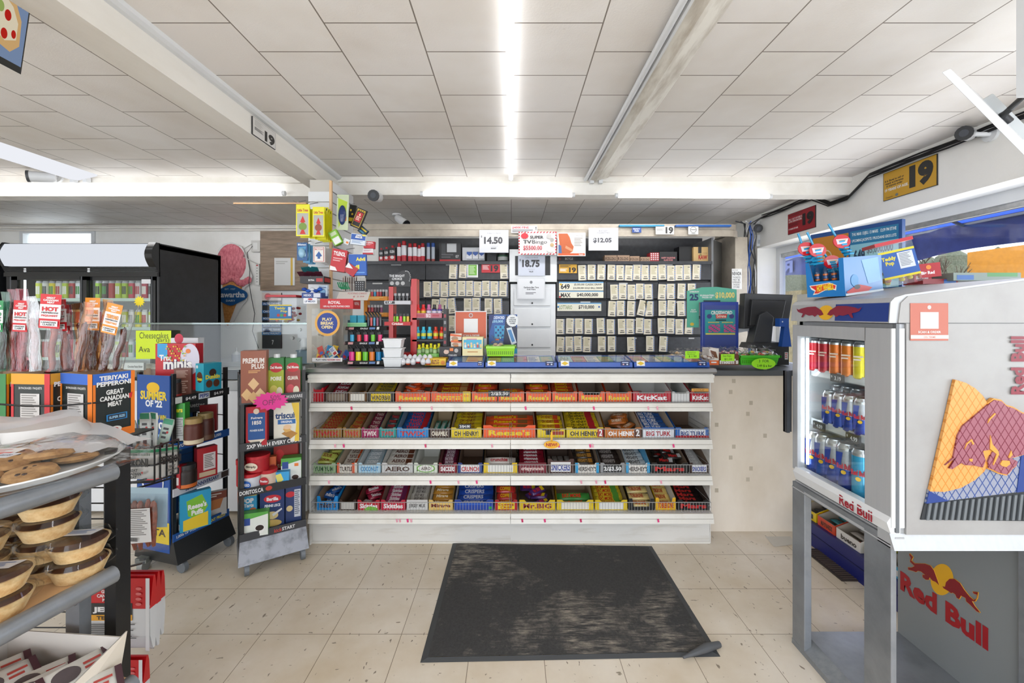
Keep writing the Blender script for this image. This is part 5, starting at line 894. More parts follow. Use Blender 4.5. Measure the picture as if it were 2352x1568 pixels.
o = MB(); a = W(1177, 736, 2.90); o.prism([(math.cos(i*math.pi/22)*(.043 if i % 2 else .039), math.sin(i*math.pi/22)*(.043 if i % 2 else .039)) for i in range(44)], 0, .002, 'eef0f2', 'y'); o.dec(((-.04, 0, .04), (.08, 0, 0), (0, 0, -.08), (0, -1, 0)), [('NEW\nONLINE\nBONUS\nGAME', .2, .2, .8, .8, '3a4450', .03)])
tag(o.build('round_seal', loc=a), 'round white NEW ONLINE BONUS GAME seal beside the blue poster', 'sign')
b = MB()
for i in range(4): b.prism([(-.06, 0), (.06, 0), (.075, .006), (-.075, .006)], 0, .1, M('3c4444', .4), 'y'); b.T = Matrix.Translation((.003*i, 0, .009*(i+1)))
tag(b.build('change_tray', loc=(W(1197, 0, 2.8).x, 2.8, ZC)), 'stack of dark trays beside the lime basket', 'tray')
# blue lottery ticket trays along the counter edge
for i, (x0, x1) in enumerate(((1025, 1111), (1115, 1279), (1283, 1453), (1457, 1630))):
    Yt = 2.585; a, c = W(x0, 0, Yt), W(x1, 0, Yt); w_ = c.x-a.x; t = thing('ticket_tray', f'blue framed lottery ticket tray on the counter edge, {ORD[i+1]} from left', 'tray', ((a.x+c.x)/2, Yt, ZC+.001))
    b = MB(); b.prism([(0, .004), (.004, .03), (.02, .034), (.02, 0), (.004, 0)], -w_/2, w_/2, M('1450b0', .3), 'x'); b.prism([(.02, .0), (.02, .03), (.2, .055), (.2, .0)], -w_/2, -w_/2+.012, M('1450b0', .3), 'x').prism([(.02, .0), (.02, .03), (.2, .055), (.2, .0)], w_/2-.012, w_/2, M('1450b0', .3), 'x'); b.box(-w_/2, w_/2, .19, .2, 0, .055, M('1450b0', .3)); b.build('frame', t)
    b = MB(); n = max(2, int(w_/.08)); cs_ = ['3c6cc0', 'd8a05c', '7cb8c8', 'c8506c', 'e0d8c0', '5c9c6c']
    for k in range(n): b.dec(((-w_/2+.014+(w_-.028)*k/n, .19, .05), ((w_-.028)/n*.96, 0, 0), (0, -.165, -.022), (0, 0, 1)), [('#R', 0, 0, 1, 1, cs_[(k+i) % 6]), ('#L', .1, .15, .9, .9, 5, cs_[(k+i+2) % 6])])
    b.build('tickets', t); MB().poly([(-w_/2, .004, .034), (w_/2, .004, .034), (w_/2, .2, .06), (-w_/2, .2, .06)], 'glass').build('glass_cover', t)
    o1 = .08 if i == 0 else .03; fr_ = ((-w_/2, .002, .034), (w_, 0, 0), (0, -.006, -.03), (0, -1, .1)); m_ = o1+.025/w_
    b = MB(); b.dec(fr_, [('#R', o1, -.25, o1+.05/w_, .75, 'f0f0ee'), ('#P', [(m_-.022/w_, .25), (m_, -.15), (m_+.022/w_, .25), (m_, .65)], 'e8c01c')], gap=.0008); b.build('age_sticker', t)
    b = MB(); b.dec(fr_, [('#R', .84, -.2, .96, .7, '182c5c'), ('#L', .86, 0, .95, .3, 1, 'c8d4f0'), ('#E', .875, .45, .012, .14, 'e0b0b8'), ('#E', .925, .45, .012, .14, 'd8e0f0')], gap=.0008); b.build('info_sticker', t)
# bagged cookies and sweets
for i in range(9): bag(f'clear bag of baked sweets in the heap right of the ticket trays', 1545+12*(i % 8)+(20 if i > 7 else 0), 822-(7 if i % 2 else 0), 2.80+.08*(i % 2), .036, ['e8cfa4', 'dcb47c', '5a3a28', 'e8d8c0'], group='clear cookie bags in the heap', inner=5, h=.85)
bag('clear bag leaning against the orange chocolate box', 1622, 826, 2.7, .045, ['d8cfc8', '8a5a40'], h=1.2)
for x0, y0, x1, y1, Y, s1, s2, lb in ((1574, 806, 1606, 823, 2.62, 'Peanut\nButter', '$ 1.99', 'neon green handwritten $1.99 tag on the cookie bags'), (1656, 813, 1687, 829, 2.66, 'Sour Keys', '$1.10', 'neon green handwritten $1.10 tag on the brown box')):
    pc('price_tag', lb, 'price tag', x0, y0, x1, y1, Y, .001, 'a8f01c', Fr=[(s1, .15, .1, .75, .5, '2c4a10'), (s2, .25, .58, .8, .88, '1c2c10', .01)])
pc('chocolate_box', 'orange and white chocolate bar box at the right counter corner', 'box', 1629, 800, 1651, 838, 2.70, .1, 'ece4dc', Fr=[('#R', 0, .72, 1, 1, 'f06c28'), ('#P', [(.1, .1), (.7, .2), (.9, .6), (.3, .5)], '7a4a30'), ('#L', .2, .8, .8, .95, 1, 'ffffff')])
pc('candy_carton', 'brown candy carton under the neon tag', 'box', 1652, 814, 1697, 838, 2.70, .12, '6c3a24', Fr=[("m&m's", .02, .4, .98, .9, 'f0ece8', .05)])
for i in range(5): bag('small clear sweet bag on the brown carton', 1650+11*i, 814-(i % 2)*3, 2.75+.03*(i % 2), .028, ['c8485c', 'e8c8c0', 'dcd4d0'], group='sweet bags on the brown carton', inner=5)
basket('green basket of clear candy bags at the right end of the counter', 1698, 1788, 817, 838, 2.715, .15, '4cc42c')
for i in range(8): bag('clear bag of mixed candy in the right green basket', 1704+11.5*(i % 7)+(14 if i > 6 else 0), 822-(i % 3)*4, 2.77+.05*(i % 2), .037, ['e8b82c', 'd84830', '3c9c4c', 'e8e0dc', 'e89cb0'], group='candy bags in the green basket', inner=8)
b = MB(); b.prism([(math.cos(i*math.pi/12)*.075, math.sin(i*math.pi/12)*.035) for i in range(24)], 0, .002, 'a0f01c', 'y'); b.dec(((-.075, 0, .035), (.15, 0, 0), (0, 0, -.07), (0, -1, 0)), [('3  FOR', .3, .15, .72, .38, '2c4a10', .01), ('2.49 $ a bar', .22, .58, .85, .82, '2c4a10', .01)])
tag(b.build('price_tag', loc=W(1754, 835, 2.66)), 'oval neon green 3 FOR 2.49 tag on the green basket', 'price tag')
# lottery stand, green sign, white sheet
t = thing('lottery_stand', 'blue framed crossword lottery stand behind the cookie bags', 'display', W(1655, 812, 2.98)); o_ = t.location; Yd = 2.98
a, c = W(1612, 812, Yd), W(1697, 693, Yd); b = MB(); b.box(a.x, c.x, Yd, Yd+.03, a.z, c.z, M('1c3c9c', .3)); o = b.build('frame', t, bevel=.006); o.location = -o_
a, c = W(1619, 806, Yd), W(1690, 701, Yd); b = MB(); b.dec(((a.x, Yd-.0005, c.z), (c.x-a.x, 0, 0), (0, 0, a.z-c.z), (0, -1, 0)), [('#R', 0, 0, 1, 1, '3a4c94'), ('#R', 0, .1, .97, .64, '2c9ca0'), ('CROSSWORD', .2, .12, .88, .2, 'f0f0ec', .03), ('#P', [(.34, .2), (.72, .19), (.7, .28), (.36, .29)], 'c83030'), ('Extreme', .38, .2, .68, .27, 'f4e4d0', .02), ('#E', .14, .24, .08, .05, '3c3c7c'), ('#E', .86, .24, .08, .05, '3c3c7c'), ('#R', .34, .31, .68, .34, '1c3c3c'), ('#R', .02, .61, .97, .64, 'e8dc60')]+[('#R', .1+.04*k, .36+.03*j, .125+.04*k, .385+.03*j, 'e8d060') for k in list(range(9))+list(range(11, 20)) for j in (0, )]+[('#R', .1+.05*k+(.12 if k > 6 else 0), .42+.024*j, .145+.05*k+(.12 if k > 6 else 0), .44+.024*j, 'd83c8c') for k in range(14) for j in range(7) if (k*5+j*3) % 4]); o = b.build('ticket_card', t); o.location = -o_
b = MB(); a, c = W(1582, 752, 3.0), W(1697, 658, 3.0); w_, h = c.x-a.x, c.z-a.z
b.prism([(0, 0), (w_*.24, 0), (w_*.24, h*.62), (w_, h*.62), (w_, h*.94), (w_*.6, h), (w_*.3, h*.99), (0, h*.9)], 0, .004, '5cb89c', 'y'); b.dec(((0, 0, h), (w_, 0, 0), (0, 0, -h), (0, -1, 0)), [('25', .05, .17, .23, .34, '1c3c6c', .05), ('GUARANTEED\nPRIZES OF', .26, .19, .55, .28, 'f0f4f0', .03), ('$10,000', .57, .13, .96, .3, 'f0dc7c', .04), ('#R', .33, .33, .67, .37, '1c3c4c'), ('PLAY\nTODAY', .06, .55, .2, .63, 'f0f4f0', .03), ('#E', .1, .92, .04, .04, 'e0c040'), ('SUPERDRAW', .05, .1, .24, .14, 'f0f4f0', .03)])
tag(b.build('lottery_sign', loc=(a.x, 3.03, a.z)), 'large mint green sign offering 25 prizes of $10,000', 'sign')
carton('paper_sheet', 'blank white tilted sheet right of the lottery stand', 'paper', W(1708, 762, 3.06), .1, .2, .003, 'e8eaec', rot=(0, -.18, 0))
# till
t = thing('till_terminal', 'black point of sale monitor seen from behind on the counter', 'monitor', W(1762, 800, 3.0)); o_ = t.location; Ym = 3.0
def PM(mb, n, **k): o = mb.build(n, t, **k); o.location = -o_; return o
def quadbox(pts, Y0, Y1, mat, sh=.85):
    c_ = sum((Vector((p[0], 0, p[1])) for p in pts), Vector())/len(pts); b = MB(); f = [W(x, y, Y0) for x, y in pts]; m_ = sum(f, Vector())/len(f); g = [m_+(p-m_)*sh+Vector((0, Y1-Y0, 0)) for p in f]
    n = len(f); b.add([tuple(p) for p in f+g], [tuple(range(n))[::-1], tuple(range(n, 2*n))]+[(i, (i+1) % n, n+(i+1) % n, n+i) for i in range(n)], mat); return b
PM(quadbox([(1708, 755), (1811, 746), (1822, 677), (1711, 673)][::1], 2.98, 3.05, M('26272a', .35), 1.0), 'screen_shell', bevel=.004)
PM(quadbox([(1722, 748), (1795, 742), (1806, 690), (1728, 688)], 2.955, 2.99, M('1d1e20', .35), 1.05), 'back_cover', bevel=.004)
PM(quadbox([(1728, 792), (1772, 790), (1778, 728), (1762, 715), (1745, 722)], 2.93, 3.02, M('2f3134', .4), 1.0), 'stand_arm', bevel=.004)
PM(quadbox([(1722, 800), (1800, 800), (1796, 786), (1728, 788)], 2.9, 3.04, M('232427', .4), 1.0), 'foot')
pc('card_reader_stand', 'blue card device on the counter beside the till', 'device', 1791, 731, 1812, 750, 2.85, .05, '1450a8', Fr=[('#E', .3, .4, .07, .09, 'e8f0f8')])
tag(quadbox([(1796, 796), (1818, 796), (1812, 750), (1802, 750)], 2.86, 2.9, M('1450a8', .3), 1.0).build('device_post'), 'blue post carrying the card device', 'stand')
pc('receipt_printer', 'black boxy receipt printer behind the green basket', 'printer', 1768, 796, 1812, 838, 2.92, .15, '1a1b1d', Fr=[('#R', .3, .05, .34, .95, '333437'), ('#R', .78, .3, .95, .7, 'd8d4d0'), ('#L', .8, .35, .93, .65, 3, 'c84848')])
C.cycles.transparent_max_bounces = 40; C.cycles.max_bounces = 10
# ---------------------------------------------------------------- drinks fridge and back corner on the left
YFr = 3.57; fx0, fx1 = W(8, 0, YFr).x, W(361, 0, YFr).x
t = thing('drinks_fridge', 'black two door drinks fridge with glowing white header panel', 'fridge', ((fx0+fx1)/2, YFr, 0)); o_ = Vector(t.location)
def PB(mb, n, par=None, **k):
    o = mb.build(n, par or t, **k)
    if par is None: o.location = -o_
    return o
b = MB(); b.box(fx0, fx0+.03, YFr+.02, YFr+.78, .1, 1.98, 'black_metal'); b.box(fx1-.03, fx1, YFr+.02, YFr+.78, 0, 1.98, 'black_metal'); b.box(fx0, fx1, YFr+.74, YFr+.78, .1, 1.98, 'black_metal'); b.box(fx0, fx1, YFr+.02, YFr+.78, 1.94, 1.99, 'black_metal'); b.box(fx0, fx1, YFr+.02, YFr+.78, 0, .3, 'black_metal')
b.box(fx0+.03, fx1-.03, YFr+.70, YFr+.74, .3, 1.94, 'd8dcdc'); PB(b, 'body')
zt, zb = W(0, 557, YFr).z, W(0, 613, YFr).z
def curved(x0, x1, z0, z1, y, bul, mat):
    pr = [(y, z0)]+[(y-bul*math.sin(math.pi*i/8), z0+(z1-z0)*i/8) for i in range(1, 8)]+[(y, z1), (y+.04, z1), (y+.04, z0)]; return MB().prism(pr, x0, x1, mat, 'x', True)
PB(curved(fx0+.02, fx1-.06, zb+.008, zt-.012, YFr-.01, .035, 'header_light'), 'light_panel')
b = curved(fx0-.0, fx0+.02, zb, zt, YFr-.012, .045, M('17181a', .2)); PB(b, 'header_end'); PB(curved(fx1-.06, fx1, zb, zt, YFr-.012, .045, M('17181a', .2)), 'header_end')
b = MB()
for i in range(4): b.box(fx0, fx1, YFr-.01+.006*i, YFr+.03, zb-.012*(i+1), zb-.012*i-.003, M('1a1b1d', .2))
b.box(fx0, fx1, YFr, YFr+.03, zb-.08, zb-.048, M('141517', .25)); PB(b, 'top_grille')
for k, (a, c) in enumerate(((fx0+.07, W(200, 0, YFr).x), (W(188, 0, YFr).x, fx1-.02))):
    yy = YFr+(.02 if k else -.005); d = PB(MB().box(a, a+.05, yy, yy+.025, .3, zb-.08, M('1b1c1e', .2)).box(c-.055, c, yy, yy+.025, .3, zb-.08, M('1b1c1e', .2)).box(a, c, yy, yy+.025, zb-.11, zb-.08, M('1b1c1e', .2)).box(a, c, yy, yy+.025, .28, .34, M('1b1c1e', .2)).box(c-.045, c-.035, yy-.004, yy, .3, zb-.08, '4a4c50'), 'sliding_door')
    MB().box(a+.05, c-.055, yy+.01, yy+.014, .34, zb-.11, 'glass').build('door_glass', d)
PB(MB().box(W(323, 0, YFr).x, W(344, 0, YFr).x, YFr+.008, YFr+.01, W(0, 651, YFr).z, W(0, 641, YFr).z, 'e8e8ea'), 'door_sticker')
for z in (1.51, 1.26, 1.0, .74):
    b = MB()
    for i in range(9): b.tube([(fx0+.04, YFr+.12+.06*i, z), (fx1-.04, YFr+.12+.06*i, z)], .003, 'e4e6e6', 4)
    b.box(fx0+.04, fx1-.04, YFr+.10, YFr+.104, z-.005, z+.02, 'c8dcd4'); PB(b, 'wire_shelf')
for x in (fx0+.10, fx1-.05, (fx0+fx1)/2): PB(MB().tube([(x, YFr+.07, .4), (x, YFr+.07, 1.78)], .007, 'cooler_light', 6), 'interior_light')
ccol = ['c8d43c', 'd8d8d4', 'e8d81c', 'e0e0dc', 'b8d030', 'b83038', 'e0e4e8', '2a90c8', '1c78b8', '9cc83c', '4c3a38', 'b03030', 'b8cc30', 'a8c838', 'c83c54', 'd8d0d0', 'b8344c', 'c0c8cc']
def soda(r, h, c, c2, accent=None):
    b = MB(); b.lathe([(r*.8, 0, 'c8cacc'), (r, h*.05, c), (r, h*.88, c), (r*.82, h*.97, 'c8cacc'), (r*.82, h, 'c8cacc')], M(c, .25, .3), 14)
    for i in range(3):
        a = -math.pi/2+(i-1)*.5; b.poly([(math.cos(a-.2)*r*1.01, math.sin(a-.2)*r*1.01, h*.3), (math.cos(a+.2)*r*1.01, math.sin(a+.2)*r*1.01, h*.3), (math.cos(a+.2)*r*1.01, math.sin(a+.2)*r*1.01, h*.72), (math.cos(a-.2)*r*1.01, math.sin(a-.2)*r*1.01, h*.72)], c2)
    return b
pool = {}
for si, z in enumerate((1.517, 1.267, 1.007)):
    for i in range(19):
        x = fx0+.13+.058*i; k = (i+si*5) % 18
        if abs(x-(W(196, 0, 3.7).x)) < .04: continue
        if k not in pool: pool[k] = o = soda(.027, .165, ccol[k], ['e8e8e0', '2a2a2c', '3c8c3c', 'b02830'][k % 4]).build('drink_can')
        else: o = pool[k].copy(); COL.objects.link(o)
        o.location = (x, YFr+.16, z); tag(o, f'tall drink can on fridge shelf {si+1} from top, {ORD[i+1] if i < 18 else "last"} from left', 'can', 'cans in the drinks fridge')
t = thing('drinks_fridge', 'second black fridge at the far left edge beside the first one', 'fridge', (fx0-.7, YFr, 0)); MB().box(-.66, .66, 0, .78, .1, 1.9, 'black_metal').build('body', t); MB().box(-.6, .62, -.02, 0, .3, 1.7, M('1b1c1e', .2)).box(.58, .60, -.03, -.02, .3, 1.7, '5a5c60').build('door', t); MB().box(-.66, .66, .02, .76, 0, .1, '222426').build('base', t)
# ice cream cone sign on the wall
YW = 4.96
b = MB(); K = 5.0/F
def lw(px, py, Y=YW): p = W(px, py, Y); return (p.x, p.z)
out = [(498, 600), (500, 575), (512, 560), (530, 556), (555, 566), (566, 590), (572, 615), (580, 635), (574, 652), (562, 660), (560, 672), (566, 690), (556, 700), (548, 715), (530, 750), (520, 754), (514, 745), (510, 700), (498, 690)]
t = thing('cone_sign', 'large pink ice cream cone wall sign with blue dairy badge', 'sign', (0, YW, 0))
MB().prism([lw(*p) for p in out], 0, .015, 'f0efec', 'y').build('backing', t)
MB().prism([lw(*p) for p in [(512, 640), (558, 648), (554, 670), (524, 748), (517, 742), (512, 700)]], -.006, 0, 'cone', 'y').build('cone', t)
b = MB(); p = lw(531, 604); b.sphere((p[0], 0, p[1]), .175, .03, .225, 'icecream', 20, 12); q = random.Random(1)
for i in range(16): p = lw(502+4.7*i, 640+5*math.sin(i*.7)+i*.5); b.sphere((p[0], -.01, p[1]), .035, .022, .035+.01*q.random(), 'icecream', 8, 6)
b.build('scoop', t)
b = MB(); p = lw(533, 678); b.prism([(p[0]+.175*math.cos(i*math.pi/16)*(1+.12*math.cos(2*i*math.pi/16)), p[1]+.11*math.sin(i*math.pi/16)*(1+.1*math.cos(4*i*math.pi/16))) for i in range(32)], -.03, -.02, '1c5c98', 'y')
b.dec(((p[0]-.18, -.03, p[1]+.11), (.36, 0, 0), (0, 0, -.22), (0, -1, 0)), [('Kawartha', .05, .32, .97, .62, 'f0f2f4', .03), ('EST. 1937', .32, .14, .66, .22, 'd8e4f0', .01), ('DAIRY', .36, .74, .66, .84, 'e8eef4', .02)]); b.build('badge', t)
t = thing('wall_board', 'brown wood grain board on the back wall left of the pillar', 'board', (0, 4.97, 0)); a, c = W(600, 667, 4.97), W(760, 531, 4.97); MB().box(a.x, c.x, -.02, .02, a.z, c.z, 'wood_board').build('board', t)
a, c = W(602, 900, 4.97), W(760, 668, 4.97); tag(MB().box(0, c.x-a.x, -.012, .01, 0, c.z-a.z, 'plastic_white').build('wall_panel', loc=(a.x, 4.985, a.z)), 'white panel below the wood grain board', 'panel')
pc('document_pocket', 'clear document pocket with yellow edge pinned on the wood board', 'pocket', 630, 592, 677, 655, 4.945, .004, 'e4e4e2', Fr=[('#R', .8, 0, .9, 1, 'e0b83c'), ('#L', .08, .12, .7, .26, 2, 'b8b8b4')], r=.15)
t = pc('outlet_box', 'beige outlet box with plugs on the back wall', 'outlet', 577, 552, 597, 578, 4.95, .05, 'dcdad4', Fr=[('#R', .2, .2, .7, .8, 'f0f0ec')])
pc('power_strip', 'white power strip hanging vertically on the back wall', 'power strip', 586, 606, 595, 654, 4.95, .03, 'eceae6', Fr=[('#R', .25, .04, .75, .1, 'c83028')]+[('#E', .5, .2+.13*i, .2, .035, 'b0b0ac') for i in range(6)])
tag(MB().tube([W(x, y, 4.93) for x, y in ((580, 565), (568, 580), (574, 620), (572, 650), (577, 680), (585, 720), (580, 760), (594, 800))], .004, '2a2a2c', 5).build('cable'), 'thin dark cable running down the wall from the outlet box', 'cable')
tag(MB().tube([W(x, y, 4.93) for x, y in ((578, 560), (562, 570), (560, 590), (578, 600), (591, 606))], .006, 'dcdad4', 5).build('cable'), 'white looped cable between outlet box and power strip', 'cable')
rws = [('SALTED CARAMEL', 694, '1c5c98'), ('CHOCOLATE', 712, '1c5c98'), ('MOOSE TRACKS', 728, '1c5c98'), ('DEATH BY CHOCOLATE', 744, '1c5c98'), ('BLUE BURIED TREASURE', 753, '1c5c98'), ('MAPLE WALNUT', 762, '2a7cc0')]
pc('flavour_board', 'black and blue ice cream flavour board behind the candy tub', 'board', 602, 672, 646, 800, 4.95, .02, '26282c', Fr=[('#R', 0, 0, 1, .14, 'e8d8d0'), ('#E', .3, .07, .18, .06, 'd88c90')]+[it for s_, y, c_ in rws for it in (('#R', .0, (y-672)/128, 1, (y-665)/128, c_), (s_, .06, (y-671)/128, .94, (y-666.5)/128, 'f0f4f8', .02))]+[('7', .52, .85, .62, .93, 'e8e8e8', .02)])
# display freezer with glass top
t = thing('ice_cream_freezer', 'white ice cream freezer with green edged glass top behind the racks', 'freezer', (-2.3, 2.95, 0)); gx0, gx1 = -3.3+2.3, W(706, 0, 2.95).x+2.3
MB().box(gx0, gx1, 0, .58, .02, .93, 'plastic_white').box(gx0-.01, gx1+.01, -.015, .595, .86, .93, 'c2c6c8').build('cabinet', t, bevel=.006)
MB().box(gx0, gx1, 0, .34, 1.322, 1.330, 'glass').box(gx0, gx1, -.004, .0, 1.320, 1.332, 'green_glass').build('glass_top', t)
MB().box(gx0, gx1, .02, .026, .93, 1.315, 'glass').build('front_glass', t)
MB().tube([(gx1-.02, .05, 1.32), (gx1-.06, .25, 1.0), (gx1-.06, .3, .93)], .005, '6a8078', 6).build('stay', t)
for px, py in ((690, 757), (673, 776), (688, 780)): p = W(px, py, 3.0)-Vector((-2.3, 2.95, 0)); MB().tube([p, p+Vector((0, -.02, 0))], .012, 'c8cacc', 10).build('glass_clamp', t)
pc('price_note', 'neon yellow handwritten Cheesecakes (Jars) note on the freezer glass', 'note', 312, 759, 393, 824, 2.93, .001, 'd8f018', Fr=[('Cheesecakes', .1, .06, .92, .28, '283018', .0), ('(Jars)', .58, .26, .95, .44, '283018'), ('Ava', .08, .56, .4, .76, '283018')])
pc('flavour_tag', 'white Chocolate Peanut Butter tag inside the freezer glass', 'label', 284, 833, 330, 850, 3.0, .02, 'e4e6e6', Fr=[('Chocolate Peanut Butter', .2, .35, .95, .65, '3a3a3c', .02)])
for i in range(7): tag(MB().lathe([(.035, 0, 'c8b8a0'), (.036, .06, ['b07848', '7a4a34', 'd8c8b0'][i % 3]), (.03, .075, 'e0d8c8'), (.03, .09, 'd8d4cc')], 'd8c8b0', 12).build('dessert_jar', loc=(-2.95+.085*i, 3.12+.04*(i % 2), .932)), 'small dessert jar inside the freezer glass', 'jar', 'dessert jars in the glass case')
t = thing('candy_tub', 'clear square tub of red candies with red lid on the glass top', 'tub', W(646, 742, 3.1)); w_ = .215/2
b = MB(); b.lathe([(w_*.88*1.2, 0), (w_*1.25, .01), (w_*1.25, .17), (w_*1.1, .195)], 'acrylic', 4) if 0 else b.prism([(-w_, .01), (-w_+.02, -.0), (w_-.02, 0), (w_, .01), (w_, .15), (-w_, .15)], 0, .19, 'acrylic', 'z'); b.build('tub', t)
MB().box(-w_-.004, w_+.004, -.006, .156, .19, .207, M('cc2430', .3)).build('lid', t, bevel=.004)
b = MB(); b.dec(((-w_*.78, -.002, .135), (w_*1.5, 0, 0), (0, 0, -.11), (0, -1, 0)), [('#R', 0, 0, 1, 1, 'f0d020'), ('#R', 0, .08, 1, .92, '1c78b8'), ('Teddy', .22, .14, .72, .36, 'e8d838', .04), ('Pop', .5, .36, .8, .54, 'e8d838', .04), ('#R', .84, .15, .97, .75, 'e8ecf0'), ('#E', .4, .7, .07, .1, 'c83028'), ('#E', .55, .7, .07, .1, '48a848'), ('#E', .7, .7, .07, .1, 'c83028')]); b.build('label', t)
b = MB(); q = random.Random(3)
for i in range(60): b.sphere((q.uniform(-.085, .085), q.uniform(.02, .13), .012+q.random()*.10), .013, .013, .010, ['c42430', 'e86030', 'd8b838', 'a81c28'][i % 4], 7, 4)
tag(b.build('candies', t), kind='stuff')
tag(MB().box(-.6, .75, 0, .42, .84, .88, 'c8ccce').box(-.6, .75, .02, .42, 0, .84, 'wall_paint').build('back_counter', loc=(-3.0, 4.5, 0)), 'pale counter along the back wall behind the freezer', 'counter')
can('soap_bottle', 'clear pump bottle on the back counter behind the racks', 'bottle', 543, 4.62, 832, .045, .16, lambda r, h: [(r, 0, 'b8c0cc'), (r, h*.55, 'c8ccd8'), (r*.5, h*.7, 'd8dce0'), (r*.15, h*.75, 'e8e8e8'), (r*.15, h, 'e8e8e8')], 'c8ccd8')
tag(MB().box(-.09, .09, 0, .2, 0, .13, '8ca4b4').box(-.1, .1, -.01, .21, .13, .14, '7c96a8').build('storage_bin', loc=W(702, 835, 4.45)), 'grey blue plastic bin behind the pillar foot', 'bin')
tag(MB().lathe([(.028, 0), (.036, .12)], 'plastic_white', 14).build('cup_stack', loc=W(699, 802, 4.5)), 'stack of white foam cups on the grey blue bin', 'cups')
# ---------------------------------------------------------------- wheeled wire racks
def rack(label, A, rz, w_, d_, lips, side, extra):
    t = thing('display_rack', label, 'rack', (A[0], A[1], 0), rz); ca, sa = math.cos(rz), math.sin(rz)
    for k, (x, y) in enumerate(((.01, .01), (w_-.01, .01), (.01, d_-.01), (w_-.01, d_-.01))): MB().box(x-.009, x+.009, y-.009, y+.009, .09, 1.07, M('1a1b1d', .35)).build('post', t)
    q = MB().box(-.006, .0, .015, d_-.015, .10, 1.06, side[0]); q.dec(((-.006, d_-.015, 1.06), (0, -(d_-.03), 0), (0, 0, -.96), (-1, 0, 0)), side[1]); q.build('side_panel', t)
    b = MB()
    for z in (.30, .42, .54, .66, .78, .90, 1.03): b.tube([(w_-.01, .01, z), (w_-.01, d_-.01, z)], .003, '1a1b1d', 4); b.tube([(.01, d_-.01, z), (w_-.01, d_-.01, z)], .003, '1a1b1d', 4)
    b.build('back_wires', t); MB().box(.01, w_-.01, d_-.012, d_-.008, .2, 1.0, extra.get('back', '2a2c30')).build('back_panel', t)
    for (z, col, its) in lips:
        b = MB(); b.box(0, w_, .0, d_-.01, z-.006, z, '2a2c2e'); b.box(-.002, w_+.002, -.006, -.001, z-.008, z+.034, col); b.dec(((-.002, -.006, z+.034), (w_+.004, 0, 0), (0, 0, -.042), (0, -1, 0)), its); b.build('shelf', t)
    b = MB(); v = [(0, 0, .185), (w_, 0, .185), (w_+.01, -.05, .06), (-.01, -.05, .06), (0, d_, .185), (w_, d_, .185), (w_+.01, d_, .06), (-.01, d_, .06)]
    b.add(v, [(3, 2, 1, 0), (4, 5, 6, 7), (0, 1, 5, 4), (1, 2, 6, 5), (7, 6, 2, 3), (0, 4, 7, 3)], extra['base']); b.build('base', t)
    for (x, y) in ((.03, -.03), (w_-.02, -.03), (.03, d_-.03), (w_-.02, d_-.03)):
        c_ = MB().box(x-.012, x+.012, y-.012, y+.012, .045, .062, '8a8c90').build('caster', t)
        MB().tube([(x-.011, y, .031), (x+.011, y, .031)], .031, '6c7278', 14).build('wheel', c_)
    return t
def on_rack(A, rz, px, off):
    u = (px-CX)/F; dx, dy = math.cos(rz), math.sin(rz); nx, ny = -dy, dx; p0 = (A[0]+nx*off, A[1]+ny*off); s = (u*p0[1]-p0[0])/(dx-u*dy); return Vector((p0[0]+s*dx, p0[1]+s*dy, 0))
def rk(A, rz, name, label, cat, x0, x1, y0, z, off, d, col, its=(), trz=0, **k):
    a, c = on_rack(A, rz, x0, off), on_rack(A, rz, x1, off); m = (a+c)/2; h = EH-(y0-CY)*m.y/F-z
    return carton(name, label, cat, (m.x, m.y, z+.001), (c-a).length, h, d, col, rz=rz+trz, Fr=list(its), **k)
ZR = (.933, .683, .439, .197)
A1, r1 = (-1.814, 2.27), math.atan2(.31, .089)
rack('black wire rack with blue side panel and SUMMER OF 22 lettering', A1, r1, .322, .27,
 [(ZR[0]-.02, '1c1d20', [('$4.49', .2, .3, .38, .75, 'f0f0f0', .02), ('#R', .42, .1, .62, .9, 'e8ecf0'), ('PEPSI', .44, .25, .6, .75, '1c3c98', .03), ('$4.99', .7, .3, .88, .75, 'f0f0f0', .02), ('#R', .03, .1, .14, .9, 'd8dcd8')]),
  (ZR[1]-.02, '1c58a8', [('YOU COULD WIN $22,000', .08, .25, .84, .75, 'f0f4f8', .03)]), (ZR[2]-.02, 'd8dce4', [('30TH ANNIVERSARY', .2, .25, .8, .78, '1c3878', .03), ('#R', .84, .1, .98, .9, '4c3c38')]),
  (ZR[3]-.02, '1c58a8', [('1,000s OF WEEKLY', .05, .3, .46, .72, 'f0f4f8', .03), ('INSTANT PRIZES', .5, .3, .92, .72, 'f4e030', .03)])],
 (M('1450a0', .3), [('SUMMER', .1, .09, .92, .14, 'f0d020', .04), ("OF '22", .26, .14, .78, .18, 'f0f4f4', .04), ('#E', .5, .07, .2, .03, 'f0c020'), ('YOU COULD WIN', .12, .22, .9, .25, 'f0d820', .03), ('$22,000', .04, .26, .96, .31, 'f4f4f4', .04), ('#L', .2, .33, .8, .38, 2, '8cb4e0'), ('#R', 0, .82, 1, .94, 'ecd020'), ('INSTA', .1, .86, .9, .9, '2a2a2c', .03), ('#E', .5, .60, .34, .09, 'e8ecf0'), ('#E', .5, .58, .3, .06, 'c82838'), ('#P', [(.2, .61), (.8, .58), (.8, .63), (.3, .66)], '1c3c98')]), {'base': M('232527', .4), 'back': '1c68b8'})
R1 = lambda *a, **k: rk(A1, r1, *a, **k)
YA = 2.42
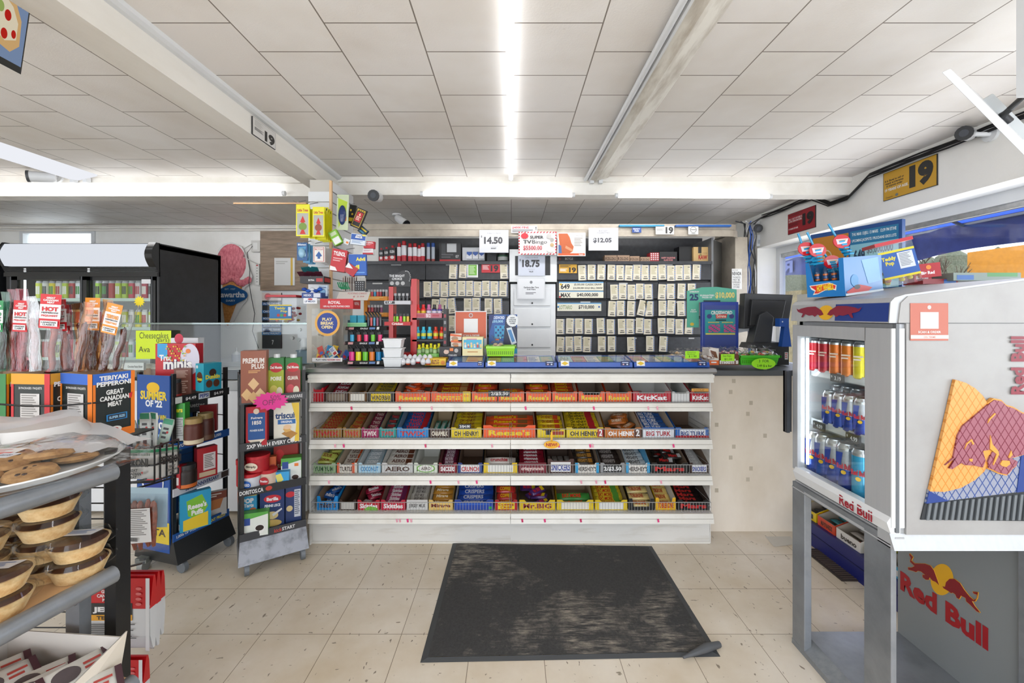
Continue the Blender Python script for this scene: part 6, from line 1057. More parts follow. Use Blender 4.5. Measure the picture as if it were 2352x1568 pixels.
pc('cereal_box', 'red cereal box standing on top of the blue rack', 'cereal', 357, 789, 449, 895, 2.40, .06, 'cc1c28', rz=.0, colr='b8182a', Fr=[('#E', .86, .34, .24, .34, 'dcd8e8'), ('#P', [(.05, .0), (.3, .0), (.3, .28), (.18, .34), (.05, .28)], '38a4e0'), ('Trix', .1, .24, .4, .37, 'f4f0f0', .05), ('minis', .2, .33, .92, .56, '3c1c54', .09), ('minis', .2, .33, .92, .56, 'f6f4f0', .04), ('#E', .82, .16, .06, .05, 'f08030')]+[('#E', .3+.045*((i*7) % 11), .06+.05*(i % 7), .02, .018, ['e8d030', 'f0a030', '7cc040'][i % 3]) for i in range(26)], Lf=[('#R', .1, .1, .9, .9, 'e0dcc8'), ('#L', .15, .15, .85, .8, 12, '9a9080')])
pc('snack_box', 'white box with round red lid spot behind the cereal box', 'box', 392, 776, 455, 860, 2.52, .05, 'e4e8ec', Fr=[('#E', .3, .02, .16, .14, 'd02848'), ('#R', .4, .15, 1.1, .45, 'b84040'), ('#E', .8, .3, .2, .12, 'e0a868')])
R1('cracker_box', 'brown box with small printed text on the top shelf of the blue rack', 'box', 402, 436, 846, ZR[0], .05, .06, '7c4a3c', [('#L', .12, .08, .88, .35, 6, 'c8a898'), ('#L', .12, .45, .88, .92, 6, 'c8a898')], trz=-1.0)
pc('donut_box', 'turquoise box of mini donuts on the top shelf of blue rack', 'box', 445, 835, 472, 898, 2.36, .10, '28a8c0', Fr=[('#E', .5, .5, .36, .2, '5c3420'), ('Donuts', .2, .5, .8, .62, 'f0e040', .05), ('#E', .2, .12, .12, .06, 'e8f4f4')], Rt=[('#E', .5, .35, .2, .14, '3c2018'), ('Dunkin', .1, .42, .9, .58, 'f0e040', .05), ('#E', .3, .75, .18, .14, '5c3420'), ('#E', .7, .75, .18, .14, '5c3420')], rz=-.35, colr='1c98b4')
def jar(name, label, px, Yj, zj, r, h, body, lid, lab=None, group=None, cat='jar'):
    X = (px-CX)*Yj/F; b = MB(); b.lathe([(r*.95, 0, body), (r, .006, body), (r, h*.2, lab or body), (r, h*.62, body), (r*.98, h*.72, body), (r*.85, h*.8, body), (r*.9, h*.81, lid), (r*.9, h*.98, lid), (r*.88, h, lid)], M(body, .2), 18)
    return tag(b.build(name, loc=(X, Yj, zj+.001)), label, cat, group)
jar('sauce_jar', 'dark jar at the near corner of the blue rack top shelf', 402, 2.33, ZR[0], .03, .1, '3c1c14', '2a2a2c', 'b83830')
pc('candy_bag', 'green bag with silver lower half on the second blue rack shelf', 'bag', 398, 926, 424, 1012, 2.30, .04, '2a8c2c', Fr=[('gers', .05, .15, .8, .28, 'e8e020', .04), ('#R', 0, .38, 1, 1, 'b8bcbc'), ('#L', .1, .42, .9, .9, 8, '8a8c8c'), ('#R', .86, 0, 1, 1, '2ca830')], rz=.1)
jar('sauce_jar', 'brown jar with gold lid, front one on second blue rack shelf', 445, 2.32, ZR[1], .045, .14, '5a2414', 'a88c54', 'e0d0b0'); jar('sauce_jar', 'brown jar with dark lid, behind the gold lidded jar', 472, 2.40, ZR[1], .042, .15, '4c1c10', '8a7444', '6a4a38')
R1('snack_pack', 'red pack behind the jars on the second blue rack shelf', 'pack', 462, 494, 930, ZR[1], .10, .03, 'a81c24', [('#R', .2, .6, .8, .95, 'd8b080')], trz=-.9)
R1('bread_bag', 'black bread bag lying at the back of the second blue shelf', 'bag', 424, 470, 918, ZR[1]+.12, .16, .03, '2c2a2a', [('aguettes', .1, .3, .9, .7, 'c8c4bc', .02)], trz=-.8)
pc('popcorn_box', 'red carton with nutrition panel on the third blue rack shelf', 'box', 440, 1030, 458, 1100, 2.38, .1, '8c1420', Rt=[('#R', .3, .2, .9, .75, 'e4dcdc'), ('#L', .35, .25, .85, .7, 8, '77706c'), ('#R', .1, .8, .9, .95, 'd8c0a0')], rz=-.6, colr='b01824')
jar('nut_can', 'round black and orange can of nuts on the third blue shelf', 430, 2.34, ZR[2], .045, .125, '241a18', '2c2c2e', 'd8702c', cat='can')
pc('snack_box', 'small red box with barcode at the near end of third blue shelf', 'box', 399, 1072, 413, 1122, 2.29, .05, 'b01824', Fr=[('#R', .2, .5, .8, .85, 'e8e4e0')])
pc('cereal_box', 'bright blue and green cereal box on the bottom shelf', 'cereal', 403, 1136, 420, 1222, 2.30, .14, '2a8cb4', Rt=[('#P', [(.2, .2), (.7, .1), (.9, .45), (.6, .8), (.25, .6)], '7cc030'), ("Reese's\nPuffs", .25, .3, .85, .62, 'f0f0ec', .05), ('#P', [(.1, .7), (.9, .6), (.9, .98), (.1, .98)], 'e8c828')], Fr=[('#L', .1, .2, .9, .5, 6, 'a8d4e4'), ('#R', .2, .8, .8, .95, 'e8ecec')], rz=-.75, colr='1c9cc8')
R1('snack_bag', 'brown and white protein snack bag on the bottom blue rack shelf', 'bag', 450, 512, 1132, ZR[3], .03, .03, 'd8d4d0', [('#P', [(0, 0), (1, 0), (1, .3), (0, .45)], '8c3c20'), ('#P', [(.1, .4), (.9, .3), (.8, .7), (.3, .8)], 'c87838'), ('#L', .2, .08, .9, .25, 2, 'f0e4d8')], trz=-.7, rot=None)
A2, r2 = (-1.455, 2.27), math.atan2(.18, .264)
rack('black wire rack with dark shelf strips and steel base', A2, r2, .32, .22,
 [(ZR[0]-.02, '3a3c40', [('CALL OF DUTY', .03, .3, .3, .75, 'd8d8d8', .02), ('WARFARE', .68, .3, .94, .75, 'd8d8d8', .02)]), (ZR[1]-.02, '2a2b2e', [('2XP WITH EVERY CODE!', .1, .25, .92, .78, 'e8e8e8', .03)]),
  (ZR[2]-.02, '1c1d20', [('DORITOS.CA', .0, .25, .34, .78, 'e8e8e8', .03), ('#E', .42, .5, .05, .3, 'c83c28')]), (ZR[3]-.02, '3a3b40', [('kick', .5, .3, .62, .8, 'c83c30', .02), ('START', .62, .3, .82, .75, 'e0e0e0', .03)])],
 (M('15171a', .35), [('MODERN\nWARFARE', .15, .14, .85, .22, 'b0b4b8', .02), ('#L', .3, .28, .7, .4, 4, '8a9094'), ('#R', .3, .5, .7, .66, '3c7c3c'), ('#R', .3, .68, .7, .74, 'd8702c'), ('#R', .2, .9, .6, .94, 'c8ccc8')]), {'base': 'dirty_steel', 'back': '606468'})
R2 = lambda *a, **k: rk(A2, r2, *a, **k)
BT = lambda c: [('#E', .5, .12, .4, .1, c)]
R2('cracker_box', 'brown cracker box on the top shelf of the second rack', 'box', 552, 612, 806, ZR[0]-.02, -.02, .07, '9c5c44', [('PREMIUM', .08, .14, .92, .24, 'f4ece4', .03), ('PLUS', .42, .25, .92, .35, 'f4ece4', .03), ('#L', .3, .38, .8, .44, 2, 'e8b070')]+[('#P', [(.5+dx, .52+dy), (.72+dx, .64+dy), (.5+dx, .76+dy), (.28+dx, .64+dy)], c_) for dx, dy, c_ in ((0, .0, 'e8c08c'), (-.26, .2, 'e0b880'), (.26, .2, 'e8c490'), (0, .26, 'dcb078'))], trz=-.25)
for x0, x1, s_, c1, c2, lb in ((616, 652, 'POIRE', 'a8b428', 'd8cc60', 'green Del Monte POIRE juice carton, left of the two'), (655, 690, 'GUAVA', '9c3c34', 'd8545c', 'green and pink Del Monte GUAVA juice carton, right of the two')):
    o = R2('juice_carton', lb.replace('Del Monte ', ''), 'carton', x0, x1, 822, ZR[0]-.015, .01, .06, '2c7c34', [('#R', 0, .3, 1, 1, c1), ('#E', .5, .24, .42, .12, 'c82028'), ('Del Monte', .12, .2, .88, .27, 'f0f0e8', .04), (s_, .15, .46, .85, .56, 'f4f0e0', .04), ('#E', .35, .8, .26, .13, c2), ('#E', .72, .84, .2, .12, 'ece4c8')], trz=-.3)
    MB().lathe([(.017, 0), (.017, .02)], 'plastic_white', 14).build('cap', o, loc=(.0, .02, o.dimensions.z if o.dimensions.z > 0 else .18)); 
b = MB(); b.prism([((.085 if i % 2 else .068)*math.cos(i*math.pi/16), (.05 if i % 2 else .04)*math.sin(i*math.pi/16)) for i in range(32)], 0, .002, 'e01c8c', 'y'); b.dec(((-.08, 0, .05), (.16, 0, 0), (0, 0, -.1), (0, -1, 0)), [('50%', .48, .2, .8, .48, '7a1450', .0), ('OFF', .26, .42, .62, .7, '7a1450', .0)])
tag(b.build('price_tag', loc=W(622, 921, 2.24), rz=r2*.6), 'magenta starburst 50% OFF tag on the second rack', 'price tag')
R2('coffee_bag', 'red and blue coffee bag on the second rack', 'coffee', 564, 613, 934, ZR[1]-.01, .0, .06, 'b81c28', [('#R', .1, .16, .92, .84, '1f5494'), ('Folgers', .25, .26, .8, .33, 'f0e8e0', .03), ('1850', .3, .36, .74, .46, 'f0e8e0', .03), ('PIONEER BLEND', .2, .58, .84, .63, 'e8ecf0', .02), ('#E', .5, .12, .14, .07, 'e8d0b8'), ('#P', [(.1, .84), (.92, .84), (.7, .93), (.3, .93)], 'e8dcc8')], trz=-.25)
R2('cracker_box', 'cream and yellow cracker box on the second rack, second shelf', 'box', 628, 687, 926, ZR[1]-.012, .0, .06, 'ece8d8', [('triscuit', .06, .24, .94, .4, '1c4478', .04), ('#R', .16, .42, .86, .54, '2a6cb0'), ('ORIGINAL', .28, .45, .74, .51, 'f0f4f8', .03), ('#P', [(.7, 0), (1, 0), (1, 1), (.82, 1), (.9, .5)], 'ecc83c'), ('#P', [(.3, .78), (.6, .68), (.95, .8), (.66, .93)], 'b8843c'), ('#P', [(.36, .66), (.6, .62), (.7, .72), (.46, .76)], 'e0b060'), ('#E', .54, .62, .16, .06, 'f0c89c')], trz=-.3)
def rjar(px, off, z, r, h, body, lid, lab, label, group=None, txt=None, cat='tub'):
    p = on_rack(A2, r2, px, off); b = MB(); b.lathe([(r*.92, 0, body), (r, .006, body), (r, h*.8, body), (r*1.06, h*.82, lid), (r*1.06, h, lid)], M(body, .35), 22)
    if txt: b.dec(((-r*.62, -r*1.02-.002, h*.62), (r*1.24, 0, 0), (0, 0, -h*.4), (0, -1, 0)), [('#E', .5, .5, .5, .6, lab), (txt, .12, .3, .88, .72, 'f0f0f0' if lab != 'e8d8c0' else '3a2a20', .04)])
    return tag(b.build('food_tub', loc=(p.x, p.y, z+.001)), label, cat, group)
rjar(577, .055, ZR[2]-.012, .05, .092, 'd8dce4', 'c01c28', '1c5cb0', 'white and blue OREO tub with red lid on the third rack shelf'.replace('OREO ', 'frosting '), txt='OREO')
rjar(592, .06, ZR[2]+.082, .058, .09, 'b81824', 'c01c28', 'e8d8c0', 'round red tub with cream oval stacked on the frosting tub', txt='Simply')
rjar(617, .04, ZR[2]-.012, .042, .10, 'e0c8b4', 'c01c28', 'b81c28', 'cream frosting tub with red lid right of the stacked tubs', txt='Frosting')
rjar(562, .13, ZR[2]-.012, .04, .15, 'c01c28', 'c01c28', 'e8d8c0', 'red tub almost hidden at the left end of the third rack shelf')
R2('snack_pack', 'small light blue pack lying at the front of third rack shelf', 'pack', 632, 664, 1084, ZR[2]-.01, .005, .04, '3aa4dc', [('#P', [(0, .2), (.4, .1), (.6, .6), (.2, .9)], 'e8e070')], trz=-.3)
R2('cake_mix_box', 'red cake mix box at the back of the third rack shelf', 'box', 628, 684, 1020, ZR[2], .13, .04, 'b03024', [('#E', .25, .35, .18, .2, 'd83030'), ('SUPERMOIST', .15, .62, .85, .75, 'f0d8b0', .03), ('#E', .6, .85, .3, .1, 'd8903c')], trz=-.3)
R2('cereal_bar_box', 'narrow orange box between the red tub and green box', 'box', 618, 634, 1049, ZR[2]-.01, .08, .04, 'd86830', [('#R', .2, .3, .8, .6, 'a82828')], trz=-.2)
R2('coffee_pod_box', 'green and white coffee pod box on the third rack shelf', 'box', 645, 692, 1052, ZR[2]-.015, .03, .07, '5cac48', [('#P', [(0, .3), (1, .1), (1, 1), (0, 1)], 'e8ece4'), ('#R', .06, .14, .36, .42, '2c4c98'), ('#E', .7, .8, .22, .14, 'f0f0ec'), ('#E', .7, .78, .17, .09, '3a2418'), ('#R', .66, .22, .86, .34, 'f08030')], trz=-.3)
R2('pastry_box', 'light blue toaster pastry box at the left of the bottom rack shelf', 'box', 554, 590, 1133, ZR[3]+.09, .07, .05, '38a4d4', [('POP', .05, .25, .8, .5, 'f0f0f0', .07), ('Tarts', .15, .52, .8, .7, 'f0f0f0', .05), ('#R', 0, .0, 1, .14, 'f0d020'), ('#E', .75, .85, .22, .12, 'c87848')], trz=-.25)
R2('pasta_box', 'large dark blue penne pasta box on the bottom rack shelf', 'box', 596, 653, 1126, ZR[3]-.01, .03, .05, '1c3468', [('#E', .52, .22, .36, .1, 'c82030'), ('Barilla', .28, .18, .76, .27, 'f0f0f0', .04), ('PENNE LISCE', .2, .36, .84, .43, 'f0f4f8', .03), ('#E', .5, .65, .26, .1, 'd8c088'), ('#E', .5, .85, .4, .09, 'c8a860'), ('#P', [(.5, .62), (.9, .48), (.92, .52), (.55, .68)], 'd8d8dc')], trz=-.3)
R2('pasta_box', 'narrow dark blue pasta box at the right of bottom rack shelf', 'box', 656, 692, 1116, ZR[3], .02, .07, '1c3468', [('#E', .3, .22, .3, .08, 'c82030'), ('#R', .55, .1, .95, .85, 'c8ccd4'), ('#L', .58, .14, .92, .8, 12, '5a6478'), ('#E', .25, .6, .2, .08, 'd8c088')], trz=-.2)
R2('coffee_pod_box', 'green and white coffee pod box in front of the pasta boxes', 'box', 554, 616, 1178, ZR[3]-.015, .0, .05, '5cac48', [('#P', [(0, .3), (1, .1), (1, 1), (0, 1)], 'e8ece4'), ('#R', .1, .2, .32, .5, '2c4c98'), ('#E', .68, .7, .2, .2, 'f0f0ec'), ('#E', .68, .66, .16, .12, '2a1a14'), ('#E', .1, .9, .1, .1, 'c02838'), ('#E', .3, .95, .1, .08, 'c02838')], trz=-.25)
# ---------------------------------------------------------------- energy drink cooler on its stand, right
cx0, cx1, cy0, cy1 = 1.19, 1.66, 1.33, 1.80
t = thing('drinks_cooler', 'silver countertop energy drink cooler with lit glass door and bull logo', 'cooler', (1.43, 1.56, .70)); o_ = Vector(t.location)
def PC(mb, n, par=None, **k):
    o = mb.build(n, par or t, **k)
    if par is None: o.location = -o_
    return o
b = MB(); b.box(cx0+.03, cx1, cy1-.02, cy1, .705, 1.36, 'silver'); b.box(cx1-.03, cx1-.002, cy0+.008, cy1-.001, .705, 1.355, 'silver'); b.box(cx0+.03, cx1-.001, cy0+.008, cy1-.001, .70, .735, 'silver'); b.box(cx0+.03, cx1-.001, cy0+.008, cy1-.001, 1.335, 1.359, 'silver')
b.box(cx0+.0455, cx1, cy0, cy0+.03, .699, 1.361, 'cooler_white'); PC(b, 'body')
b = MB(); b.box(cx0+.04, cx1-.03, cy1-.025, cy1-.02, .735, 1.335, 'd4dade'); b.box(cx1-.035, cx1-.03, cy0+.03, cy1-.02, .735, 1.335, '7cb8d8'); b.box(cx0+.04, cx1-.03, cy0+.03, cy0+.035, .735, 1.335, 'd4dade'); PC(b, 'liner')
# door frame around the glass
b = MB(); fr_ = M('b4b7ba', .35, .4)
b.box(cx0, cx0+.03, cy0+.004, cy0+.102, .72, 1.345, 'silver'); b.box(cx0, cx0+.03, cy1-.03, cy1, .74, 1.345, 'silver'); b.box(cx0, cx0+.03, cy0+.1, cy1-.03, 1.30, 1.345, 'silver')
b.prism([(cx0, .70), (cx0-.012, .735), (cx0, .752), (cx0+.03, .752), (cx0+.03, .70)], cy0+.004, cy1-.02, 'plastic_white', 'y'); b.box(cx0, cx0+.04, cy0, cy0+.004, .72, 1.345, 'plastic_white'); d = PC(b, 'door')
MB().box(cx0+.008, cx0+.014, cy0+.1, cy1-.03, .752, 1.30, 'glass').build('door_glass', d)
MB().box(cx0-.03, cx0+.0, cy1+.006, cy1+.016, .89, 1.15, 'dark_metal').box(cx0-.03, cx0-.018, cy1-.01, cy1+.016, .89, 1.15, 'dark_metal').build('handle', d)
lg = MB(); lg.dec(((cx0-.009, cy0+.2, .742), (0, -.14, 0), (.0, 0, -.036), (-1, 0, 0)), [('Red Bull', .0, .0, 1, .95, 'a81c30', .03)], gap=.002); lg.build('logo', d)
b = MB(); b.prism([(cx0-.006, 1.362), (cx0-.001, 1.428), (cx0+.012, 1.442), (cx0+.045, 1.452), (cx1, 1.508), (cx1, 1.362)], cy0+.003, cy1+.002, 'silver', 'y')
b.prism([(cx0+.02, 1.362), (cx0+.028, 1.425), (cx0+.05, 1.446), (cx1, 1.502), (cx1, 1.362)], cy0-.001, cy0+.01, 'cooler_white', 'y')
b.dec(((cx0-.0015, cy1-.004, 1.426), (0, -.46, 0), (-.0045, 0, -.060), (-1, 0, .07)), [('#R', .52, 0, 1, 1, '1c3c8c'), ('#E', .42, .5, .085, .46, 'f0b820')]+[('#P', [((.42+sg*x), y) for x, y in ((.36, .2), (.33, .3), (.3, .22), (.22, .12), (.12, .1), (.05, .35), (.02, .62), (.06, .7), (.09, .62), (.12, .78), (.15, .66), (.19, .7), (.24, .6), (.27, .82), (.29, .8), (.27, .55), (.31, .5), (.34, .42))], '8c1c38') for sg in (-1, 1)], gap=.0008)
PC(b, 'top_cap')
# moulded side graphic
def net(name, c1, c2):
    t = NT(name); sp = t.n('ShaderNodeSeparateXYZ', {0: t.tc}); o = []
    for sg in (1, -1):
        a = t.n('ShaderNodeMath', {0: sp.outputs[2], 1: .62*sg}, operation='MULTIPLY'); s_ = t.n('ShaderNodeMath', {0: sp.outputs[0], 1: a.outputs[0]}, operation='ADD'); m = t.n('ShaderNodeMath', {0: s_.outputs[0], 1: 42.0}, operation='MULTIPLY'); f = t.n('ShaderNodeMath', {0: m.outputs[0]}, operation='FRACT'); o.append(t.n('ShaderNodeMath', {0: f.outputs[0], 1: .14}, operation='LESS_THAN').outputs[0])
    mx = t.n('ShaderNodeMath', {0: o[0], 1: o[1]}, operation='MAXIMUM'); t.set(Base_Color=t.mix(mx.outputs[0], lin(c1), lin(c2)), Roughness=.35)
net('net_orange', 'cf9450', 'bf7a2c'); net('net_red', '8e5460', '6c1a30'); net('net_blue', '868a98', '284480')
def sp_(x, y): p = W(2060+x/3.733, 820+y/3.733, cy0); return (p.x, p.z)
yb = cy0
PC(MB().prism([sp_(*p) for p in ((230, 1245), (195, 1388), (1120, 1400), (1120, 1135))], yb-.004, yb-.001, '2c3034', 'y'), 'grille')
gr = MB()
for i in range(17): x = 235+52*i; gr.prism([sp_(*p) for p in ((x+24, 1245-i*5), (x, 1388), (x+22, 1388), (x+46, 1243-i*5))], yb-.008, yb-.003, '70767a', 'y')
PC(gr, 'grille_fins')
PC(MB().prism([sp_(*p) for p in ((255, 1130), (230, 1245), (1120, 1135), (1120, 780), (720, 900))], yb-.007, yb-.002, 'net_blue', 'y').prism([sp_(*p) for p in ((255, 1136), (230, 1245), (420, 1222), (300, 1160))], yb-.009, yb-.002, '1c3c88', 'y').prism([sp_(*p) for p in ((1040, 830), (1000, 1150), (1120, 1135), (1120, 800))], yb-.009, yb-.002, '1c3c88', 'y'), 'blue_field')
ang = [(470, 188), (560, 215), (640, 262), (705, 325), (760, 410), (800, 520), (815, 640), (805, 760), (770, 880), (715, 970), (640, 1040), (520, 1108), (380, 1142), (255, 1138)]
PC(MB().prism([sp_(*p) for p in ang], yb-.011, yb-.002, 'net_orange', 'y'), 'sun')
bull = [(370, 912), (440, 850), (478, 660), (520, 580), (640, 480), (740, 395), (790, 358), (850, 370), (890, 410), (950, 428), (1020, 470), (1120, 500), (1120, 815), (1040, 818), (930, 850), (985, 880), (975, 912), (945, 935), (925, 960), (895, 990), (830, 975), (780, 950), (738, 935), (735, 880), (770, 800), (810, 790), (770, 740), (745, 780), (690, 790), (712, 872), (690, 930), (610, 912), (540, 910), (510, 890), (430, 945), (405, 938), (470, 840)]
cxb = (760, 680)
PC(MB().prism([sp_(cxb[0]+(x-cxb[0])*1.035, cxb[1]+(y-cxb[1])*1.04) for x, y in bull[5:26]+[(700, 850)]], yb-.013, yb-.003, 'e8a040', 'y'), 'bull_outline')
b = MB(); b.prism([sp_(*p) for p in bull], yb-.016, yb-.004, 'net_red', 'y')
for pl in ([(530, 775), (545, 725), (590, 688), (612, 730), (600, 735), (585, 705), (550, 735)], [(725, 555), (735, 520), (785, 468), (795, 475), (750, 520)], [(748, 655), (765, 730), (815, 790), (820, 820), (775, 910), (770, 900), (800, 815), (745, 770)], [(830, 900), (850, 868), (910, 872), (915, 900), (880, 925), (845, 915)], [(925, 785), (935, 820), (910, 850), (900, 840)], [(570, 855), (600, 855), (592, 880), (575, 875)]):
    b.prism([sp_(*p) for p in pl], yb-.018, yb-.015, 'e8a040', 'y')
PC(b, 'bull_relief')
a, c = W(2318, 905, yb), W(2350, 772, yb); b = MB(); b.dec(((a.x, yb-.0045, a.z), (0, 0, c.z-a.z), (c.x-a.x, 0, 0), (0, -1, 0)), [('Red Bull', 0, 0, 1, 1, '8c2838', .04)]); PC(b, 'side_lettering')
b = MB(); z = W(0, 741, yb).z; b.box(cx0+.02, cx1, yb-.0015, yb, z-.002, z, '5a5c5e'); b.box(cx0+.012, cx0+.022, yb-.002, yb+.01, .705, 1.36, '6c7074'); PC(b, 'panel_seams')
PC(MB().lathe([(.026, .0), (.026, .014)], '9a9da0', 16, (cx0+.04, cy0+.04, .686)), 'foot')
for z in (1.155, .95):
    b = MB(); b.box(cx0+.06, cx1-.04, cy0+.04, cy1-.03, z-.006, z, 'c8ccd0'); b.prism([(cx0+.045, z-.018), (cx0+.058, z+.012), (cx0+.064, z+.012), (cx0+.06, z-.018)], cy0+.04, cy1-.03, 'acrylic', 'y'); b.box(cx0+.058, cx0+.062, cy0+.04, cy1-.03, z-.018, z+.01, 'dce0e4'); sh = PC(b, 'shelf')
    for y_, s_ in ((1.605, '3.19'), ) if z > 1 else ((1.70, '4.09'), (1.53, '4.99')):
        b = MB(); b.box(cx0+.036, cx0+.044, y_-.03, y_+.03, z-.022, z+.008, '2c3036'); b.dec(((cx0+.036, y_+.03, z+.008), (0, -.06, 0), (0, 0, -.03), (-1, 0, 0)), [(s_, .35, .25, .88, .78, 'e8ecf0', .02), ('$', .08, .2, .18, .5, 'e8ecf0', .01)]); b.build('price_display', sh)
for x, y in ((cx0+.032, cy1-.045), (cx0+.032, cy0+.12)):
    PC(MB().tube([(x, y, .77), (x, y, 1.29)], .005, 'cooler_light', 6), 'light_strip')
def slim(px, X, z, r, h, c, c2, label, group, txt=None, tc='c81c30', quad=False):
    Y = X*F/(px-CX); b = MB(); sil = M('c4c8cc', .22, .8)
    b.lathe([(r*.8, 0, sil), (r, h*.04, M(c, .22, .35)), (r, h*.45, M(c, .22, .35)), (r, h*.86, M(c2 if quad else c, .22, .35)), (r, h*.92, sil), (r*.82, h*.98, sil), (r*.8, h, sil)], c, 18)
    fr_ = ((-r*.98-.002, r*.75, h*.62), (0, -r*1.5, 0), (0, 0, -h*.2), (-1, 0, 0))
    b.dec(fr_, ([('#P', [(.0, -1), (.45, -1), (.15, 2.2), (0, 2.2)], '1c3c98')] if quad else [])+([(txt, .05, .2, .95, .8, tc, .04), ('#E', .5, 1.15, .18, .22, 'f0c020')] if txt else [('#L', .1, 0, .9, .8, 2, 'f4e0d0')]))
    return tag(b.build('drink_can', loc=(X, Y, z), rz=.55), label, 'can', group)
for i, (px, c) in enumerate(((1873, 'c01c2c'), (1897, 'b8202c'), (1923, 'e07418'), (1951, 'e07c1c'), (1980, 'e8d81c'))): slim(px, 1.265, 1.156, .0262, .135, c, c, f'slim {["red", "dark red", "orange", "second orange", "yellow"][i]} can on the top cooler shelf', 'slim cans on the top cooler shelf')
for i in range(4): slim((1908, 1932, 1956, 1983)[i], 1.27, .951, .0268, .135, '1c44a4', 'b8bcc4', f'blue and silver can on the middle cooler shelf, {ORD[i+1]} from left', 'cans on the middle cooler shelf', 'Red Bull', quad=True)
for i in range(3): slim((1925, 1948, 1972)[i], 1.34, .951, .0268, .15, 'c0c4c8', 'b82838', 'can with red top band behind on the middle cooler shelf', 'rear cans on the middle cooler shelf')
for i in range(5): slim((1872, 1894, 1919, 1946, 1980)[i], 1.26, .736, .031, .17, '1c44a4' if i < 4 else '38a4d0', 'b0b6c0' if i < 4 else 'c8d0d8', f'tall {"blue and silver" if i < 4 else "light blue"} can on the cooler floor, {ORD[i+1]} from left', 'tall cans on the cooler floor', 'Red Bull', quad=i < 4)
pc('order_sticker', 'orange SCAN & ORDER sheet stuck on the side of the cooler', 'sign', 2091, 696, 2178, 782, cy0-.003, .001, 'c06a56', Fr=[('#E', .5, .11, .05, .055, 'c8c4c0'), ('#R', .26, .24, .74, .68, 'e8e4e0'), ('SCAN & ORDER', .2, .74, .8, .8, 'f0e0dc', .03), ('#R', 0, .85, 1, .95, 'e4d0cc'), ('ON TIKME', .34, .88, .66, .93, 'd89080', .02)])
# stand
t = thing('cooler_stand', 'grey metal stand with a bull logo back panel carrying the cooler', 'stand', (1.43, 1.56, 0)); o_ = Vector(t.location)
for x0, x1, y0, y1 in ((1.188, 1.206, cy0, cy0+.104), (1.188, 1.218, cy1-.075, cy1), (1.62, 1.66, cy0, cy0+.03), (1.648, 1.67, cy1-.06, cy1)): PC(MB().box(x0, x1, y0, y1, .02, .67, 'grey_metal'), 'post', bevel=.003)
b = MB(); b.box(cx0, cx1, cy0+.04, cy1, .655, .685, 'grey_metal'); b.prism([(cy0-.012, .655), (cy0+.006, .70), (cy0+.05, .70), (cy0+.05, .655)], cx0-.002, cx1+.02, 'silver', 'x'); b.prism([(cx0-.004, .66), (cx0+.012, .69), (cx0+.04, .69), (cx0+.04, .66)], cy0, cy1, 'silver', 'y'); PC(b, 'top_frame')
b = MB(); b.box(cx0+.04, cx1, cy0, cy1, .02, .045, 'grey_metal'); b.prism([(cx0-.004, .0), (cx0-.002, .02), (cx0+.045, .05), (cx0+.05, .0)], cy0, cy1, 'silver_dark', 'y'); b.dec(((cx0+.045, cy0+.2, .0515), (0, -.16, 0), (-.047, 0, -.03), (-.5, 0, .85)), [('Red Bull', 0, .1, 1, .9, 'a81c30', .03)], gap=.001); PC(b, 'base')
XP = 1.636
def on(x, y):
    px, py = 1780+x/3.2133, 1080+y/3.2133; Y = XP*F/(px-CX); return (XP-.0012, Y, EH-(py-CY)*Y/F)
b = MB(); b.box(XP, XP+.01, cy0+.03, cy1, .045, .66, '8a8e90'); PC(b, 'back_panel')
b = MB(); b.poly([on(1235+math.cos(a)*82-math.sin(a)*22, 805-math.sin(a)*112-math.cos(a)*30) for a in [i*math.pi/14 for i in range(28)]], 'f0b41c')
bl = [(1000, 612), (1025, 640), (1012, 665), (1035, 686), (1110, 688), (1152, 702), (1180, 740), (1198, 790), (1218, 848), (1190, 822), (1165, 812), (1148, 790), (1142, 806), (1118, 806), (1094, 788), (1092, 770), (1112, 770), (1082, 746), (1060, 740), (1045, 750), (1020, 740), (988, 733), (985, 715), (1012, 716), (1034, 706), (1000, 672), (1006, 645), (994, 620)]
br_ = [(1240, 855), (1258, 858), (1266, 825), (1292, 800), (1330, 800), (1372, 832), (1402, 880), (1442, 930), (1472, 955), (1494, 945), (1494, 916), (1470, 908), (1464, 894), (1506, 900), (1500, 942), (1484, 966), (1460, 964), (1482, 1002), (1510, 1035), (1520, 1050), (1494, 1040), (1440, 986), (1415, 965), (1410, 940), (1380, 925), (1366, 950), (1346, 940), (1336, 915), (1316, 900), (1304, 906), (1284, 890), (1250, 870)]
for pl in (bl, br_):
    m = (sum(p[0] for p in pl)/len(pl), sum(p[1] for p in pl)/len(pl)); pts = [on(*p) for p in pl]; b.poly([(p[0]-.0012, p[1], p[2]) for p in pts], '8c1420')
    for i in range(len(pts)): q0, q1 = Vector(pts[i]), Vector(pts[(i+1) % len(pts)]); b.tube([q0+Vector((-.0005, 0, 0)), q1+Vector((-.0005, 0, 0))], .0012, 'e8a820', 3)
b.dec(((XP, 1.787, .312), (0, -.33, 0), (0, 0, -.08), (-1, 0, 0)), [('Red Bull', 0, 0, 1, 1, 'a8141f', .045)], gap=.0015); PC(b, 'logo')
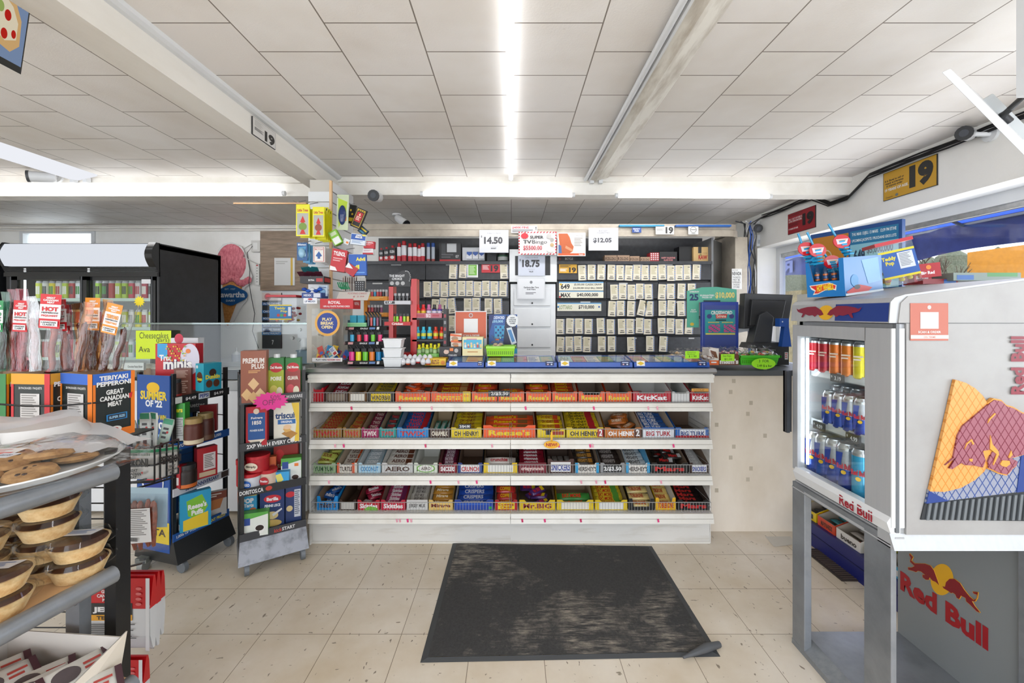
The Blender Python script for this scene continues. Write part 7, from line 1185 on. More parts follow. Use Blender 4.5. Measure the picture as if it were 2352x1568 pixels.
# goods on top of the cooler
P0, P1, P2 = Vector((1.197, 1.72, 1.458)), Vector((1.255, 1.598, 1.458)), Vector((1.46, 1.66, 1.475))
t = thing('toy_display_box', 'bright blue Hot Wheels display box with open corner on the cooler'.replace('Hot Wheels ', 'toy '), 'display box', (P0+P1)/2, rot=(.10, 0, math.atan2(P1.y-P0.y, P1.x-P0.x))); w_ = (P1-P0).length; dd = .27; h = .145
b = MB(); x = w_/2; bc = M('1478c0', .35); ic = M('8a7868', .6)
f = [(-x, 0, 0), (x, 0, 0), (x, 0, h), (x*.75, 0, h), (x*.75, 0, h*.42), (-x*.6, 0, h*.42), (-x*.8, 0, h*.95), (-x, 0, h*.95)]
b.poly(f, bc); b.poly([(p[0], .003, p[2]) for p in f][::-1], ic)
b.poly([(x, 0, 0), (x, dd, 0), (x, dd, h), (x, 0, h)], bc); b.poly([(x-.003, 0, 0), (x-.003, 0, h), (x-.003, dd, h), (x-.003, dd, 0)], ic); b.poly([(-x, 0, 0), (-x, 0, h*.95), (-x, dd, h*.95), (-x, dd, 0)], bc); b.poly([(-x, dd, 0), (-x, dd, h), (x, dd, h), (x, dd, 0)], bc); b.poly([(-x, 0, .001), (x, 0, .001), (x, dd, .001), (-x, dd, .001)], ic); b.build('box', t)
b = MB(); b.dec(((-x, -.0005, h), (w_, 0, 0), (0, 0, -h), (0, -1, 0)), [('#P', [(.08, .68), (.3, .66), (.62, .62), (.8, .7), (.78, .84), (.6, .78), (.3, .92), (.16, .94), (.22, .84), (.12, .78)], 'f0e8dc'), ('#P', [(.1, .7), (.3, .68), (.6, .64), (.78, .71), (.75, .8), (.6, .76), (.3, .9), (.2, .9), (.25, .82)], 'd82c1c'), ('HOT WHEELS', .28, .68, .72, .86, 'f0d020', .05, -.04)]); b.dec(((x+.0005, 0, h), (0, dd, 0), (0, 0, -h), (1, 0, 0)), [('#P', [(.45, .1), (.9, .05), (.95, .7), (.6, .75)], '7cb4dc'), ('#E', .25, .62, .1, .16, '3c94d0'), ('#P', [(.02, .9), (.2, .8), (.35, .74), (.55, .8), (.7, .86), (.6, .94), (.1, .98)], 'c82820'), ('#E', .3, .8, .08, .06, '2c2c30'), ('#R', 0, .94, 1, 1, 'd8e4ec')]); b.build('printing', t)
for i in range(4):
    b = MB(); b.lathe([(.012, 0), (.014, .02), (.014, .08), (.006, .1)], 'acrylic', 10); 
    for k in range(7): b.lathe([(.009, .008+k*.01), (.009, .014+k*.01)], ['e07020', '2a5ca8'][k % 2], 8)
    tag(b.build('candy_tube', loc=P0+(P1-P0)*(.2+.2*i)+Vector((.03+.004*i, .02, .02)), rot=(.1, -.15, 0)), 'clear tube of orange and blue candy inside the blue toy box', 'candy', 'candy tubes in the blue box')
def straw(px0, py0, px1, py1, hx, hy, label, Y=1.68, tagc=True):
    t = thing('curly_straw', label, 'straw', W(hx, hy, Y)); o = Vector(t.location); a, c = W(px0, py0, Y)-o, W(px1, py1, Y)-o; pts = [a, c]; n = 26
    for i in range(n): q = i/n; pts.append(c*(1-q)+Vector((.016*math.sin(i*1.25), .016*math.cos(i*1.25), 0)))
    MB().tube(pts, .0042, M('1c98cc', .15), 6).build('tube', t)
    if tagc: m = c*.9; b = MB(); b.prism([(math.cos(i*math.pi/9)*.034, math.sin(i*math.pi/9)*.027) for i in range(18)], -.002, .002, M('c8202c', .2), 'y'); b.dec(((-.03, -.002, .02), (.06, 0, 0), (0, 0, -.04), (0, -1, 0)), [('#P', [(.1, .3), (.9, .2), (.8, .7), (.2, .8)], 'd8d4e0'), ('#P', [(.2, .4), (.8, .3), (.6, .6)], 'e8a030')]); b.build('tag', t, loc=m+Vector((0, -.012, 0)))
straw(1903, 514, 1925, 552, 1952, 588, 'blue curly straw with red tag standing highest in the toy box')
straw(1833, 536, 1845, 568, 1868, 612, 'blue curly straw leftmost above the toy box', 1.72)
straw(1854, 533, 1872, 572, 1880, 610, 'blue curly straw with red tag second from left in the toy box', 1.7)
straw(1887, 572, 1905, 600, 1915, 625, 'short blue straw with red tag inside the toy box opening', 1.7)
t = thing('candy_tub', 'clear tub with red lid and yellow blue label leaning behind the toy box', 'tub', W(2078, 652, 1.74), rot=(0, -.22, -.3)); w_ = .062
MB().prism([(-w_, 0), (w_, 0), (w_, .1), (-w_, .1)], 0, .175, 'acrylic', 'z').build('tub', t); MB().box(-w_-.004, w_+.004, -.004, .104, .172, .186, M('cc2430', .3)).build('lid', t)
b = MB(); b.dec(((-w_, -.001, .145), (w_*2, 0, 0), (0, 0, -.115), (0, -1, 0)), [('#R', 0, .0, 1, 1, 'ecd820'), ('#R', 0, .08, 1, .92, '1c5cb0'), ('Teddy\nPop', .05, .2, .45, .55, 'ecd820', .04), ('#R', .5, .12, .92, .7, 'e0e4e8'), ('#L', .54, .16, .88, .64, 9, '8a9098')]); b.build('label', t)
b = MB(); q = random.Random(8)
for i in range(40): b.sphere((q.uniform(-.05, .05), q.uniform(.015, .09), .012+q.random()*.12), .011, .011, .009, ['d8a030', 'c87830', 'b84830', 'd8c838'][i % 4], 7, 4)
tag(b.build('candies', t), kind='stuff')
pc('gum_box', 'red Big Red gum box standing behind the cooler, upper one'.replace('Big Red ', 'chewing '), 'gum', 2104, 624, 2136, 648, 2.0, .08, 'b01824', rz=-.3, Fr=[('Big Red', .1, .4, .8, .8, 'f4f0f0', .04)])
pc('gum_box', 'red chewing gum box with orange ring tilted on the other', 'gum', 2118, 604, 2158, 636, 1.98, .09, 'b81c28', rz=-.2, rot=(0, -.1, -.3), Fr=[('Big Red', .08, .55, .7, .85, 'f4f0f0', .04), ('#E', .45, .28, .12, .16, 'f0902c')], Rt=[('#E', .3, .4, .2, .18, 'f0902c'), ('Red', .4, .5, .9, .8, 'f4f0f0', .04)])
pc('gum_tray', 'flat dark red gum tray under the red gum boxes', 'gum', 2120, 640, 2200, 652, 1.98, .1, '8c1c24', Fr=[('#R', .6, .1, .95, .9, '2a62a8')])
pc('gum_tray', 'flat green gum packs at the right behind the cooler', 'gum', 2190, 626, 2345, 644, 1.95, .12, '7c8c84', Fr=[('#R', .5, 0, .95, .5, '4c8c50'), ('#R', .05, .3, .3, .9, '2a62a8')])
t = tag(MB().box(1.80, 2.34, 1.86, 2.68, .80, EH+.125, 'e4e2dc').build('window_shelf'), 'pale window cabinet behind the cooler carrying the gum trays', 'cabinet')
# jackpot board by the window
A_, B2 = W(1862, 556, 2.95), W(2072, 528, 2.45); U = B2-A_; U.z = 0; L = U.length
t = thing('jackpot_board', 'blue framed jackpot board with date and $5,000,000 by the window', 'board', (A_.x, A_.y, 1.53), math.atan2(U.y, U.x)); zt = A_.z+.05-1.53
MB().box(0, L, 0, .03, 0, zt, '174c90').build('frame', t)
b = MB(); b.dec(((0, 0, zt), (L, 0, 0), (0, 0, -zt), (0, -1, 0)), [('#R', .03, .07, .46, .95, 'c4801c'), ('#E', .2, .43, .07, .14, 'd8c8a8'), ('#E', .2, .43, .06, .12, 'c4801c'), ('GRAND', .15, .39, .25, .47, 'e8dcc0', .02), ('#R', .48, .06, .97, .95, '8cc8dc'), ('#R', .48, .06, .97, .27, '1c78a8'), ('THU MAR 13/JEU. 13 MARS   12:39 PM ET/HE', .5, .09, .95, .15, 'e8f4f8', .02), ('UPCOMING JACKPOTS / PROCHAINS GROS LOTS', .5, .19, .95, .245, 'e8f4f8', .02), ('$5,000,000', .66, .32, .92, .45, '1c3c5c', .03), ('649', .52, .35, .64, .55, '1c3c5c', .04), ('#L', .52, .65, .95, .93, 3, '3c88b0')]); b.build('display', t)
MB().box(L*.12, L*.17, .03, .05, -1.53, zt*.5, '2a2c30').box(-.05, L*.3, .0, .12, -1.53, -1.515, '2a2c30').build('pole', t)
# blue candy rack by the window wall
t = thing('candy_rack', 'dark blue low candy rack seen through the cooler stand', 'rack', (1.8, 2.3, 0)); o_ = Vector(t.location)
PC(MB().box(1.8, 2.3, 1.85, 2.68, 0, .14, M('1c2470', .35)).box(1.797, 1.8, 1.85, 2.68, .075, .079, '10164a'), 'base'); PC(MB().box(2.28, 2.3, 1.85, 2.68, .14, .8, M('1c2470', .35)), 'back_panel')
b = MB(); b.box(1.86, 2.28, 1.85, 2.68, .285, .295, '2a2c50'); b.box(1.85, 1.858, 1.85, 2.68, .262, .3, '2c2c58'); b.dec(((1.85, 2.68, .3), (0, -.83, 0), (0, 0, -.038), (-1, 0, 0)), [('#R', .4, 0, .75, 1, 'd87830'), ('Wonderbar', .48, .2, .66, .8, '3a2410', .03), ('DAIRY MILK', .18, .25, .3, .75, 'e8e8f4', .02), ('#R', .76, 0, .9, 1, 'c84838')]); PC(b, 'shelf')
for i, (y, c1, c2, w_, s_) in enumerate(((2.60, 'e8c81c', '3c3c44', .12, ''), (2.46, 'd84828', '38a0b0', .14, 'MAYNARDS'), (2.30, 'e4e0dc', 'd8d0c8', .17, 'bueno'), (2.14, 'e0d81c', '2a2430', .10, ''), (2.03, '2ca0c8', 'e0e0dc', .10, ''))):
    tt = thing('candy_box', f'open candy box in the low blue rack, {ORD[i+1]} from the far end', 'candy box', (1.82, y, .141), -math.pi/2); tray_box(w_-.006, .22, .055, .10, M(c1, .4), M('b8ac9c', .6), .0).build('tray', tt)
    b = MB(); b.dec(ff(w_-.006, .055), [(s_, .2, .3, .85, .8, '2a2018', .04)] if s_ else [('#R', .2, .3, .8, .8, c2)]); b.build('printed_front', tt)
    m0 = bar_mesh(w_*.8, .04, .015, c2, '', 'ffffff', 'c83030'); o0 = None
    for k in range(3):
        loc = (1.85+.05*k, y, .165+.012*k); o = m0.build('candy_bar', loc=loc, rz=-math.pi/2) if not o0 else o0.copy()
        if o0: COL.objects.link(o); o.location = loc
        else: o0 = tag(o, f'wrapped bar in box {ORD[i+1]} from the far end of blue rack', 'candy', f'bars in blue rack box {i+1}')
# ---------------------------------------------------------------- foreground bakery shelf, left
D = Vector((-.2, -1.0, 0)).normalized()          # shelf edge direction, towards the camera
def shelf_edge(z): return Vector((-1.13, 1.2, z))
t = thing('bakery_rack', 'grey steel bakery rack with rounded shelf edges in the left foreground', 'rack', (-1.13, 1.2, 0)); rzs = math.atan2(.2, 1.0)  # local -y along D
t.rotation_euler = (0, 0, -math.atan2(.2, 1.0)+0)
# local frame: x to the right of the edge, y along the edge away from camera
for e_, z in ((0, .957), (0, .668), (.07, .372)):
    b = MB(); b.box(-.55, e_-.008, -.9, .0, z-.012, z, 'ply'); s_ = b.build('shelf', t)
    b = MB(); b.tube([(e_+.004, -.9, z-.012), (e_+.004, .0, z-.012)], .024, 'grey_metal', 14); b.box(e_-.012, e_, -.9, 0, z-.03, z+.003, 'grey_metal'); b.build('rounded_edge', s_)
for y in (.0, ): MB().box(-.17, -.12, y, y+.03, 0, .95, 'grey_metal').build('upright', t)
b = MB()
for z in (.93, .64): b.prism([(-.17, z), (-.02, z), (-.03, z-.02), (-.10, z-.035), (-.13, z-.09), (-.17, z-.1)], -.006, .0, 'grey_metal', 'y')
b.build('bracket', t)
MB().box(-.078, -.036, .035, .075, 0, .985, M('1b1c1e', .35)).build('black_post', t)
def loc_(x, y, z): a = -math.atan2(.2, 1.0); return Vector((-1.13+x*math.cos(a)-y*math.sin(a), 1.2+x*math.sin(a)+y*math.cos(a), z))
# cookie tray
t = thing('cookie_platter', 'white tray of cookies wrapped in clear bag on the top bakery shelf', 'platter', loc_(-.135, -.1, .962))
b = MB(); n = 28; pr = [(.0, .004), (.62, .004), (.86, .012), (1.0, .03), (1.0, .034), (.86, .018), (.62, .01), (.0, .01)]
b.lathe([(p[0]*.17, p[1]) for p in pr], M('eceff0', .25), n, sx=1.0, sy=1.25, cap=False); b.build('tray', t)
for k in range(2):
    q = random.Random(40+k); b = MB(); v = []; N = 22
    for j in range(7):
        for i in range(N):
            a = i*2*math.pi/N; rr = [.0, .35, .65, .88, .97, 1.06, 1.22][j]; zz = [.085, .083, .075, .06, .04, .018, .026][j]; rr *= 1+(.05*math.sin(3*a+k)+q.uniform(-.03, .03) if j > 2 else 0); v.append((rr*.165*math.cos(a)*(1.2 if math.cos(a) > 0 and j > 4 else 1), rr*.2*math.sin(a), zz*(1-.12*k)+q.uniform(-.004, .004)))
    b.add(v, [(j*N+i, j*N+(i+1) % N, (j+1)*N+(i+1) % N, (j+1)*N+i) for j in range(6) for i in range(N)], 'bag_film', True); b.build('plastic_wrap', t)
    break
b = MB(); b.dec(((-.02, -.06, .089), (.075, .01, 0), (.01, -.055, -.003), (0, 0, 1)), [('#R', 0, 0, 1, 1, 'ece8e6'), ('#L', .15, .15, .7, .5, 2, 'e0a0a0'), ('#R', .3, .55, .9, .8, 'e07070')]); b.build('price_label', t)
b = MB(); b.dec(((.04, -.09, .088), (.045, 0, 0), (0, -.035, 0), (0, 0, 1)), [('#R', 0, 0, 1, 1, 'e4e8f0'), ('$4.99', .2, .3, .8, .7, '5a6a8c')]); b.build('sticker', t)
for i, (x, y, z, r, rx) in enumerate(((.06, -.05, .026, .052, .1), (-.03, -.10, .03, .055, -.1), (-.06, .02, .026, .05, .05), (.05, .07, .026, .05, -.1), (-.03, -.02, .048, .05, .2), (.02, -.15, .024, .045, .0), (.03, .02, .05, .05, -.15))):
    b = MB(); q = random.Random(i); n = 16; b.lathe([(r*.75, -.008), (r, 0), (r*.9, .010), (r*.5, .014), (.002, .015)], 'cookie', n, cap=False)
    for k in range(5): a = q.uniform(0, 6.3); b.sphere((r*.6*math.cos(a)*q.random(), r*.6*math.sin(a), .012), .006, .006, .004, '3a2218', 6, 4)
    tag(b.build('cookie', loc=Vector(t.location)+Vector((x, y, z-.004)), rot=(rx, rx*.7, 0)), 'pale brown chocolate chip cookie on the wrapped tray', 'cookie', 'cookies on the wrapped tray')
# white paper stack / roll with plastic at the upper left
t = thing('paper_towel_roll', 'white roll with crumpled plastic sheet at the left edge above cookies', 'roll', loc_(-.30, .01, .962)); b = MB(); b.lathe([(.11, 0), (.12, .02), (.12, .07), (.10, .1)], 'dcdad8', 24); b.build('roll', t); b = MB(); q = random.Random(2); v = [((-.12+.05*i)+q.uniform(-.008, .008), -.12+.05*j, .105+.03*math.sin(i+j)*.4+q.uniform(0, .015)-.012*i*(i > 2)) for j in range(6) for i in range(8)]; b.add(v, [(j*8+i, j*8+i+1, (j+1)*8+i+1, (j+1)*8+i) for j in range(5) for i in range(7)], M('e4e4e6', .3), True); b.build('plastic_sheet', t)
# pies in clear clamshells on the second shelf
def pie(px, py, Y, s=1.0, label='', zz=None):
    p = W(px, py, Y); t = thing('meat_pie', label, 'pie', p, group='pies on the second bakery shelf')
    MB().lathe([(.048*s, 0), (.056*s, .02*s), (.063*s, .036*s), (.065*s, .040*s), (.060*s, .040*s)], 'crust', 28, cap=False).lathe([(.060*s, .039*s), (.03*s, .042*s), (.001, .043*s)], 'filling', 28, cap=False).poly([(math.cos(i*.4)*.048*s, math.sin(i*.4)*.048*s, .0005) for i in range(15)], 'crust').build('pie', t)
    MB().lathe([(.078*s, .036*s), (.079*s, .040*s), (.070*s, .042*s), (.064*s, .056*s), (.002, .057*s)], 'acrylic', 28, cap=False).build('clear_lid', t)
    b = MB(); b.dec(((-.045*s, .02*s, .0575*s), (.085*s, .012, 0), (-.005, -.036*s, 0), (0, 0, 1)), [('#R', 0, 0, 1, 1, 'e8eaee'), ('#L', .1, .2, .9, .8, 3, '6c88c0')]); b.build('label', t)
zs2 = .669
def pst(x, y, n, lab):
    for k in range(n): p = loc_(x, y, zs2+.057*k); t0 = pie(CX+p.x*F/p.y, CY-(p.z-EH)*F/p.y, p.y, 1.0, f'small pie in clear lidded cup, {["lowest", "second", "third", "fourth"][k]} of the {lab} stack')
pst(-.058, -.04, 2, 'near the black post, low'); pst(-.135, .0-.06, 4, 'tall rear'); pst(-.07, -.20, 2, 'front middle'); pst(-.20, -.17, 3, 'left middle'); pst(-.27, -.05, 4, 'left rear')
# brownie box on the third shelf
t = thing('brownie_box', 'open white brownie carton on the lowest bakery shelf', 'box', loc_(-.13, -.075, .373), -.12)
b = MB(); w_, d_, hf, hb = .36, .11, .075, .115; x = w_/2; cw = M('ece2d2', .5); ci = M('d8d2ca', .6)
for pts, c_, n in (([(-x, -d_, 0), (x, -d_, 0), (x, -d_, hf), (-x, -d_, hf)], cw, (0, 1)), ([(x, -d_, 0), (x, d_*.4, 0), (x+.015, d_*.5, hb+.02), (x, -d_, hf)], cw, (-1, 0)), ([(-x, -d_, 0), (-x, -d_, hf), (-x, d_*.4, hb), (-x, d_*.4, 0)], cw, (1, 0)), ([(-x, d_*.4, 0), (-x, d_*.4, hb), (x+.01, d_*.4, hb+.012), (x, d_*.4, 0)], cw, (0, -1)), ([(-x, -d_, .001), (-x, d_*.4, .001), (x, d_*.4, .001), (x, -d_, .001)], ci, (0, 0))):
    b.poly(pts, c_); b.poly([(p[0]+n[0]*.003, p[1]+n[1]*.003, p[2]) for p in pts][::-1], ci)
b.build('carton', t); b = MB()
b.dec(((-x, -d_-.0005, hf), (w_, 0, 0), (0, 0, -hf), (0, -1, 0)), [('MR.', .40, .3, .54, .6, 'b82820', .04), ('BROWNIE', .36, .64, .78, .98, 'b82820', .04), ('#E', .66, .3, .045, .12, '2a2426'), ('#R', .6, .42, .72, .47, '2a2426'), ('#E', .88, .32, .07, .22, 'd88c88'), ('#E', .88, .32, .062, .19, 'ece2d2'), ('#R', .0, .3, .14, 1, '4c2c2c'), ('#P', [(.56, .2), (.59, .14), (.6, .3)], '2a2426')])
b.dec(((x+.0005, -d_, hf), (0, d_*1.2, .0), (0, 0, -hf), (1, 0, 0)), [('MR.', .1, .3, .4, .6, 'b82820', .04), ('BROWNIE', .06, .64, .8, .98, 'b82820', .04)]); b.build('printing', t)
for i in range(7):
    m0 = bar_mesh(.14, .075, .022, 'e4e2da', '', '2a2426'); m0.dec(((-.07, .03, .0112), (.14, 0, 0), (0, -.06, 0), (0, 0, 1)), [('#R', 0, 0, .1, 1, '4a2c34'), ('#R', .9, 0, 1, 1, '4a2c34'), ('#E', .35, .5, .2, .36, '5c5254'), ('#L', .6, .3, .88, .75, 2, 'b84840')], gap=.0006)
    p = Vector(t.location)+Vector((-.15+.06*i-(.02 if i > 3 else 0), -.075+.035*(i % 2), .055+.010*(i % 3)))
    tag(m0.build('brownie_bar', loc=p, rot=(.45, .05, .9+.12*(i % 3))), 'white wrapped brownie with dark brown ends in the carton', 'snack', 'wrapped brownies in the carton')
# ---------------------------------------------------------------- meat snack rack behind the bakery shelf
t = thing('snack_rack', 'black wire rack of meat snacks behind the bakery rack', 'rack', W(230, 1300, 1.45)*1.0); t.location.z = 0; o_ = Vector(t.location)
def PW(mb, n): o = mb.build(n, t); o.location = -o_; return o
YK = 1.40
def wire(pts, r=.0028): return MB().tube([W(*p) for p in pts], r, M('17181a', .35), 6)
PW(wire([(0, 928, 1.35), (60, 932, 1.37), (130, 932, 1.38), (215, 925, 1.38), (250, 922, 1.42), (300, 911, 1.55)], .0032), 'basket_wire'); PW(wire([(120, 1015, 1.38), (222, 1018, 1.38), (300, 1000, 1.55)]), 'basket_wire'); PW(wire([(282, 925, 1.5), (284, 1012, 1.5)], .004), 'basket_wire')
b = MB(); fl = W(100, 1020, 1.40).z; b.box(W(-300, 0, 1.38).x, W(300, 0, 1.52).x, 1.37, 1.62, fl-.012, fl-.006, '1c1d1f'); PW(b, 'shelf')
for px, Y in ((252, 1.64), (-60, 1.64)): p = W(px, 0, Y); PW(MB().box(p.x-.012, p.x+.012, Y-.012, Y+.012, .03, fl, M('17181a', .35)), 'post')
b = MB()
for z in [.12+.06*i for i in range(13)]: b.tube([(W(-60, 0, 1.64).x, 1.64, z), (W(252, 0, 1.64).x, 1.64, z)], .003, '1a1b1d', 4)
PW(b, 'back_grid')
# second basket, lower right
b = MB()
for z_, k in ((1022, 0), (1064, 1), (1100, 2)): b.tube([W(270, z_+8, 1.62), W(355, z_+4, 1.60), W(410, z_-14, 1.78)], .0035, M('17181a', .35), 6)
for px, yt, yb_, Y in ((355, 1026, 1106, 1.60), (368, 1020, 1102, 1.64), (383, 1016, 1098, 1.69), (397, 1012, 1092, 1.74), (410, 1008, 1088, 1.78)): b.tube([W(px, yt, Y), W(px, yb_, Y)], .003, M('17181a', .35), 6)
b.tube([W(400, 1096, 1.75), W(300, 1125, 1.64), W(252, 1150, 1.64)], .004, M('17181a', .35), 6); b.tube([W(355, 1106, 1.60), W(250, 1110, 1.62)], .004, M('17181a', .35), 6); PW(b, 'front_basket')
for px, py in ((335, 1100), (290, 1322), (330, 1292)): PW(MB().tube([W(px-85, py+22, 1.64), W(px, py, 1.5)], .004, M('17181a', .35), 6), 'peg')
cst = fz(330, 1310); c_ = MB().box(-.03, .03, -.02, .03, .05, .075, '6c706c').tube([(-.014, 0, .03), (.014, 0, .03)], .03, '8a8c88', 14).tube([(0, -.02, .07), (.05, -.05, .09)], .006, '3a3c3c', 6); o = c_.build('caster', t); o.location = Vector((cst.x, cst.y, 0))-o_
# cartons of long pepperoni sticks
def meat_box(label, x0, xm, x1, y0, y1, Y0, rz, stripe, side, txt, fl_):
    a, c = W(x0, y1, Y0), W(xm, y0, Y0); w_ = (c.x-a.x)/math.cos(rz); h = c.z-a.z; d = .12
    t = thing('snack_carton', label, 'carton', ((a.x+c.x)/2, Y0, a.z), rz); k = M('1c2422', .4); b = MB(); x = w_/2
    for pts, n in (([(-x, 0, 0), (x, 0, 0), (x, 0, h), (-x, 0, h)], (0, 1)), ([(x, 0, 0), (x, d, 0), (x, d, h), (x, 0, h)], (-1, 0)), ([(x, d, 0), (-x, d, 0), (-x, d, h), (x, d, h)], (0, -1)), ([(-x, d, 0), (-x, 0, 0), (-x, 0, h), (-x, d, h)], (1, 0)), ([(-x, d, 0), (x, d, 0), (x, 0, 0), (-x, 0, 0)], (0, 0))):
        b.poly(pts, k); b.poly([(p[0]+n[0]*.003, p[1]+n[1]*.003, p[2]+(.001 if n == (0, 0) else 0)) for p in pts][::-1], 'brown_board')
    b.build('box', t); b = MB()
    b.dec(((-x, -.0004, h), (w_, 0, 0), (0, 0, -h), (0, -1, 0)), [('#R', 0, 0, 1, .16, stripe), ('#R', 0, .16, .07, 1, side), ('#R', .86, 0, 1, 1, side), ('20 PACKAGES / PAQUETS', .2, .2, .8, .24, 'd8d8d4', .02), ('#R', .25, .3, .74, .78, 'd4d0cc'), ('#L', .28, .32, .7, .76, 13, '8a8682'), ('#R', .3, .84, .68, 1, 'e8e8e4')]+[('#R', .32+.035*i, .86, .335+.035*i, .98, '2a2a2a') for i in range(10)])
    b.dec(((x+.0004, 0, h), (0, d, 0), (0, 0, -h), (1, 0, 0)), [('#R', 0, 0, 1, .16, stripe), ('#R', .0, .16, .06, 1, 'e87a1c'), ('#R', .9, 0, 1, 1, side), (txt, .08, .04, .9, .2, 'f0f0ec', .04), ('GREAT\nCANADIAN\nMEAT', .15, .26, .85, .52, 'e8e8e4', .04), ('#P', [(.84, .36), (.94, .34), (.92, .42), (.86, .44)], 'd02828'), ('#R', .3, .64, .8, .74, '2a8cd0'), ('#R', .33, .65, .77, .73, '1c2838'), ('SUPER SIZE', .36, .67, .74, .71, 'a8d4f0', .03), ('#R', .0, .88, .9, 1, 'f07c18'), ('#E', .5, .88, .16, .05, 'f0f0ec'), ('#E', .5, .88, .08, .03, 'c83028')]); b.build('printing', t)
    return t
meat_box('black and orange TERIYAKI PEPPERONI carton with blue top band', 122, 228, 290, 858, 1010, 1.40, -.28, '2c64c0', 'f0801c', 'TERIYAKI\nPEPPERONI', 0)
meat_box('black and yellow pepperoni carton left of the blue banded one', 20, 121, 150, 858, 1010, 1.40, -.10, 'e09c1c', 'c82028', 'HOT\nPEPPERONI', 0)
meat_box('black and green pepperoni carton at the left picture edge', -100, 18, 40, 858, 1010, 1.41, -.05, 'e8c020', '2c7c3c', 'MILD\nPEPPERONI', 0)
b = MB(); a = W(78, 850, 1.50); b.box(0, .13, 0, .004, 0, .02, '18342c'); b.box(.045, .06, -.001, .005, 0, .022, 'c82028'); tag(b.build('box_flap', loc=a+Vector((0, -.01, -.006)), rot=(-.9, 0, .1)), 'dark green and red carton flap lying over the box', 'flap')
def stick(x0, y0, x1, y1, Y, film, head, s1, s2, label, group, meat='meat', wd=26, front=True, lean=0):
    """long meat stick in a clear sleeve with a printed head: (x0,y0) top, (x1,y1) foot"""
    p1, p0 = W(x1, y1, Y), W(x0, y0, Y+lean); t = thing('pepperoni_stick', label, 'meat snack', p1, group=group); ax = p0-p1; L = ax.length; u = ax.normalized(); r_ = u.cross(Vector((0, -1, 0))).normalized()*-1; n = r_.cross(u)*-1
    if n.y > 0: n = -n
    if r_.x < 0: r_ = -r_
    w_ = wd*Y/F/2; b = MB(); m = 12; v = []; q = random.Random(int(x0*3+y0))
    for i in range(9):
        f_ = i/8; ww = w_*(1+.12*math.sin(i*1.7+x0)); th = .011*(1-f_**3)+.001
        for (aa, bb) in ((-1, 0), (-.5, 1), (.5, 1), (1, 0), (.5, -1), (-.5, -1)): v.append(u*L*f_+r_*ww*aa*.8+n*th*bb+r_*.004*math.sin(i*2.1))
    b.add(v, [(i*6+k, i*6+(k+1) % 6, (i+1)*6+(k+1) % 6, (i+1)*6+k) for i in range(8) for k in range(6)], film, True); b.build('sleeve', t)
    pts = [u*L*.02+r_*.002]+[u*L*(.1+.58*i/6)+r_*.004*math.sin(i*1.3+x0)+n*.0 for i in range(7)]; MB().tube(pts+[u*L*.71], [.006]+[.0088]*7+[.004], meat, 10).build('meat', t)
    if head:
        hl = L*.44; b = MB(); fr_ = (u*L+r_*(-w_)+n*.0135, r_*(2*w_), u*(-hl), n)
        its = [('#R', 0, .0, 1, .30, head), ('#R', 0, .30, 1, .72, 'ece8e6'), ('#R', 0, .72, 1, 1, head), ('GREAT\nCANADIAN\nMEAT', .16, .08, .88, .27, 'f0ece8', .04), (s1, .12, .37, .9, .50, head, .05), (s2, .12, .52, .9, .57, '2c2c2c', .03), ('PIQUANT' if s1 == 'HOT' else s1, .12, .60, .9, .67, head, .04), ('#R', .1, .78, .92, .94, 'f0f0ee'), ('CANADIAN\nCLASSICS', .14, .8, .86, .92, '2a2a2a', .04)]
        b.dec(fr_, its, gap=.0005); b.build('printed_head', t)
H1 = dict(group='red sleeved pepperoni sticks'); r0 = 'c8141f'
stick(128, 676, 118, 852, 1.44, 'bag_film', r0, 'HOT', 'PEPPERONI', 'front red HOT pepperoni stick facing the viewer', wd=48, **H1)
stick(32, 664, 30, 852, 1.46, 'pink_film', '', '', '', 'pink topped pepperoni sleeve leftmost of the red ones', wd=30, **H1)
stick(52, 663, 44, 852, 1.47, 'pink_film', '', '', '', 'pink topped pepperoni sleeve second from left', wd=34, **H1)
stick(60, 690, 52, 852, 1.45, 'pink_film', r0, 'HOT', 'PEPPERONI', 'red headed pepperoni stick half hidden by a pink sleeve', wd=34, **H1)
stick(73, 680, 82, 852, 1.43, 'bag_frost', '', '', '', 'frosted backwards pepperoni sleeve before the front red one', wd=34, **H1)
stick(142, 688, 150, 852, 1.47, 'bag_film', r0, 'HOT', 'PEPPERONI', 'red HOT pepperoni stick just right of the front one', wd=38, **H1)
stick(150, 700, 156, 852, 1.49, 'pink_film', r0, 'HOT', 'PEPPERONI', 'red pepperoni stick rightmost of the red ones', wd=36, **H1)
H2 = dict(group='orange sleeved teriyaki sticks', meat='meat_dark'); o0_ = 'e08c1c'
stick(222, 684, 218, 852, 1.50, 'bag_film', o0_, 'TERIYAKI', 'PEPPERONI', 'orange teriyaki stick standing tallest in its carton', wd=34, **H2)
stick(274, 698, 238, 852, 1.46, 'bag_film', o0_, 'TERIYAKI', 'PEPPERONI', 'orange teriyaki stick leaning right, label in view', wd=36, **H2)
stick(178, 696, 196, 852, 1.48, 'orange_film', '', '', '', 'orange film sleeve leaning left at the carton edge', wd=34, **H2)
stick(205, 694, 180, 852, 1.44, 'orange_film', '', '', '', 'frosted orange sleeve in front of the dark sticks', wd=30, **H2)
stick(250, 688, 232, 852, 1.49, 'orange_film', '', '', '', 'backwards orange sleeve between the two labelled ones', wd=32, **H2)
stick(200, 720, 206, 852, 1.47, 'bag_film', '', '', '', 'dark stick in plain clear sleeve', wd=26, **H2)
stick(298, 712, 262, 852, 1.47, 'bag_film', '', '', '', 'dark stick in clear sleeve leaning farthest right', wd=28, **H2)
H3 = dict(group='green sleeved mild sticks', meat='meat_dark')
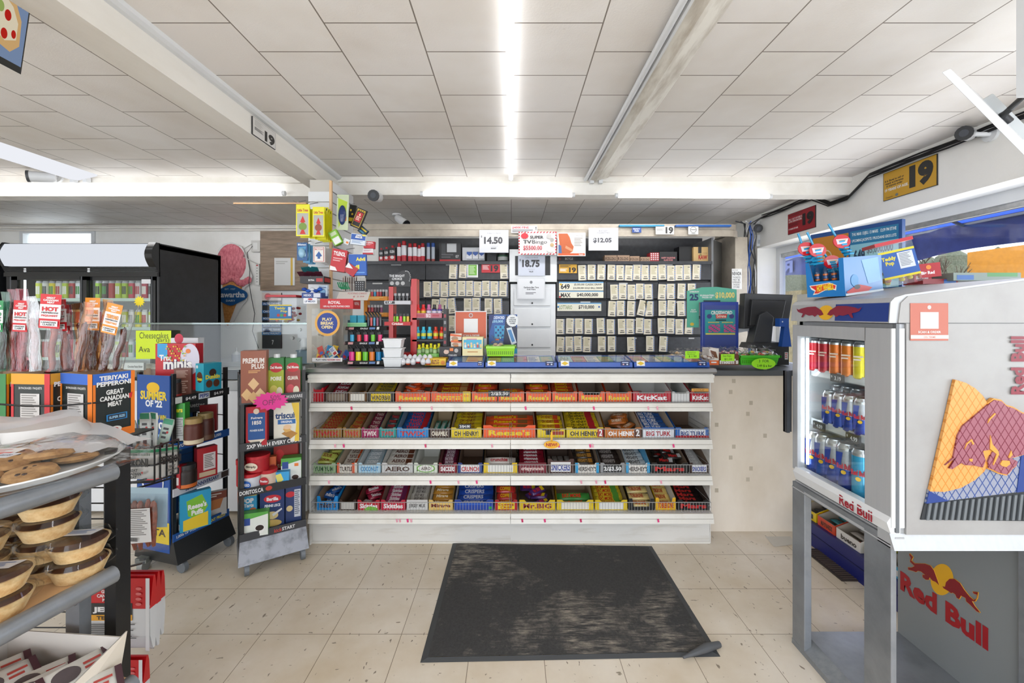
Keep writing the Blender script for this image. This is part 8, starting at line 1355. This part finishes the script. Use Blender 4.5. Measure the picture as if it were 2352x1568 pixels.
stick(14, 670, 8, 852, 1.46, 'green_film', '', '', '', 'pale green topped sleeve at the left edge', wd=24, **H3)
stick(4, 690, 2, 852, 1.44, 'green_film', '2c8c50', 'MILD', 'PEPPERONI', 'green labelled stick cut by the left picture edge', wd=30, **H3)
b = MB(); b.prism([((.022 if i % 2 else .014)*math.cos(i*math.pi/12), (.022 if i % 2 else .014)*math.sin(i*math.pi/12)) for i in range(24)], 0, .001, 'f0e020', 'y'); tag(b.build('price_tag', loc=W(320, 692, 1.60)), 'small yellow starburst tag above the teriyaki sticks', 'price tag')
tag(MB().tube([W(320, 700, 1.6), W(300, 760, 1.58), W(282, 850, 1.55), W(280, 905, 1.55)], .0015, '8a8a8a', 4).build('wire_holder'), 'thin wire holding the yellow starburst tag', 'wire')
# white pepperoni carton in the lower basket
t = thing('snack_carton', 'white PEPPERONI carton with green check band in the lower basket', 'carton', W(320, 1104, 1.63)); o_ = Vector(t.location)
f0, f1, f2 = W(268, 1100, 1.66)-o_, W(355, 1100, 1.61)-o_, W(410, 1086, 1.79)-o_; up = Vector((0, 0, .115)); wp = M('e8e6e0', .4); b = MB(); back = f0+Vector((0, .14, 0))
for a, c in ((f0, f1), (f1, f2), (f2, back), (back, f0)): b.poly([a, c, c+up, a+up], wp); m = ((f0+f1+f2)/3-(a+c)/2)*.04; b.poly([a+m, a+m+up, c+m+up, c+m], 'brown_board')
b.poly([f0, f1, f2, back], wp); b.build('box', t); b = MB()
for a, c in ((f0, f1), (f1, f2)): n = (c-a).cross(Vector((0, 0, 1))).normalized(); b.dec((a+up, c-a, -up, n), [('#R', 0, .02, 1, .12, '2c9c68')]+[('#R', i/22, .12, (i+.5)/22, .2, '3a5c48') for i in range(22)]+[('PEPPERONI', .04, .28, .94, .56, '222222', .05), ('GREAT\nCANADIAN\nMEAT', .3, .62, .76, .94, '4a4a4a', .05), ('#P', [(.76, .72), (.82, .7), (.8, .8)], 'd02828')], gap=.0006)
b.build('printing', t)
for i in range(9):
    x, y = ((300, 955), (312, 948), (326, 950), (340, 948), (352, 946), (366, 958), (308, 965), (334, 962), (350, 965))[i]; q = random.Random(i)
    p = W(x-4, 1060, 1.70+.012*(i % 3)); tt = thing('meat_stick_pack', 'slim white and green wrapped meat stick in the lower basket carton', 'meat snack', p, rot=(0, (x-330)*.006+q.uniform(-.15, .15), q.uniform(-.3, .3)), group='slim meat sticks in the lower carton'); h_ = (1060-y)*1.7/F
    bb = MB(); bb.prism([(-.018, 0), (.018, 0), (.02, h_*.9), (.016, h_), (-.016, h_), (-.02, h_*.9)], -.004, .004, M(['d8dcd8', 'e4e6e2', 'c0d4c8'][i % 3], .25), 'y'); bb.dec(((-.018, -.004, h_), (.036, 0, 0), (0, 0, -h_), (0, -1, 0)), [('#R', 0, 0, 1, .12, '4ca880'), ('#L', .2, .2, .8, .5, 3, '4a4a4c'), ('#R', .3, .55, .7, .95, '5a2a1c' if i % 2 else '2a2a2c'), ('#E', .7, .3, .12, .03, 'c83030')]); bb.build('wrapper', tt)
# sausage pack on a peg
t = thing('sausage_pack', 'clear blue topped pack of sausage sticks hanging on a peg', 'meat snack', W(322, 1262, 1.54)); o_ = Vector(t.location)
def rl(x, y, Y=1.54): return W(x, y, Y)-o_
b = MB(); b.add([rl(270, 1118), rl(386, 1120), rl(388, 1262), rl(270, 1272), rl(270, 1118, 1.575), rl(386, 1120, 1.575), rl(388, 1262, 1.575), rl(270, 1272, 1.575)], [(3, 2, 1, 0), (4, 5, 6, 7), (0, 1, 5, 4), (1, 2, 6, 5), (2, 3, 7, 6), (3, 0, 4, 7)], 'bag_film'); b.build('pouch', t)
MB().poly([rl(270, 1120, 1.576), rl(386, 1121, 1.576), rl(384, 1210, 1.576), rl(270, 1215, 1.576)], 'a8d4ec').poly([rl(270, 1118, 1.538), rl(386, 1120, 1.538), rl(386, 1134, 1.538), rl(270, 1132, 1.538)], 'bcdcec').build('blue_backing', t)
for i, x in enumerate((277, 293, 309, 322, 340, 352)):
    MB().tube([rl(x, 1150-(4 if i == 4 else 0), 1.556)]+[rl(x+1.5*math.sin(k), 1158+16*k, 1.556) for k in range(6)]+[rl(x+2, 1262-(8 if i > 3 else 0), 1.556)], [.004]+[.0105]*6+[.005], 'meat', 10).build('sausage', t)
b = MB(); b.poly([rl(283, 1170, 1.536), rl(283, 1250, 1.536), rl(348, 1244, 1.536), rl(344, 1166, 1.536)], 'e4e4e2'); b.dec((rl(286, 1173, 1.5358), rl(342, 1170, 1.5358)-rl(286, 1173, 1.5358), rl(286, 1236, 1.5358)-rl(286, 1173, 1.5358), (0, -1, 0)), [('#L', 0, 0, 1, .95, 14, '8a8886')]); b.dec((rl(296, 1234, 1.5356), Vector((.035, 0, 0)), Vector((0, 0, -.014)), (0, -1, 0)), [('#R', i/12, 0, i/12+.05, 1, '222222') for i in range(12)]); b.build('label', t)
# jerky bags
def jerky(label, x0, y0, x1, y1, Y, split=.42, part=False):
    a, c = W(x0, y1, Y), W(x1, y0, Y); w_, h = c.x-a.x, c.z-a.z; t = thing('jerky_bag', label, 'meat snack', ((a.x+c.x)/2, Y, a.z), group='red and white jerky bags'); b = MB(); pr = [(-.004, 0), (-.016, h*.2), (-.018, h*.6), (-.006, h*.92), (-.002, h), (.002, h), (.006, h*.9), (.012, h*.4), (.004, 0)]
    b.prism(pr, -w_/2, w_/2, M('dcdfe2', .25), 'x'); b.build('bag', t)
    MB().prism([(-.0186, h*.58), (-.007, h*.92), (-.003, h+.001), (.003, h+.001), (.0072, h*.9), (.0105, h*.58)], -w_/2-.001, w_/2+.001, M('c8141c', .3), 'x').build('red_top', t); b = MB()
    its = [('#R', 0, 0, 1, split, 'c8141c'), ('#R', .94, 0, 1, 1, 'e4e6e8'), ('GREAT\nCANADIAN\nMEAT', .2, .16, .52, .32, 'f0ecec', .04), ('#R', .08, .34, .74, .58, '1c1c1e'), ('#R', .08, .5, .74, .58, 'e8a82c'), ('JERKY', .14, .39, .68, .48, 'f0f0f0', .05), ('TERIYAKI', .2, .515, .66, .565, '2a2418', .04)]+[('#E', .84, .14+.07*i, .045, .02, 'e07070') for i in range(4)]+[('#L', .08, .62, .85, .86, 9, '5a5c60'), ('#E', .5, .92, .08, .035, '3a3c40')]
    b.dec(((-w_/2, -.0185, h), (w_, 0, 0), (0, 0, -h), (0, -1, 0)), its); b.build('printing', t); return t
jerky('front red and white JERKY bag hanging low beside the bakery rack', 205, 1320, 354, 1485, 1.50)
jerky('middle red and white jerky bag behind the front one', 225, 1312, 364, 1480, 1.56)
jerky('rearmost red and white jerky bag of the hanging row', 235, 1310, 374, 1455, 1.62)
jerky('red jerky bag lowest, half hidden by the brownie carton', 200, 1505, 338, 1640, 1.46)
